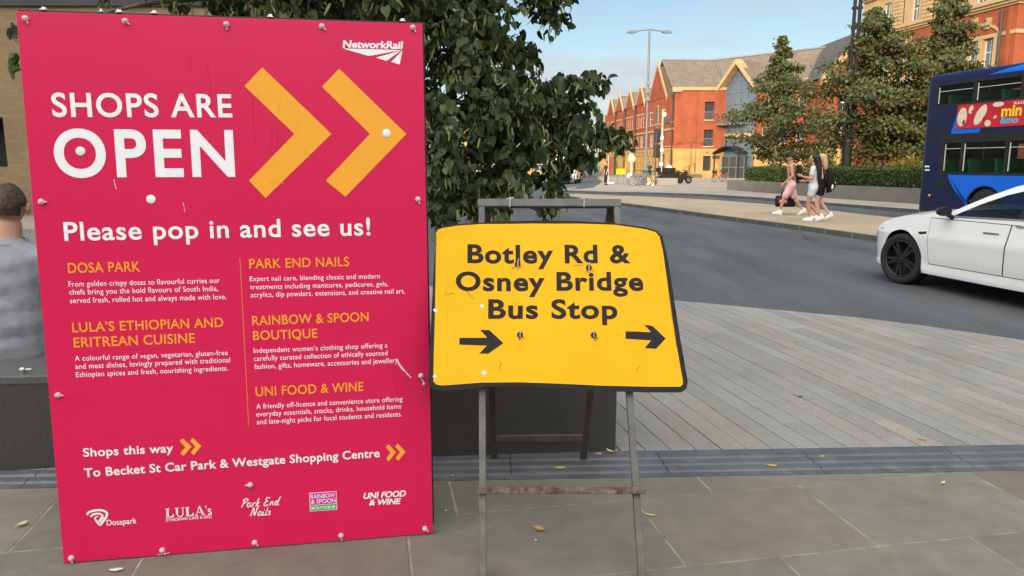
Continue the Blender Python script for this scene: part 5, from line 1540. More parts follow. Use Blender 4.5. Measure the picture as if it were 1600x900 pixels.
def hand(mb_chains, wrist, direction, side, curl=0.5, s=1.0, thumb=(0, 1, 0)):
    """five-fingered hand: palm and finger chains for chainskin"""
    w = Vector(wrist); d = Vector(direction).normalized(); th = Vector(thumb); th = (th - d * th.dot(d)).normalized(); n = d.cross(th).normalized() * side
    pal = w + d * .075 * s
    mb_chains.append([(tuple(w), .022 * s), (tuple(w + d * .035 * s), (.030 * s)), (tuple(pal), (.032 * s))])
    for k, (off, ln) in enumerate(((.026, .072), (.009, .082), (-.009, .076), (-.025, .060))):
        p0 = pal + th * off * s; chain = [(tuple(pal), .032 * s)]
        p = p0 + d * .018 * s; chain.append((tuple(p), .0095 * s)); ang = 0
        for q in range(3):
            ang += curl * .75; v = d * math.cos(ang) + n * math.sin(ang)
            p = p + v * (ln * (.42, .32, .26)[q]) * s; chain.append((tuple(p), (.0088, .0080, .0065)[q] * s))
        mb_chains.append(chain)
    p = w + d * .03 * s + th * .03 * s; q = p + (d * .6 + th * .6) * .035 * s; r = q + (d * .85 + n * .35) * .03 * s
    mb_chains.append([(tuple(w + d * .035 * s), .030 * s), (tuple(p), .013 * s), (tuple(q), .010 * s), (tuple(r), .0075 * s)])

def mesh_part(name, VF, m, parent, smooth=True):
    mb = MB(); mb.add(VF[0], VF[1], 0, None, smooth); return mb.build(name, m, parent)

def shoe(mb, ankle, yaw, pitch=0.0, s=1.0, m=0, ms=1):
    M = Matrix.Translation(ankle) @ Matrix.Rotation(yaw, 4, 'Z') @ Matrix.Rotation(pitch, 4, 'Y') @ Matrix.Scale(s, 4)
    secs = [(-.075, .030, .052), (-.05, .038, .060), (0, .040, .055), (.06, .043, .018), (.12, .046, -.012), (.165, .040, -.028), (.195, .020, -.045)]
    zb = -.068; vs_ = []; n = 10
    for (x, w, top) in secs:
        for k in range(n):
            a = math.pi * k / (n - 1); vs_.append((x, w * math.cos(a) * (1 if k not in (0, n - 1) else 1), zb + (top - zb) * math.sin(a) ** .6))
    fs = [(i * n + k, (i + 1) * n + k, (i + 1) * n + k + 1, i * n + k + 1) for i in range(len(secs) - 1) for k in range(n - 1)]
    mb.add(vs_, fs, m, M, True)
    mb.add(vs_, [tuple(range(n)), tuple(range((len(secs) - 1) * n, len(secs) * n))[::-1]], m, M, True)
    sole = [(x, w + .004) for x, w, _ in secs]; P = sole + [(x, -w) for x, w in sole[::-1]]
    mb.prism(P, zb - .024, zb + .004, 'z', ms, M)

M_eye = mat('eye', (.03, .022, .018), .25, var=0)
def fabric(name, col, var=.12, rough=.9, vs_=14, bump=.25, bs=26): return mat(name, col, rough, var=var, vs_=vs_, bump=bump, bs=bs, spec=.15)
M_hairb = mat('black_hair', (.012, .010, .010), .45, var=.4, vs_=60, bump=.3, bs=90)
M_hairbl = mat('blonde_hair', (.52, .36, .19), .5, var=.25, vs_=50, bump=.3, bs=90)
M_hairbr = mat('brown_hair', (.070, .041, .025), .55, var=.55, vs_=45, bump=.6, bs=160, col2=(.022, .013, .009), c2pos=(.5, .6), c2s=55)
M_tan_skin = mat('tanned_skin', (.47, .225, .13), .5, var=.06); M_fair_skin = mat('fair_skin', (.62, .37, .29), .5, var=.05)
M_trainer = mat('trainer_white', (.78, .77, .75), .6, var=.06); M_sole = mat('trainer_sole', (.62, .61, .58), .7, var=.1)

def walker(name, label, loc, heading, scale, legs, arms, skin, head_yaw=0, torso_lean=.03, width=1.0, pitch=0.0, group=None):
    """standing or walking body, +x forward; legs/arms: hip-knee-ankle and shoulder-elbow-wrist points (left, right)"""
    p = thing(name, label, 'person', loc, heading); p.scale = (scale,) * 3
    w = width; hip = Vector((0, 0, .95)); ch = []
    pel = (0, 0, .96); bel = (torso_lean * .4, 0, 1.10); che = (torso_lean, 0, 1.30); nek = (torso_lean + .005, 0, 1.465); nk2 = (torso_lean + .015, 0, 1.55)
    ch.append([(pel, (.125 * w, .105)), (bel, (.108 * w, .088)), (che, (.130 * w, .098)), ((torso_lean, 0, 1.42), (.085, .075)), (nek, .052), (nk2, .050)])
    for sy, (kn, an) in zip((1, -1), legs):
        h = (0, sy * .085 * w, .90)
        kn = Vector(kn); an = Vector(an); mid = kn.lerp(an, .35)
        ch.append([(pel, (.125 * w, .105)), (h, .092), (tuple(Vector(h).lerp(kn, .5)), .076), (tuple(kn), .052), (tuple(mid), .054), (tuple(kn.lerp(an, .75)), .038), (tuple(an), .034)])
    for sy, (el, wr, hd, cu, thm) in zip((1, -1), arms):
        s = (torso_lean, sy * .175 * w, 1.40); el = Vector(el); wr = Vector(wr)
        ch.append([((torso_lean, 0, 1.42), (.085, .075)), (s, .055), (tuple(Vector(s).lerp(el, .5)), .044), (tuple(el), .036), (tuple(el.lerp(wr, .4)), .036), (tuple(wr), .022)])
        hh = []; hand(hh, wr, hd, sy, cu, 1.0, thm); ch += hh
    V, F = chainskin(ch, 1)
    mb = MB(); mb.add(V, F, 0, None, True)
    M = head_shape(mb, (torso_lean + .03, 0, 1.665), 1.0, head_yaw, pitch)
    mb.build('body', [skin, M_eye], p)
    return p, M

def torso_cloth(nm, m, p, lean, w=1.0, z0=.93, z1=1.43, straps=True, r=.012, sleeves=None):
    ch = [[((0, 0, z0), (.128 * w + r, .108 + r)), ((lean * .4, 0, 1.10), (.110 * w + r, .090 + r)), ((lean, 0, 1.30), (.132 * w + r, .10 + r)), ((lean, 0, z1 - .01), (.088 + r, .078 + r))]]
    if straps:
        for sy in (1, -1): ch.append([((lean, 0, z1 - .01), (.088 + r, .078 + r)), ((lean, sy * .13 * w, z1 + .01), .056)])
    if sleeves:
        for s, e in sleeves: ch.append([((lean, 0, z1 - .01), (.088 + r, .078 + r)), (s, .064), (tuple(Vector(s).lerp(Vector(e), .55)), .055)])
    return mesh_part(nm, chainskin(ch, 2), m, p)
def shorts(nm, m, p, legs, f, r=.02, w=1.0, top=1.0):
    ch = []
    for sy, (kn, an) in zip((1, -1), legs):
        h = (0, sy * .085 * w, .88)
        ch.append([((0, 0, top), (.128 * w + r * .6, .106 + r * .6)), ((0, 0, .94), (.135 * w + r, .115 + r)), (h, .098 + r), (tuple(Vector(h).lerp(Vector(kn), f * .6)), .084 + r), (tuple(Vector(h).lerp(Vector(kn), f * .9)), .080 + r), (tuple(Vector(h).lerp(Vector(kn), f)), .074 + r)])
    return mesh_part(nm, chainskin(ch, 2), m, p)
def backpack(name, label, loc, rz, s, m, logo=None, group=None):
    b = thing(name, label, 'backpack', loc, rz)
    mb = MB(); st = [(-.24, .12, .06), (-.22, .145, .10), (-.05, .16, .13), (.12, .15, .12), (.21, .11, .08), (.24, .05, .03)]
    vs_ = []; n = 16
    for z, w, d in st:
        for k in range(n):
            a = 2 * math.pi * k / n; c, q = math.cos(a), math.sin(a)
            vs_.append((-d * (0.5 + .5 * abs(c) ** .6 * (1 if c > 0 else -1)) * s, w * abs(q) ** .6 * (1 if q > 0 else -1) * s, z * s))
    fs = [(i * n + k, i * n + (k + 1) % n, (i + 1) * n + (k + 1) % n, (i + 1) * n + k) for i in range(len(st) - 1) for k in range(n)] + [tuple(range(n))[::-1], tuple(range((len(st) - 1) * n, len(st) * n))]
    mb.add(vs_, fs, 0, None, True); mb.build('bag', m, b)
    mb = MB(); mb.ball((-.115 * s, 0, -.09 * s), (.05 * s, .11 * s, .10 * s)); mb.build('pocket', m, b)
    for sy in (1, -1):
        mb = MB(); mb.tube([(-.01, sy * .09 * s, .17 * s), (.09, sy * .115, .225 * s), (.20, sy * .125, .12 * s), (.19, sy * .13, -.05 * s), (.05, sy * .13 * s, -.17 * s)], .014, 6); mb.build('strap', m, b)
    if logo:
        mb = MB(); mb.ball((-.155 * s, .02 * s, -.05 * s), (.012 * s, .035 * s, .022 * s)); mb.ball((-.10 * s, .135 * s, -.12 * s), (.03 * s, .012 * s, .05 * s)); mb.build('badge', M_white, b)
    return b

# man in pink shorts walking to the left
HM = R(166)
legsM = [((.20, .09, .50), (.30, .09, .10)), ((-.10, -.09, .50), (-.36, -.09, .15))]
armsM = [((.02, .25, 1.14), (.24, .22, .93), (.5, 0, -.85), .6, (1, 0, .2)), ((-.05, -.25, 1.12), (.10, -.24, .86), (.3, 0, -1), .9, (1, 0, 0))]
man, MH = walker('person', 'man in a dark cap, sleeveless top and pink shorts striding along the median', (8.18, 21.99, .10), HM, 1.0, legsM, armsM, mat('sunburnt_skin', (.56, .25, .16), .5, var=.06), 0.0, .05)
torso_cloth('vest', fabric('beige_vest', (.42, .28, .22)), man, .05, 1.0, .95, 1.42)
shorts('shorts', fabric('pink_shorts', (.74, .46, .48), .2, vs_=9), man, legsM, .84, .022)
mb = MB(); shoe(mb, (.30, .09, .10), 0, R(-6)); mb.build('shoe', [M_trainer, M_sole], man)
mb = MB(); shoe(mb, (-.36, -.09, .15), 0, R(28)); mb.build('shoe', [M_trainer, M_sole], man)
for (x, y, z) in ((.30, .09, .10), (-.36, -.09, .15)):
    mb = MB(); mb.tube([(x, y, z - .02), (x - .01, y, z + .07)], [.040, .042], 10); mb.build('sock', M_trainer, man)
M_cap = fabric('dark_cap', (.03, .034, .045))
mb = MB(); c = (.075, 0, 1.70)
mb.ball((.07, 0, 1.705), (.108, .086, .092), 0, None, 18, 10); mb.prism([(.10, -.075), (.17, -.07), (.235, -.045), (.245, 0), (.235, .045), (.17, .07), (.10, .075)], 1.700, 1.712, 'z')
mb.build('cap', M_cap, man)
M_bag = fabric('black_bag', (.012, .012, .014), .3, .7)
def world_of(loc, rz, p):
    c, s = math.cos(rz), math.sin(rz); return (loc[0] + p[0] * c - p[1] * s, loc[1] + p[0] * s + p[1] * c, loc[2] + p[2])
backpack('backpack', 'plain black backpack on the back of the man in the cap', world_of((8.18, 21.99, .10), HM, (-.12, 0, 1.20)), HM, 1.12, M_bag)
# holdall hanging from his far hand
hold = thing('holdall', 'dark holdall with a red and white panel carried by the man in the cap', 'bag', world_of((8.18, 21.99, .10), HM, (.12, -.27, .22)), HM)
mb = MB()
sec = [(-.28, .8), (-.25, 1), (.25, 1), (.28, .8)]; n = 14; vs_ = []
for x, k in sec:
    for q in range(n):
        a = 2 * math.pi * q / n; vs_.append((x, .13 * k * math.cos(a), .17 + .17 * k * math.sin(a)))
mb.add(vs_, [(i * n + k, i * n + (k + 1) % n, (i + 1) * n + (k + 1) % n, (i + 1) * n + k) for i in range(3) for k in range(n)] + [tuple(range(n))[::-1], tuple(range(3 * n, 4 * n))], 0, None, True)
mb.build('bag', fabric('navy_bag', (.02, .024, .04)), hold)
mb = MB(); mb.box(-.05, .20, -.005, .14, .10, .26); mb.build('panel', mat('red_panel', (.45, .05, .05), .6), hold, bevel=.02)
mb = MB(); mb.box(-.02, .17, .1405, .144, .15, .20); mb.build('stripe', M_white, hold)
mb = MB(); mb.tube([(-.14, 0, .33), (-.10, 0, .50), (-.02, .03, .56), (.08, 0, .50), (.13, 0, .33)], .014, 6); mb.build('handle', M_bag, hold)
# dark-haired woman in pale grey
W1 = (7.84, 19.55, .10); HW1 = R(150); S1_ = .965
legs1 = [((.10, .08, .50), (.02, .08, .10)), ((.12, -.08, .50), (-.22, -.08, .135))]
arms1 = [((.02, .24, 1.15), (.26, .20, 1.20), (.8, 0, .35), .4, (0, 0, 1)), ((.05, -.23, 1.14), (.25, -.18, 1.06), (.9, .1, .1), .5, (0, 0, 1))]
w1, M1 = walker('person', 'woman with waist-length black hair in pale grey top and shorts', W1, HW1, S1_, legs1, arms1, M_tan_skin, R(15), .02, .86)
torso_cloth('top', fabric('pale_grey_top', (.55, .55, .58)), w1, .02, .86, .95, 1.42, True, .014, [((.02, .155, 1.39), (.02, .24, 1.15)), ((.02, -.155, 1.39), (.05, -.23, 1.14))])
shorts('shorts', fabric('pale_shorts', (.58, .58, .62)), w1, legs1, .42, .016, .86)
mb = MB(); mb.ball((.035, 0, 1.685), (.108, .088, .118), 0, None, 18, 10)
VF = chainskin([[((-.02, 0, 1.70), (.10, .09)), ((-.06, 0, 1.55), (.105, .085)), ((-.10, 0, 1.35), (.12, .07)), ((-.12, 0, 1.15), (.095, .055)), ((-.115, 0, 1.02), (.045, .03))]], 2)
mb.add(VF[0], VF[1], 0, None, True)
h_ = mb.build('hair', M_hairb, w1)
h_.location = (-.028, 0, .006)
mb = MB(); shoe(mb, (.02, .08, .10), 0, 0, .95); mb.build('shoe', [M_trainer, M_sole], w1)
mb = MB(); shoe(mb, (-.22, -.08, .135), 0, R(24), .95); mb.build('shoe', [M_trainer, M_sole], w1)
# blonde woman in black with a large backpack
W2 = (8.36, 20.3, .10); HW2 = R(158); S2_ = .975
legs2 = [((.10, .08, .50), (.02, .08, .10)), ((.02, -.08, .50), (-.26, -.08, .14))]
arms2 = [((.0, .24, 1.14), (.20, .20, 1.0), (.8, 0, -.3), .5, (0, 0, 1)), ((.03, -.23, 1.13), (.24, -.18, 1.05), (.9, .1, .1), .5, (0, 0, 1))]
w2, M2 = walker('person', 'woman with long blonde hair in black top and shorts carrying a large backpack', W2, HW2, S2_, legs2, arms2, M_fair_skin, R(-10), .05, .88)
torso_cloth('top', fabric('black_top', (.015, .015, .016)), w2, .05, .88, .95, 1.42, True, .014)
shorts('shorts', fabric('black_shorts', (.016, .016, .018)), w2, legs2, .45, .018, .88)
mb = MB(); mb.ball((.035, 0, 1.685), (.108, .088, .118), 0, None, 18, 10)
VF = chainskin([[((-.01, 0, 1.70), (.10, .09)), ((-.05, 0, 1.55), (.105, .085)), ((-.07, -.02, 1.38), (.115, .06)), ((-.05, -.03, 1.22), (.07, .035))]], 2)
mb.add(VF[0], VF[1], 0, None, True); h_ = mb.build('hair', M_hairbl, w2); h_.location = (-.0, 0, .006)
mb = MB(); shoe(mb, (.02, .08, .10), 0, 0, .95); mb.build('shoe', [M_trainer, M_sole], w2)
mb = MB(); shoe(mb, (-.26, -.08, .14), 0, R(26), .95); mb.build('shoe', [M_trainer, M_sole], w2)
backpack('backpack', 'large bulging black backpack with white badges worn by the blonde woman', world_of(W2, HW2, (-.12, 0, 1.05)), HW2, 1.38, M_bag, True)

# ---- man sitting on the bench with his back to us
SM = (-2.79, 4.10, -0.035); HS = R(97)
sit = thing('person', 'man in a grey T-shirt sitting on the granite bench seen from behind', 'person', SM, HS)
sk = mat('sitter_skin', (.44, .24, .16), .55, var=.08, vs_=20)
ch = [[((0, 0, .62), (.16, .13)), ((.0, 0, .78), (.145, .115)), ((.01, 0, .95), (.155, .115)), ((.02, 0, 1.08), (.105, .085)), ((.035, 0, 1.17), .062), ((.05, 0, 1.25), .060)]]
for sy in (1, -1):
    ch.append([((0, 0, .62), (.16, .13)), ((.06, sy * .10, .60), .095), ((.28, sy * .13, .60), .080), ((.48, sy * .15, .58), .060), ((.50, sy * .15, .36), .052), ((.50, sy * .15, .10), .040)])
    sh = (.02, sy * .195, 1.05); el = (.06, sy * .27, .78); wr = (.30, sy * .17, .69)
    ch.append([((.02, 0, 1.08), (.105, .085)), (sh, .066), (tuple(Vector(sh).lerp(Vector(el), .5)), .055), (el, .045), (tuple(Vector(el).lerp(Vector(wr), .4)), .043), (wr, .027)])
    hh = []; hand(hh, wr, (.9, -sy * .2, -.25), sy, .35, 1.0, (0, -sy, .2)); ch += hh
V, F = chainskin(ch, 1); mb = MB(); mb.add(V, F, 0, None, True)
MS = head_shape(mb, (.065, 0, 1.355), 1.0, R(12), R(6))
for sy in (-1, 1):
    mb.ball((-.002, sy * .089, -.012), (.019, .010, .033), 0, MS, 12, 8); mb.ball((-.010, sy * .097, -.004), (.013, .007, .024), 0, MS, 10, 7)
mb.build('body', [sk, M_eye], sit)
M_tee = mat('grey_tee', (.25, .265, .295), .95, var=.10, vs_=14, bump=.35, bs=16, spec=.1)
ch = [[((.0, 0, .575), (.190, .155)), ((.0, 0, .62), (.187, .152)), ((-.015, 0, .70), (.18, .145)), ((-.01, 0, .85), (.168, .13)), ((.0, 0, 1.00), (.168, .122)), ((.02, 0, 1.10), (.105, .088)), ((.032, 0, 1.145), (.075, .072))]]
for sy in (1, -1):
    sh = (.02, sy * .195, 1.05); el = (.06, sy * .27, .78)
    ch.append([((.02, 0, 1.10), (.105, .088)), (sh, .080), (tuple(Vector(sh).lerp(Vector(el), .45)), .076), (tuple(Vector(sh).lerp(Vector(el), .75)), .080)])
V, F = chainskin(ch, 3)
def fold(p):
    x, y, z = p
    k = .5 + .5 * math.sin(z * 9 + y * 5)
    f = .0045 * k * math.sin(z * 34 + abs(y) * 40 + 1.2 * math.sin(y * 12)) + .0022 * math.sin(y * 40 - z * 17 + math.sin(z * 25)) + .003 * math.sin(z * 55 + y * 9)
    return (x + f * (-1 if x < 0 else .4), y * (1 + .010 * math.sin(z * 28)), z)
V = [fold(p) for p in V]
mesh_part('t_shirt', (V, F), M_tee, sit)
mb = MB(); mb.tube([(.035 + .078 * math.cos(a), .080 * math.sin(a), 1.165 + .012 * math.cos(a)) for a in np.linspace(0, 2 * math.pi, 25)], .0085, 7); mb.build('collar', M_tee, sit)
ch = []
for sy in (1, -1):
    ch.append([((0, 0, .60), (.172, .140)), ((.06, sy * .10, .605), .103), ((.28, sy * .13, .605), .092), ((.48, sy * .15, .585), .072), ((.50, sy * .15, .36), .066), ((.50, sy * .15, .12), .060)])
mesh_part('trousers', chainskin(ch, 2), fabric('black_trousers', (.012, .012, .013)), sit)
for sy in (1, -1):
    mb = MB(); shoe(mb, (.50, sy * .15, .098), 0); mb.build('shoe', [M_black, M_rubber], sit)
mb = MB(); nu, nv = 30, 16; vs_ = []; fs = []
MHd = Matrix.Translation((.065, 0, 1.355)) @ Matrix.Rotation(R(12), 4, 'Z') @ Matrix.Rotation(R(6), 4, 'Y')
for j in range(nv + 1):
    t = math.pi * .64 * j / nv
    for i in range(nu):
        a = 2 * math.pi * i / nu; x, y, z = math.sin(t) * math.cos(a), math.sin(t) * math.sin(a), math.cos(t)
        if x > .25 and z < .45:       # face stays free: lift the hairline
            z = .45 + (z - .45) * .12
            q = math.sqrt(max(0, 1 - z * z)) / max(1e-6, math.hypot(x, y)); x *= q; y *= q
        b = 1 + .022 * math.sin(a * 11 + z * 19) * math.sin(z * 23 + a * 5) + .012 * math.sin(a * 23 + z * 31)
        shr = 1.0 - .34 * max(0, -z) ** 1.3
        if abs(y) > .80 and z < .12: z = .12 + (z - .12) * .35          # cut short round the ears
        vs_.append((x * .110 * b * shr - .004, y * .0885 * b * shr, z * .128 * b + .004))
for j in range(nv):
    for i in range(nu):
        i2 = (i + 1) % nu; fs.append((j * nu + i, (j + 1) * nu + i, (j + 1) * nu + i2, j * nu + i2))
mb.add(vs_, fs, 0, MHd, True); mb.build('hair', M_hairbr, sit)
# ---------------------------------------------------------------- cars
def car_paint(name, col):
    m = mat(name, col, .28, 0.0, var=0.0, spec=.5, coat=.8); return m
M_carwhite = car_paint('white_car_paint', (.80, .81, .81)); M_carblack = car_paint('black_car_paint', (.015, .015, .017)); M_cargrey = car_paint('silver_car_paint', (.45, .46, .47))
M_carglass = glass_mat('car_glass', (.008, .010, .012), .015, .30, 0.8)
M_carroof = glass_mat('car_roof_glass', (.012, .013, .015), .02)
M_trim = mat('black_trim', (.014, .014, .015), .35, var=.1)
M_chrome = mat('satin_trim', (.42, .43, .44), .3, .8, var=.05)
M_rim = mat('dark_rim', (.030, .031, .034), .42, .4, var=.1)
I_ = np.interp
def cw(x): return float(I_(x, [-3.86, -3.7, -3.3, -2.8, -1.4, -.2, .2, .42, .58, .70, .79, .84], [.70, .82, .89, .915, .925, .92, .905, .870, .815, .73, .62, .45]))
def cp(z): return float(I_(z, [.18, .24, .30, .42, .60, .665, .70, .80, .90, 1.02], [.945, .978, .950, .974, .990, 1.0, .984, .966, .948, .92]))
def cy_(x, z): return cw(x) * cp(z)
def zu(x): return float(I_(x, [-3.86, -3.5, -3.0, -2, -.8, -.55, -.3, 0, .25, .45, .60, .72, .80, .84], [.98, 1.02, 1.0, .965, .935, .938, .932, .902, .850, .782, .715, .650, .590, .53]))
def zl(x):
    z = float(I_(x, [-3.86, -3.4, -2.4, -.4, .5, .84], [.32, .22, .20, .20, .20, .25]))
    for c in (0.0, -2.875):
        d = abs(x - c)
        if d < .385: z = max(z, .335 + math.sqrt(.385 ** 2 - d ** 2))
    return z
ARC = [(-.62, .925), (-.85, 1.045), (-1.10, 1.165), (-1.40, 1.285), (-1.70, 1.365), (-2.0, 1.405), (-2.3, 1.412), (-2.6, 1.385), (-2.9, 1.325), (-3.2, 1.22), (-3.5, 1.06)]
def ay(z): return float(I_(z, [.90, 1.05, 1.25, 1.42], [.865, .80, .695, .585]))
def make_car(name, label, paint, loc, rz, steer=0.0, detail=True, group=None):
    t = thing(name, label, 'car', loc, rz, group)
    xs = sorted(set([.84, .82, .79, .75, .70, .64, .58, .5, .44] + [c + .385 * math.sin(a) for c in (0, -2.875) for a in np.linspace(-math.pi / 2, math.pi / 2, 19)] + list(np.linspace(-.42, -2.45, 16)) + list(np.linspace(-3.3, -3.86, 7))), reverse=True)
    mb = MB(); nr = 14
    for sy in (1, -1):
        vs_ = []
        for x in xs:
            a, b = zl(x), zu(x)
            for k in range(nr + 1):
                z = a + (b - a) * k / nr; vs_.append((x, sy * cy_(x, z), z))
        fs = []
        for i in range(len(xs) - 1):
            for k in range(nr):
                q = (i * (nr + 1) + k, (i + 1) * (nr + 1) + k, (i + 1) * (nr + 1) + k + 1, i * (nr + 1) + k + 1)
                fs.append(q if sy < 0 else q[::-1])
        mb.add(vs_, fs, 0, None, True)
        # wheel arch returns
        for c in (0, -2.875):
            P = [(c + .385 * math.cos(a), .335 + .385 * math.sin(a)) for a in np.linspace(-.25, math.pi + .25, 20)]
            v2 = [(p[0], sy * cy_(p[0], p[1]) * .999, p[1]) for p in P] + [(p[0], sy * .60, p[1]) for p in P]
            mb.add(v2, [(i, i + 1, 20 + i + 1, 20 + i) for i in range(19)], 1, None, True)
            mb.add([(p[0], sy * .60, p[1]) for p in P], [tuple(range(20))], 1)
    # bonnet, nose and boot lid between the two sides
    def deck(x_list, crown, m=0):
        n = 12; vs_ = []
        for x in x_list:
            z = zu(x); y = cy_(x, z); cr = crown(x)
            for k in range(n + 1):
                u = -1 + 2 * k / n; vs_.append((x + (.05 * (1 - u * u) if x > .6 else 0), y * u, z + cr * (1 - abs(u) ** 2.4)))
        mb.add(vs_, [(i * (n + 1) + k, (i + 1) * (n + 1) + k, (i + 1) * (n + 1) + k + 1, i * (n + 1) + k + 1) for i in range(len(x_list) - 1) for k in range(n)], m, None, True)
    deck([x for x in xs if x >= -.62] + [-.62], lambda x: float(I_(x, [-.6, 0, .5, .84], [.075, .075, .05, .02])))
    deck([-3.40] + [x for x in xs if x < -3.45], lambda x: .03)
    for x, sg in ((.84, 1), (-3.86, -1)):
        n = 12; vs_ = []
        for k in range(n + 1):
            u = -1 + 2 * k / n
            for j in range(6):
                z = zl(x) + (zu(x) - zl(x)) * j / 5; vs_.append((x + sg * (.05 * (1 - u * u) + (.02 * math.sin(math.pi * j / 5))), cy_(x, z) * u, z + (.02 * (1 - abs(u) ** 2.4) if j == 5 else 0)))
        mb.add(vs_, [(k * 6 + j, (k + 1) * 6 + j, (k + 1) * 6 + j + 1, k * 6 + j + 1) for k in range(n) for j in range(5)], 0, None, True)
    mb.box(-3.6, .42, -.70, .70, .19, .45, 1)
    # roof rails: outer arc to inner arc
    for sy in (1, -1):
        vs_ = []
        for (x, z) in ARC:
            y = ay(z)
            vs_ += [(x, sy * (y - .055), z + .028), (x, sy * y, z), (x - .0, sy * (y + .012), z - .035), (x + (.03 if x > -2 else -.03) * 0, sy * (ay(z - .07) + .004), z - .065)]
        mb.add(vs_, [(i * 4 + k, (i + 1) * 4 + k, (i + 1) * 4 + k + 1, i * 4 + k + 1) for i in range(len(ARC) - 1) for k in range(3)], 0, None, True)
    mb.build('body', [paint, M_trim], t)
    # windscreen and roof glass
    mb = MB(); n = 12; vs_ = []
    for (x, z) in ARC:
        y = ay(z) - .055; lead = float(I_(x, [-3.5, -2.9, -2.2, -1.7, -.62], [-.10, -.06, 0, .05, .16]))
        for k in range(n + 1):
            u = -1 + 2 * k / n; vs_.append((x + lead * (1 - u * u), y * u, z + .026 + .045 * (1 - u * u) * float(I_(x, [-3.5, -2, -.6], [.4, 1, .4]))))
    fs = [(i * (n + 1) + k, (i + 1) * (n + 1) + k, (i + 1) * (n + 1) + k + 1, i * (n + 1) + k + 1) for i in range(len(ARC) - 1) for k in range(n)]
    mi = [0 if i < 4 else 1 for i in range(len(ARC) - 1) for k in range(n)]
    mb.v = vs_; mb.f = [list(f) for f in fs]; mb.m = mi; mb.s = [True] * len(fs)
    mb.build('windscreen', [M_carglass, M_carroof], t)
    # side windows
    def side_glass(nm, x0, x1, sy, m, off=.004):
        mb = MB(); q = []
        N = 12
        AX = [p[0] for p in ARC][::-1]; AZ = [p[1] - .062 for p in ARC][::-1]
        for k in range(N + 1):
            x = x0 + (x1 - x0) * k / N; zt = float(I_(x, AX, AZ)); zb = zu(x) + .012
            zt = max(zt, zb + .004)
            q += [(x, sy * (cy_(x, zu(x)) - .012 - off), zb), (x, sy * (ay(zt) - off), zt)]
        mb.add(q, [(2 * k, 2 * k + 1, 2 * k + 3, 2 * k + 2) for k in range(N)], 0, None, True)
        return mb.build(nm, m, t)
    for sy in (1, -1):
        side_glass('side_window', -.80, -1.70, sy, M_carglass)
        side_glass('side_window', -1.80, -2.85, sy, M_carglass)
        side_glass('pillar', -1.695, -1.805, sy, M_trim, -.002)
        side_glass('quarter_trim', -2.84, -3.3, sy, M_trim, -.001)
        side_glass('quarter_trim', -.70, -.81, sy, M_trim, -.001)
        mb = MB(); vs_ = []
        for k in range(21):
            x = -.70 - 2.55 * k / 20; y = cy_(x, zu(x)); z = zu(x)
            vs_ += [(x, sy * (y + .003), z - .006), (x, sy * (y + .001), z + .012), (x, sy * (y - .018), z + .016)]
        mb.add(vs_, [(3 * k + j, 3 * k + 3 + j, 3 * k + 4 + j, 3 * k + 1 + j) for k in range(20) for j in range(2)], 0, None, True)
        mb.build('window_trim', M_chrome, t)
        for (xa, xb, rear) in ((-.47, -1.65, 0), (-1.667, -2.62, 1)):
            mb = MB(); vs_ = []; nx, nz = 14, 14
            for i in range(nx + 1):
                for k in range(nz + 1):
                    f = k / nz; z = .335 + f * (.90 - .335)
                    a = xa - (.03 * (1 - f) if not rear else -.05 * (1 - f)); b = xb + (-.0 + .05 * (1 - f)) * (1 if not rear else -2)
                    x = a + (b - a) * i / nx; zz = min(z, zu(x) - .012) if k == nz else .335 + f * (zu(x) - .012 - .335)
                    vs_.append((x, sy * (cy_(x, zz) + .0035 - .014 * math.exp(-((zz - .50) / .07) ** 2) * 0), zz))
            fs = [(i * (nz + 1) + k, (i + 1) * (nz + 1) + k, (i + 1) * (nz + 1) + k + 1, i * (nz + 1) + k + 1) for i in range(nx) for k in range(nz)]
            if sy > 0: fs = [f[::-1] for f in fs]
            mb.add(vs_, fs, 0, None, True)
            # dark shut line round the door
            ring = [i * (nz + 1) for i in range(nx + 1)] + [nx * (nz + 1) + k for k in range(1, nz + 1)] + [i * (nz + 1) + nz for i in range(nx - 1, -1, -1)] + [k for k in range(nz - 1, 0, -1)]
            cx = sum(vs_[r][0] for r in ring) / len(ring); cz = sum(vs_[r][2] for r in ring) / len(ring)
            out = []
            for r in ring:
                x, y, z = vs_[r]; dx, dz = (x - cx), (z - cz)
                x2 = x + .008 * (1 if dx > 0 else -1) * (abs(dx) > .35); z2 = z + .008 * (1 if dz > 0 else -1) * (abs(dz) > .2)
                out.append((x2, sy * (cy_(x2, min(z2, zu(x2))) + .0015), z2))
            mb.add([vs_[r] for r in ring] + out, [(i, (i + 1) % len(ring), len(ring) + (i + 1) % len(ring), len(ring) + i) for i in range(len(ring))], 1)
            d = mb.build('door', [paint, M_trim], t)
            xh = xb + .24
            mb = MB(); mb.box(xh - .11, xh + .11, -.0045, .0045, .780, .802, 0, Matrix.Translation((0, sy * (cy_(xh, .79) + .006), 0))); mb.build('handle', M_chrome, d, bevel=.004)
        mb = MB(); vs_ = []
        for (px_, pz) in ((-.29, .715), (-.44, .735), (-.45, .705), (-.34, .685)): vs_.append((px_, sy * (cy_(px_, pz) + .004), pz))
        mb.add(vs_, [(0, 1, 2, 3) if sy < 0 else (3, 2, 1, 0)]); mb.build('side_repeater', M_trim, t)
        # mirror
        mb = MB(); c = Vector((-.80, sy * 1.00, 1.005))
        secs = [(.08, .03, .02), (.055, .065, .042), (0, .082, .056), (-.04, .080, .054)]
        vs_ = []; n = 14
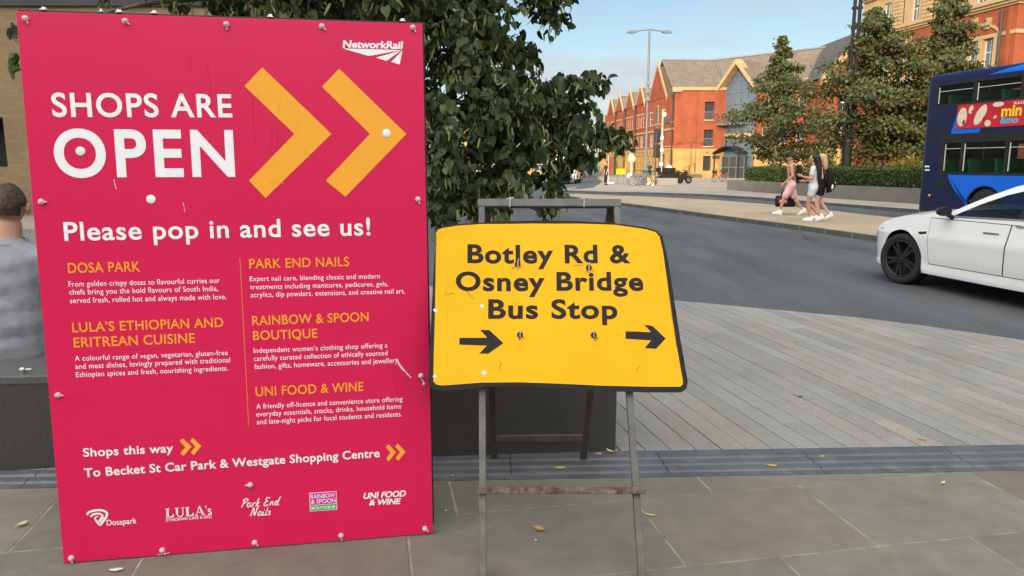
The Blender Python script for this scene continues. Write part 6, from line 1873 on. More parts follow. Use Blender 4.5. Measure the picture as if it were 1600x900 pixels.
        for (dx, hw, hh) in secs:
            for k in range(n):
                a = 2 * math.pi * k / n; vs_.append((c.x + dx, c.y + hw * math.copysign(abs(math.cos(a)) ** .7, math.cos(a)), c.z + hh * math.copysign(abs(math.sin(a)) ** .7, math.sin(a))))
        mb.add(vs_, [(i * n + k, i * n + (k + 1) % n, (i + 1) * n + (k + 1) % n, (i + 1) * n + k) for i in range(3) for k in range(n)] + [tuple(range(n))[::-1]], 0, None, True)
        mb.add(vs_[3 * n:], [tuple(range(n))], 1)
        mb.tube([(-.80, sy * .87, .93), (-.80, sy * .94, .965)], [.03, .022], 8, 1)
        mb.build('mirror', [M_trim if sy > 0 else paint, M_trim], t)
        # headlight
        mb = MB(); vs_ = []
        for (hx, hz) in ((.70, .605), (.60, .66), (.42, .725), (.40, .70), (.56, .625), (.68, .575)): vs_.append((hx, sy * (cy_(hx, hz) + .004), hz))
        mb.add(vs_, [tuple(range(6)) if sy < 0 else tuple(range(6))[::-1]]); mb.build('headlight', glass_mat('lamp_glass', (.35, .36, .38), .05) if 'lamp_glass_' not in MATS else MATS['lamp_glass_'], t)
    # wheels
    for (wx, sy, st) in ((0, 1, steer), (0, -1, steer), (-2.875, 1, 0), (-2.875, -1, 0)):
        W = Matrix.Translation((wx, sy * .80, .335)) @ Matrix.Rotation(st, 4, 'Z') @ Matrix.Rotation(0 if sy > 0 else math.pi, 4, 'Z')
        mb = MB(); mb.lathe([(.235, -.11), (.30, -.118), (.325, -.10), (.335, -.06), (.335, .06), (.325, .10), (.30, .118), (.245, .112), (.238, .085)], 40, 0, W, True, 'y')
        wh = mb.build('wheel', M_rubber, t)
        mb = MB(); mb.lathe([(.243, .108), (.236, .10), (.228, .06), (.215, -.05), (.0, -.055)], 40, 1, W, True, 'y')
        mb.lathe([(.0, .098), (.035, .097), (.05, .085), (.06, .06)], 20, 0, W, True, 'y')
        for k in range(5):
            a = 2 * math.pi * k / 5 + .2
            for da in (-.10, .10):
                mb.prism([(.03, -.020), (.235, -.013 + da * .18), (.235, .013 + da * .18), (.03, .020)], .070, .098, 'z', 0, W @ Matrix.Rotation(-math.pi / 2, 4, 'X') @ Matrix.Rotation(a + da * .9, 4, 'Z'))
        mb.lathe([(.244, .106), (.244, .112), (.226, .108), (.222, .09)], 40, 0, W, True, 'y')
        mb.build('rim', [M_rim, M_black], wh)
    if detail:
        M_int = mat('car_interior', (.03, .03, .032), .7, var=.1)
        mb = MB(); mb.box(-.95, -.62, -.72, .72, .62, .93); mb.build('dashboard', M_int, t, bevel=.06)
        for yy in (.37, -.37):
            for xx in (-1.75, -2.65):
                mb = MB(); mb.box(xx, xx + .5, yy - .24, yy + .24, .42, .60); mb.prism([(xx - .06, .55), (xx + .08, .55), (xx - .12, 1.12), (xx - .24, 1.10)], yy - .23, yy + .23, 'y'); mb.box(xx - .25, xx - .14, yy - .12, yy + .12, 1.13, 1.28)
                mb.build('seat', M_int, t, bevel=.04)
        mb = MB(); W = Matrix.Translation((-1.02, -.37, .92)) @ Matrix.Rotation(R(-65), 4, 'Y')
        mb.tube([W @ Vector((.18 * math.cos(a), .18 * math.sin(a), 0)) for a in np.linspace(0, 2 * math.pi, 25)], .014, 8); mb.tube([W @ Vector((-.17, 0, 0)), W @ Vector((.17, 0, 0))], .016, 6); mb.tube([W @ Vector((0, 0, 0)), (-.8, -.37, .82)], .025, 8)
        mb.build('steering_wheel', M_trim, t)
    return t
make_car('car', 'clean white saloon car with black wheels turning across the road in front of the bus', M_carwhite, (6.00, 9.95, -.003), math.atan2(.98, -.2), R(10))
make_car('car', 'dark parked car half hidden behind the sunlit hedge', M_carblack, (23.8, 62.0, .10), R(6), 0, False)
make_car('car', 'pale silver parked car glimpsed behind the long shaded hedge', M_cargrey, (23.0, 40.8, .10), R(20), 0, False)

# ---------------------------------------------------------------- double-decker bus
M_navy = mat('navy_coachwork', (.0045, .0105, .052), .32, 0, var=.06, spec=.35, coat=.1)
M_blue = mat('bright_blue_vinyl', (.004, .125, .66), .35, 0, var=.05, spec=.35, coat=.1)
M_busglass = glass_mat('bus_glass', (.008, .012, .011), .03, .62, .35)
M_seat = mat('green_seat', (.012, .19, .055), .8, var=.15)
M_pole = mat('grab_pole', (.62, .60, .50), .4, .2, var=.05)
M_lining = mat('bus_lining', (.07, .075, .075), .8, var=.1)
bd = Vector((.25, -.968)); bus = thing('double_decker_bus', 'navy and bright blue double-decker bus with a red advert and green seats', 'bus', (11.52, 21.30, -.003), math.atan2(bd.y, bd.x))
BL, BWd, ZT = 10.6, 2.5, 3.80
upw = [(.41, 1.54), (1.66, 2.92), (3.04, 4.3), (4.42, 5.68), (5.8, 7.06), (7.18, 8.44), (8.56, 10.2)]
low_ = [(.79, 1.33), (1.42, 2.66), (2.76, 4.0), (4.1, 5.4), (5.5, 6.8), (6.9, 8.2), (8.3, 9.6)]
UZ, LZ = (3.17, 3.67), (1.37, 2.14)
uph_ = [(a, b, *UZ) for a, b in upw]; loh_ = [(a, b, *LZ) for a, b in low_]
AR = [(2.2, .5), (8.1, .5)]
mb = MB()
def sidewall(mb, flip):
    q = MB()
    wall_holes(q, .14, BL - .3, 1.02, ZT, [h for h in uph_ + loh_], .035, 0, 1)
    segs = [(.14, 1.68), (2.72, 7.58), (8.62, BL - .3)]
    for a, b in segs: q.add([(a, 0, .30), (b, 0, .30), (b, 0, 1.02), (a, 0, 1.02)], [(0, 1, 2, 3)], 0)
    for cx, cz in AR:      # arch trims above each wheel
        N = 14
        P = [(cx - .52 * math.cos(math.pi * k / N), cz + .50 * math.sin(math.pi * k / N)) for k in range(N + 1)]
        for a, b in zip(P[:-1], P[1:]): q.add([(a[0], 0, a[1]), (b[0], 0, b[1]), (b[0], 0, 1.02), (a[0], 0, 1.02)], [(0, 1, 2, 3)], 0)
        for a, b in zip(P[:-1], P[1:]): q.add([(a[0], 0, a[1]), (b[0], 0, b[1]), (b[0], .6, b[1]), (a[0], .6, a[1])], [(0, 1, 2, 3)], 1)
        q.add([(p[0], .6, p[1]) for p in P] , [tuple(range(N + 1))], 1)
    for sx in (cx for cx in ()): pass
    if flip: q.v = [(p[0], BWd - p[1], p[2]) for p in q.v]; q.f = [f[::-1] for f in q.f]
    mb.add(q.v, q.f, 0); mb.m[-len(q.f):] = q.m
sidewall(mb, False); sidewall(mb, True)
# roof with rounded shoulders, rounded rear corners
rr = .22; prof = [(0, ZT)] + [(rr - rr * math.cos(t), ZT + rr * .95 * math.sin(t)) for t in np.linspace(0.2, math.pi / 2, 6)]
prof = prof + [(BWd - p[0], p[1]) for p in prof[::-1]]
n = len(prof)
for k in range(n - 1):
    kk = min(k, n - 2 - k); xa = 1.95 + .20 * kk + .03 * kk ** 2; xb = 1.95 + .20 * (kk + (1 if k < n / 2 else -1)) + .03 * max(0, kk + (1 if k < n / 2 else -1)) ** 2
    A_, B_ = prof[k], prof[k + 1]
    mb.add([(.14, *A_), (xa, *A_), (xb, *B_), (.14, *B_)], [(0, 1, 2, 3)], 0, None, True)
    mb.add([(xa, *A_), (BL - .3, *A_), (BL - .3, *B_), (xb, *B_)], [(0, 1, 2, 3)], 2, None, True)
co = [(.14 - .14 * math.sin(t), .14 - .14 * math.cos(t)) for t in np.linspace(0, math.pi / 2, 6)]
co = co + [(p[0], BWd - p[1]) for p in co[::-1]]
for i in range(len(co) - 1):
    a, b = co[i], co[i + 1]
    for z0, z1, k0, k1 in ((.30, ZT, 1, 1), (ZT, ZT + .22, 1, .55)):
        def sh(p, k): return (p[0] + (1 - k) * .25, p[1] + (.14 - p[1] + .06) * (1 - k) * (1 if p[1] < 1 else 0) - (1 - k) * (.14) * (1 if p[1] > 1.3 else 0))
        A0, B0, A1, B1 = sh(a, k0), sh(b, k0), sh(a, k1), sh(b, k1)
        mb.add([(*A0, z0), (*B0, z0), (*B1, z1), (*A1, z1)], [(3, 2, 1, 0)], 0, None, True)
mb.add([(BL - .3, 0, .3), (BL, .2, .3), (BL, BWd - .2, .3), (BL - .3, BWd, .3), (BL - .3, 0, 4.0), (BL - .05, .2, 4.0), (BL - .05, BWd - .2, 4.0), (BL - .3, BWd, 4.0)], [(0, 1, 5, 4), (1, 2, 6, 5), (2, 3, 7, 6)], 2)
mb.box(.14, BL - .3, .02, BWd - .02, .29, .36, 1)
mb.build('coachwork', [M_navy, M_trim, M_blue], bus)
mb = MB()
mb.box(.3, BL - .4, .05, BWd - .05, 2.30, 2.42); mb.box(.3, BL - .4, .05, BWd - .05, .60, .66); mb.box(.16, .3, .05, BWd - .05, .6, 3.9)
mb.build('decks', M_lining, bus)
# black surround of the windows
def surround(x0, x1, z0, z1, holes):
    mb = MB(); wall_holes(mb, x0, x1, z0, z1, holes, .02, 0, 0, -.004); return mb.build('window_surround', M_trim, bus)
surround(.34, BL - .35, UZ[0] - .06, UZ[1] + .05, uph_); surround(.66, BL - .5, LZ[0] - .07, LZ[1] + .22, loh_)
for (a, b, c, d) in uph_ + loh_:
    for y, nm in ((.03, 'window'), (BWd - .03, 'window')):
        mb = MB(); mb.add([(a, y, c), (b, y, c), (b, y, d), (a, y, d)], [(0, 1, 2, 3)]); w_ = mb.build(nm, M_busglass, bus)
        if y < 1:
            mb = MB(); mb.box(a + .012, a + .04, .012, .028, c + .03, d - .03); mb.box(a + .05, b - .02, .016, .028, d - .16, d - .145); mb.build('rubber_bead', M_pole, w_)
def vinyl(name, pts, m, y=-.003): 
    mb = MB(); flat_poly(mb, pts, y); return mb.build(name, m, bus)
vinyl('blue_panel', [(1.30, 3.125), (BL - .5, 3.125), (BL - .5, 3.112), (6.6, 3.112), (1.16, 3.112), (1.13, 2.50), (1.83, 2.50), (1.78, 2.375), (.97, 2.375), (1.06, 2.75)][0:1] + [(BL - .5, 3.125), (BL - .5, 3.113), (1.19, 3.113), (1.16, 3.02)], M_blue)
vinyl('blue_panel', [(.96, 2.375), (1.84, 2.375), (1.92, 2.495), (1.145, 2.495), (1.145, 3.02)], M_blue)
N = 12; P = [(.86 + .12, 1.295)] + [(1.0 + .95 * (k / N) ** 1.25, 1.295 - .93 * (k / N) ** .8) for k in range(N + 1)]
ach = [(2.2 - .56 * math.cos(t), .5 + .54 * math.sin(t)) for t in np.linspace(.0, math.pi, 16)]
vinyl('blue_panel', P[:-1] + [(1.63, .5)] + ach[1:-1] + [(2.77, .5), (2.77, .34), (7.5, .34), (7.5, 1.295)], M_blue)
mb = MB(); mb.box(1.13, 6.6, -.022, -.001, 2.50, 3.112, 0)
ad = mb.build('advert', mat('advert_red', (.52, .016, .030), .35, var=.25, vs_=1.5), bus)
M_cream = mat('advert_cream', (.72, .60, .46), .4, var=.15, vs_=6); M_wine = mat('advert_wine', (.14, .01, .02), .4, var=.1)
mb = MB()
def ov(c, rx, rz, rot, m=0, y=-.0236):
    flat_poly(mb, [(c[0] + rx * math.cos(t) * math.cos(rot) - rz * math.sin(t) * math.sin(rot), c[1] + rx * math.cos(t) * math.sin(rot) + rz * math.sin(t) * math.cos(rot)) for t in np.linspace(0, 2 * math.pi, 25)[:-1]], y, m)
ov((1.30, 2.80), .15, .24, -.1); ov((1.36, 2.66), .035, .07, -.3, 1, -.0246); ov((1.56, 2.97), .07, .11, -.3); ov((1.60, 2.93), .02, .035, -.3, 1, -.0246)
ov((1.86, 2.82), .13, .28, -.55); ov((1.97, 2.72), .03, .06, -.5, 1, -.0246); ov((2.10, 2.60), .09, .08, -.3); ov((2.36, 3.045), .16, .06, 0); ov((2.30, 2.74), .05, .035, .6)
mb.build('advert_picture', [M_cream, M_wine], ad)
for body, x0, x1, z, h, m_, off in (('min', 2.47, 3.03, 2.745, .28, mat('advert_yellow', (.85, .62, .02), .4, var=.05), .032), ('&mo', 2.46, 2.96, 2.575, .17, mat('advert_cyan', (.05, .42, .62), .4, var=.05), .035), ('ILLU', 2.80, 3.06, 3.015, .06, M_white, .02)):
    mb = MB(); place_text(mb, body, (x0, z), (x1, z), h, off, y=-.0240); mb.build('advert_lettering', m_, ad)
for z0 in (2.33, 2.02):
    mb = MB()
    for k in range(7): mb.box(.22, .60, -.006, .0, z0 + k * .038, z0 + k * .038 + .014)
    mb.build('vent', M_black, bus)
mb = MB(); mb.box(.175, .33, -.003, 0, 1.50, 1.535); mb.box(.18, .35, -.003, 0, 1.40, 1.44); mb.lathe([(.0, -.004), (.03, -.004)], 12, 0, Matrix.Translation((.20, 0, 1.52)), False, 'y'); mb.build('small_sign', M_white, bus)
mb = MB(); mb.lathe([(0, -.02), (.03, -.018), (.035, 0)], 14, 0, Matrix.Translation((.42, 0, .72)), True, 'y'); mb.build('marker_lamp', mat('amber', (.85, .40, .05), .3, var=0), bus)
mb = MB(); mb.box(.50, .56, -.02, 0, 1.42, 1.47); mb.box(.50, .56, -.012, 0, 1.55, 1.60); mb.box(.66, .98, -.006, 0, .98, 1.14); mb.build('hatch', M_trim, bus)
for cx in (2.2, 8.1):
    for y, sg in ((.16, -1), (BWd - .16, 1)):
        W = Matrix.Translation((cx, y, .485)) @ Matrix.Rotation(0 if sg > 0 else math.pi, 4, 'Z')
        mb = MB(); mb.lathe([(.28, -.12), (.45, -.13), (.485, -.09), (.485, .09), (.45, .13), (.28, .12)], 32, 0, W, True, 'y'); wb = mb.build('wheel', M_rubber, bus)
        mb = MB(); mb.lathe([(.29, .10), (.25, .05), (.12, .03), (.10, .09), (0, .09)], 24, 0, W, True, 'y'); mb.build('rim', M_grey, wb)
for dz, zf in ((2.42, 3.42), (.66, 1.72)):
    for k in range(11):
        x = .75 + k * .82
        for yy in (.32, .78, 1.72, 2.18):
            mb = MB(); mb.box(x, x + .42, yy - .20, yy + .20, dz + .34, dz + .46); mb.prism([(x - .02, dz + .42), (x + .08, dz + .42), (x - .04, zf), (x - .12, zf)], yy - .20, yy + .20, 'y')
            mb.build('seat', M_seat, bus)
    for k in range(6):
        mb = MB(); mb.tube([(1.1 + k * 1.64, .98, dz), (1.1 + k * 1.64, .98, dz + 1.5)], .017, 6); mb.build('grab_pole', M_pole, bus)

# ---------------------------------------------------------------- white van far down the street
def make_van(label, loc, rz, paint):
    t = thing('van', label, 'van', loc, rz)
    mb = MB(); mb.prism([(-2.6, .35), (2.45, .35), (2.55, .75), (2.35, 1.12), (1.65, 1.28), (1.05, 2.15), (.8, 2.3), (-2.5, 2.3), (-2.6, 2.2)], -.95, .95, 'y'); mb.build('body', paint, t, bevel=.07)
    for sy in (1, -1):
        mb = MB(); mb.prism([(1.52, 1.32), (1.0, 2.05), (.35, 2.05), (.35, 1.32)], sy * .951, sy * .962, 'y'); mb.build('window', M_carroof, t)
        for wx in (1.65, -1.65):
            W = Matrix.Translation((wx, sy * .86, .36)); mb = MB(); mb.lathe([(0, -.11), (.36, -.11), (.36, .11), (.2, .12), (0, .1)], 20, 0, W, True, 'y'); mb.build('wheel', M_rubber, t)
        mb = MB(); mb.box(2.48, 2.57, sy * .55, sy * .85, .82, 1.02); mb.build('headlight', M_grey, t)
    mb = MB(); mb.add([(1.68, -.85, 1.30), (1.68, .85, 1.30), (1.09, .80, 2.12), (1.09, -.80, 2.12)], [(0, 1, 2, 3)]); mb.v = [(p[0] + .03, p[1], p[2] + .02) for p in mb.v]; mb.build('windscreen', M_carroof, t)
    return t
make_van('white van waiting far down the street beyond the lime tree', (4.9, 66.0, -.003), R(-100), M_carwhite)
make_car('car', 'dark car queuing behind the white van far down the street', M_carblack, (3.9, 62.5, -.003), R(-95), 0, False)
# ---------------------------------------------------------------- street furniture
M_post = mat('grey_post', (.17, .175, .18), .5, .3, var=.12)
lamp = thing('street_lamp', 'tall grey double-armed street lamp in front of the brick gables', 'street lamp', (10.62, 60.0, .10))
mb = MB(); mb.tube([(0, 0, 0), (0, 0, 1.6), (0, 0, 1.65), (0, 0, 11.7)], [.15, .15, .11, .07], 12); mb.build('pole', M_post, lamp)
mb = MB(); mb.tube([(-1.3, 0, 11.62), (0, 0, 11.78), (1.3, 0, 11.62)], .045, 8); mb.build('arm', M_post, lamp)
for sx in (-1, 1):
    mb = MB(); mb.prism([(sx * .95, 11.56), (sx * 1.25, 11.50), (sx * 1.72, 11.52), (sx * 1.75, 11.60), (sx * 1.3, 11.74), (sx * .95, 11.68)], -.16, .16, 'y'); mb.build('lamp_head', M_post, lamp, bevel=.03)
for z in (7.6, 7.0, 6.4):
    mb = MB(); mb.box(-.18, .16, -.2, -.08, z, z + .28); mb.build('equipment_box', M_grey, lamp, bevel=.02)

mast = thing('lighting_mast', 'very tall dark twin-pole mast rising out of the street trees', 'mast', (16.95, 38.3, ZP))
M_mast = mat('mast_paint', (.016, .017, .019), .6, var=.15, spec=.2)
for dx in (-.13, .13):
    mb = MB(); mb.tube([(dx, 0, 0), (dx, 0, 13.5)], .085, 10); mb.build('pole', M_mast, mast)
mb = MB()
for z in (1.2, 3.0, 5.0, 7.0, 9.0, 10.6, 12.4): mb.box(-.24, .24, -.1, .1, z, z + .12)
mb.build('clamps', M_mast, mast)
mb = MB(); mb.tube([(0, 0, 0), (0, 0, 2.6)], .24, 12); mb.build('base', M_mast, mast)

def traffic_light(label, loc, rz, hz=3.6, two=True):
    t = thing('traffic_light', label, 'traffic light', loc, rz)
    mb = MB(); mb.tube([(0, 0, 0), (0, 0, hz + .1)], .057, 10); mb.build('pole', M_framed, t)
    for k in range(2 if two else 1):
        z = hz - .9 - k * 1.15 + .2
        mb = MB(); mb.box(-.24, .24, -.30, -.07, z, z + 1.0)
        h = mb.build('signal_head', M_black, t, bevel=.03)
        for j in range(3):
            mb = MB(); mb.lathe([(.0, 0), (.09, 0)], 14, 0, Matrix.Translation((0, -.305, z + .2 + j * .3)), False, 'y'); mb.tube([(0, -.30, z + .2 + j * .3), (0, -.42, z + .2 + j * .3)], .105, 12, 0, caps=False); mb.build('lens', M_framed, h)
    return t
traffic_light('black traffic light with two stacked heads beside the parked bicycles', (10.95, 57.6, .10), R(150), 3.85)

post = thing('camera_post', 'slim buff post with security camera and small white sensors near the building corner', 'camera post', (13.05, 66.0, .10))
mb = MB(); mb.tube([(0, 0, 0), (0, 0, 6.2)], .10, 10); mb.build('pole', mat('buff_paint', (.45, .40, .28), .6), post)
mb = MB(); mb.box(.05, .62, -.2, .2, 5.0, 5.5); mb.build('camera_housing', M_framed, post, bevel=.05)
mb = MB(); mb.ball((.12, -.1, 5.75), (.18, .16, .22)); mb.build('camera_dome', M_white, post)
for z in (1.4, 2.6, 3.6):
    mb = MB(); mb.box(-.22, .1, -.22, -.09, z, z + .30); mb.build('sensor', M_white, post, bevel=.02)

def board_sign(name, label, cat, loc, w, h, z, m, rz=0, legs=2, shape='rect', mleg=None):
    t = thing(name, label, cat, loc, rz)
    mb = MB()
    if shape == 'disc': mb.lathe([(0, -.02), (w / 2, -.02), (w / 2, .02), (0, .02)], 24, 0, Matrix.Translation((0, 0, z + h / 2)), False, 'y')
    else: mb.box(-w / 2, w / 2, -.015, .015, z, z + h)
    mb.build('face', m, t)
    for k in range(legs):
        x = 0 if legs == 1 else (-w * .35 if k == 0 else w * .35)
        mb = MB(); mb.tube([(x, .04, 0), (x, .04, z + h * .9)], .03, 8); mb.build('leg', mleg or M_grey, t)
    return t
M_yfar = mat('far_yellow', (.85, .52, .01), .5, var=.04)
board_sign('temporary_sign', 'small yellow temporary sign on legs across the square', 'sign', (8.45, 58.5, .10), .72, .42, .75, M_yfar, R(10))
board_sign('round_sign', 'small round white sign low beside the far yellow sign', 'sign', (8.95, 57.5, .10), .40, .40, .45, M_white, R(10), 1, 'disc')
fl = thing('feather_banner', 'narrow red banner flag standing left of the far yellow sign', 'banner', (7.80, 60.0, .10))
mb = MB(); mb.prism([(-.12, .9), (.10, .9), (.12, 1.8), (.06, 2.15), (-.10, 2.1)], -.01, .01, 'y'); mb.build('flag', M_red, fl); mb = MB(); mb.tube([(-.14, 0, 0), (-.14, 0, 2.2)], .025, 6); mb.build('pole', M_white, fl)
mb = MB(); mb.tube([(-.3, 0, .02), (.3, 0, .02)], .06, 8); mb.build('base', M_white, fl)
st_ = thing('bus_stop_flag', 'white totem sign with a rounded head standing behind the parked bicycles', 'sign', (9.72, 61.5, .10))
mb = MB(); mb.box(-.10, .10, -.05, .05, 0, 1.9); mb.build('post', mat('cream_post', (.40, .38, .33), .6), st_, bevel=.02)
mb = MB(); mb.prism([(-.27, 1.72), (.27, 1.72), (.30, 2.1), (.16, 2.40), (-.16, 2.40), (-.30, 2.1)], -.06, .06, 'y'); mb.build('head', mat('cream_paint', (.52, .47, .36), .5), st_)
pb = thing('granite_planter', 'low square granite block planter beside the bicycles and motorcycles', 'planter', (11.05, 54.8, .10), R(4))
mb = MB(); mb.box(-.9, .9, -.5, .5, 0, .52); mb.build('block', mat('pale_granite', (.30, .275, .24), .8, var=.2, vs_=20), pb, bevel=.03); mb = MB(); mb.box(-.8, .8, -.4, .4, .5205, .54); mb.build('soil', MATS['soil'], pb)
gb = thing('grit_bin', 'small yellow bin with white base at the end of the granite block planter', 'bin', (9.98, 54.3, .10))
mb = MB(); mb.prism([(-.2, .22), (.2, .22), (.25, .62), (-.25, .62)], -.2, .2, 'y'); mb.build('body', M_yfar, gb, bevel=.02); mb = MB(); mb.box(-.22, .22, -.22, .22, 0, .2195); mb.build('base', M_white, gb)
mb = MB(); mb.box(-.27, .27, -.24, .24, .6205, .68); mb.build('lid', M_yfar, gb, bevel=.02)
pp = thing('pillar_box', 'red pillar standing among the trees beyond the long hedge', 'post box', (20.3, 46.0, .10))
mb = MB(); mb.lathe([(0, 0), (.30, 0), (.30, .12), (.26, .14), (.26, 1.35), (.30, 1.38), (.30, 1.45), (.2, 1.55), (0, 1.6)], 20); mb.build('body', M_red, pp)
mb = MB(); mb.box(-.17, .17, -.275, -.255, 1.15, 1.20); mb.build('slot', M_black, pp)

# ---------------------------------------------------------------- bicycles and motorcycles
def make_bike(name, label, paint, group, loc, rz, basket=False):
    t = thing(name, label, 'bicycle', loc, rz, group)
    for x in (-.52, .52):
        mb = MB(); W = Matrix.Translation((x, 0, .34))
        mb.tube([W @ Vector((.33 * math.cos(a), 0, .33 * math.sin(a))) for a in np.linspace(0, 2 * math.pi, 25)], .017, 6, 0, caps=False)
        w = mb.build('wheel', M_rubber, t)
        mb = MB(); mb.tube([W @ Vector((.305 * math.cos(a), 0, .305 * math.sin(a))) for a in np.linspace(0, 2 * math.pi, 25)], .012, 6, 0, caps=False)
        for k in range(9):
            a = math.pi * k / 9; mb.tube([W @ Vector((.3 * math.cos(a), 0, .3 * math.sin(a))), W @ Vector((-.3 * math.cos(a), 0, -.3 * math.sin(a)))], .003, 4, caps=False)
        mb.tube([W @ Vector((0, -.05, 0)), W @ Vector((0, .05, 0))], .025, 8); mb.build('rim', M_chrome, w)
    mb = MB(); hd_, bb, st1 = (.36, 0, .86), (-.06, 0, .32), (-.22, 0, .86)
    for a, b, r in ((hd_, bb, .022), (hd_, st1, .018), (bb, st1, .018), (bb, (-.52, 0, .34), .013), (st1, (-.52, 0, .34), .011), ((.33, 0, .97), (.42, 0, .62), .02), ((.42, .04, .62), (.52, .05, .34), .013), ((.42, -.04, .62), (.52, -.05, .34), .013)): mb.tube([a, b], r, 7)
    for s in (-.52, .52): mb.tube([Vector((s + .37 * math.cos(a), 0, .34 + .37 * math.sin(a))) for a in np.linspace(.5 if s > 0 else .6, 2.6, 10)], .02, 5)
    mb.build('frame', paint, t)
    mb = MB(); mb.tube([(-.22, 0, .86), (-.25, 0, .97)], .014, 6); mb.ball((-.26, 0, 1.0), (.13, .07, .035)); mb.build('saddle', M_black, t)
    mb = MB(); mb.tube([(.33, 0, .96), (.31, 0, 1.06)], .014, 6); mb.tube([(.20, -.28, 1.06), (.30, -.22, 1.08), (.33, 0, 1.07), (.30, .22, 1.08), (.20, .28, 1.06)], .013, 6); mb.build('handlebar', M_black, t)
    mb = MB(); mb.tube([(-.06, -.07, .32), (-.06, .07, .32)], .02, 8); mb.tube([(-.06, .07, .32), (.05, .08, .2)], .01, 5); mb.tube([(-.06, -.07, .32), (-.17, -.08, .44)], .01, 5); mb.box(.02, .09, .07, .16, .19, .21); mb.box(-.2, -.13, -.16, -.07, .43, .45); mb.build('crank', M_darkmetal, t)
    if basket:
        mb = MB()
        mb.prism([(.42, .72), (.64, .72), (.70, .98), (.38, .98)], -.17, .17, 'y'); mb.build('basket', M_darkmetal, t)
    return t
gr_ = 'bicycles parked in a row across the square'
b0 = make_bike('bicycle', 'grey-blue bicycle leftmost in the parked row, seen side on with its front wheel clear', mat('blue_grey_frame', (.12, .19, .22), .4), gr_, (9.15, 54.0, .10), R(172))
labs = ['bicycle with pale frame parked second in the row across the square', 'dark bicycle in the middle of the parked row across the square', 'bicycle next to last in the parked row, near the yellow bin', 'bicycle at the right end of the parked row beside the lamp post']
for k, lb in enumerate(labs):
    copy_tree(b0, (9.35 + k * .27, 54.3 + .25 * k, .10), R(172 - 14 * (k + 1)), lb)
gd = 'red hire bicycles by the entrance'
d0 = make_bike('bicycle', 'red hire bicycle with a front basket nearest the building entrance steps', mat('hire_red', (.62, .10, .06), .4), gd, (18.25, 66.6, .10), R(215), True)
copy_tree(d0, (19.15, 67.6, .10), R(235), 'red hire bicycle right behind the first, beside the end of the planter')
def make_moto(label, loc, rz, paint, group):
    t = thing('motorcycle', label, 'motorcycle', loc, rz, group)
    for x in (-.65, .70):
        mb = MB(); W = Matrix.Translation((x, 0, .31)); mb.lathe([(.16, -.05), (.27, -.065), (.31, -.03), (.31, .03), (.27, .065), (.16, .05)], 20, 0, W, True, 'y'); w = mb.build('wheel', M_rubber, t)
        mb = MB(); mb.lathe([(.165, .03), (.05, .04), (0, .05)], 14, 0, W, True, 'y'); mb.lathe([(.165, -.03), (.05, -.04), (0, -.05)], 14, 0, W, True, 'y'); mb.build('rim', M_grey, w)
    mb = MB(); mb.prism([(-.9, .78), (-.5, .62), (-.3, .30), (.30, .28), (.45, .55), (.55, .95), (.40, 1.0), (.28, .82), (-.1, .72), (-.6, .86)], -.15, .15, 'y'); mb.build('fairing', paint, t, bevel=.05)
    mb = MB(); mb.box(-.75, .12, -.13, .13, .80, .92); mb.build('seat', M_black, t, bevel=.04)
    mb = MB(); mb.tube([(.70, .09, .31), (.45, .09, .98)], .03, 7); mb.tube([(.70, -.09, .31), (.45, -.09, .98)], .03, 7); mb.tube([(.30, -.36, 1.04), (.42, 0, 1.03), (.30, .36, 1.04)], .018, 6); mb.build('forks', M_darkmetal, t)
    mb = MB(); mb.box(-1.0, -.62, -.2, .2, .93, 1.25); mb.build('top_box', M_black, t, bevel=.03)
    return t
gm = 'motorcycles parked behind the granite block'
m0 = make_moto('black motorcycle parked at the left behind the low granite block', (12.15, 59.2, .10), R(20), M_carblack, gm)
for k, lb in enumerate(('black motorcycle in the middle of the three behind the granite block', 'black motorcycle at the right end of the three behind the granite block')): copy_tree(m0, (12.75 + k * .62, 59.5 + k * .1, .10), R(28 - 8 * k), lb)
# people far across the square
def far_person(label, loc, heading, shirt, legc, hairc, seated=False):
    lg = [((.05, .08, .50), (.02, .08, .10)), ((.03, -.08, .50), (-.08, -.08, .10))]
    ar = [((.02, .25, 1.14), (.10, .23, .90), (.1, 0, -1), .5, (1, 0, 0)), ((.02, -.25, 1.14), (.08, -.23, .90), (.1, 0, -1), .5, (1, 0, 0))]
    p, M = walker('person', label, loc, heading, .97, lg, ar, M_fair_skin, 0, .02, .95)
    torso_cloth('top', shirt, p, .02, .95, .93, 1.42, True, .016, [((.02, .165, 1.39), (.02, .25, 1.14)), ((.02, -.165, 1.39), (.02, -.25, 1.14))])
    shorts('trousers', legc, p, lg, 1.7, .016, .95)
    for (x, y) in ((.02, .08), (-.08, -.08)):
        mb = MB(); shoe(mb, (x, y, .10), 0); mb.build('shoe', [M_black, M_rubber], p)
    mb = MB(); mb.ball((.035, 0, 1.690), (.108, .086, .112), 0, None, 16, 9); h = mb.build('hair', hairc, p); h.location = (-.016, 0, .018)
    return p
far_person('person in dark clothes standing at the kerb under the lime leaves', (6.95, 55.5, .10), R(200), fabric('dark_jacket', (.03, .035, .03)), fabric('dark_jeans', (.02, .022, .03)), M_hairb)
far_person('person in a white shirt standing among the parked motorcycles', (12.6, 60.6, .10), R(240), fabric('white_shirt', (.75, .73, .70)), fabric('khaki_trousers', (.12, .10, .07)), M_hairbr)
far_person('person in a green-grey top standing at the red door', (11.3, 62.0, .10), R(300), fabric('olive_top', (.10, .12, .08)), fabric('navy_trousers', (.02, .025, .04)), M_hairbr)

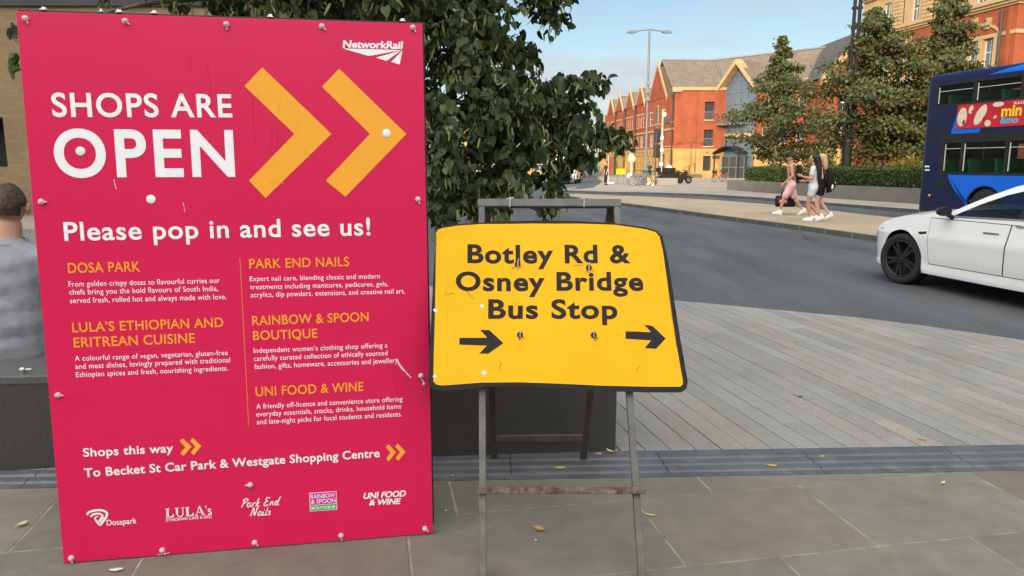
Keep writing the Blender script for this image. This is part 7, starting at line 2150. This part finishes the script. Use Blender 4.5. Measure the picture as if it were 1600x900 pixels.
# ---------------------------------------------------------------- fallen leaves and litter
LEAFM = [mat('fallen_leaf_tan', (.42, .25, .10), .8, var=.25, vs_=60), mat('fallen_leaf_pale', (.55, .42, .22), .8, var=.2, vs_=60), mat('fallen_leaf_yellow', (.60, .42, .06), .8, var=.2, vs_=60), mat('paper_scrap', (.62, .60, .56), .8, var=.15, vs_=60)]
def fallen(label, x, y, ln, w, rz, m, curl=.5, cat='leaf', name='fallen_leaf', z=.003):
    mb = MB(); n = 6; vs_ = []
    for i in range(n + 1):
        f = i / n; ww = w * math.sin(math.pi * min(1, max(.06, f * .94 + .03))) ** .8
        zz = curl * ln * .25 * (2 * f - 1) ** 2
        vs_ += [((f - .5) * ln, -ww / 2, zz + curl * ww * .5), ((f - .5) * ln, 0, zz), ((f - .5) * ln, ww / 2, zz + curl * ww * .6)]
    mb.add(vs_, [(3 * i + k, 3 * i + 3 + k, 3 * i + 4 + k, 3 * i + 1 + k) for i in range(n) for k in range(2)], 0, None, True)
    if name == 'fallen_leaf': mb.tube([(-.5 * ln, 0, curl * ln * .25), (-.72 * ln, .006, .004)], .0012, 5)
    o = mb.build(name, m, None); o.location = (x, y, z); o.rotation_euler = (0, 0, rz)
    o.modifiers.new('solid', 'SOLIDIFY').thickness = .0006
    return tag(o, label, cat, 'fallen leaves on the paving' if name == 'fallen_leaf' else None)
L_ = LEAFM
fallen('curled brown leaf lying between the legs of the yellow sign frame', .115, 2.985, .05, .026, R(-35), L_[0], .9)
fallen('pale tan leaf on the flagstone just right of the right front leg', .62, 3.125, .045, .016, R(-20), L_[1], .5)
fallen('yellow leaf on the ribbed strip behind the yellow sign frame', .25, 3.63, .055, .024, R(5), L_[2], .4, z=.011)
fallen('yellow leaf on the ribbed strip to the right of the sign frame', 1.35, 3.66, .05, .022, R(-8), L_[2], .4, z=.011)
fallen('small yellow leaf on the back rib of the ribbed strip', 1.66, 3.79, .03, .014, R(20), L_[2], .3, z=.011)
fallen('pale curled leaf on the flagstone right of centre', 2.12, 3.46, .045, .018, R(40), L_[1], .8)
fallen('tan leaf on the flagstone at the left edge under the bench', -2.13, 3.03, .05, .024, R(70), L_[1], .9)
fallen('tan curled leaf at the foot of the bench end, left of a pale one', .47, 3.83, .045, .02, R(10), L_[0], .8)
fallen('pale twisted leaf leaning at the corner of the bench end', .535, 3.87, .055, .018, R(-50), L_[1], .9)
fallen('small tan leaf lying behind the rear leg of the yellow sign', .50, 3.79, .03, .016, R(100), L_[1], .6)
fallen('tan leaf lying on the plank paving near the ribbed strip', 2.35, 4.05, .05, .02, R(0), L_[0], .5)
fallen('dark curled leaf lying alone far out on the plank paving', 1.95, 4.85, .04, .02, R(30), mat('fallen_leaf_dark', (.07, .055, .04), .8), .6)
fallen('crumpled white paper scrap at the bottom edge of the pink board', -1.53, 2.665, .05, .02, R(12), L_[3], .5, 'litter', 'paper_scrap')
fallen('tiny white paper scrap left of the bottom corner of the pink board', -1.74, 2.80, .022, .02, R(60), L_[3], .5, 'litter', 'paper_scrap')
def pebble(label, x, y, r, z=.002):
    mb = MB(); mb.ball((0, 0, r * .5), (r, r * .8, r * .6), 0, None, 10, 6); o = mb.build('stone_chip', mat('stone_chip', (.5, .48, .45), .8, var=.2, vs_=80)); o.location = (x, y, z); return tag(o, label, 'stone')
pebble('pale stone chip below the brown curled leaf on the flagstones', .10, 2.90, .006); pebble('pale stone chip on the ribbed strip near the pink board', -.30, 3.55, .006, .005); pebble('pale stone chip on the flagstone near the pink board edge', -.30, 3.17, .006)
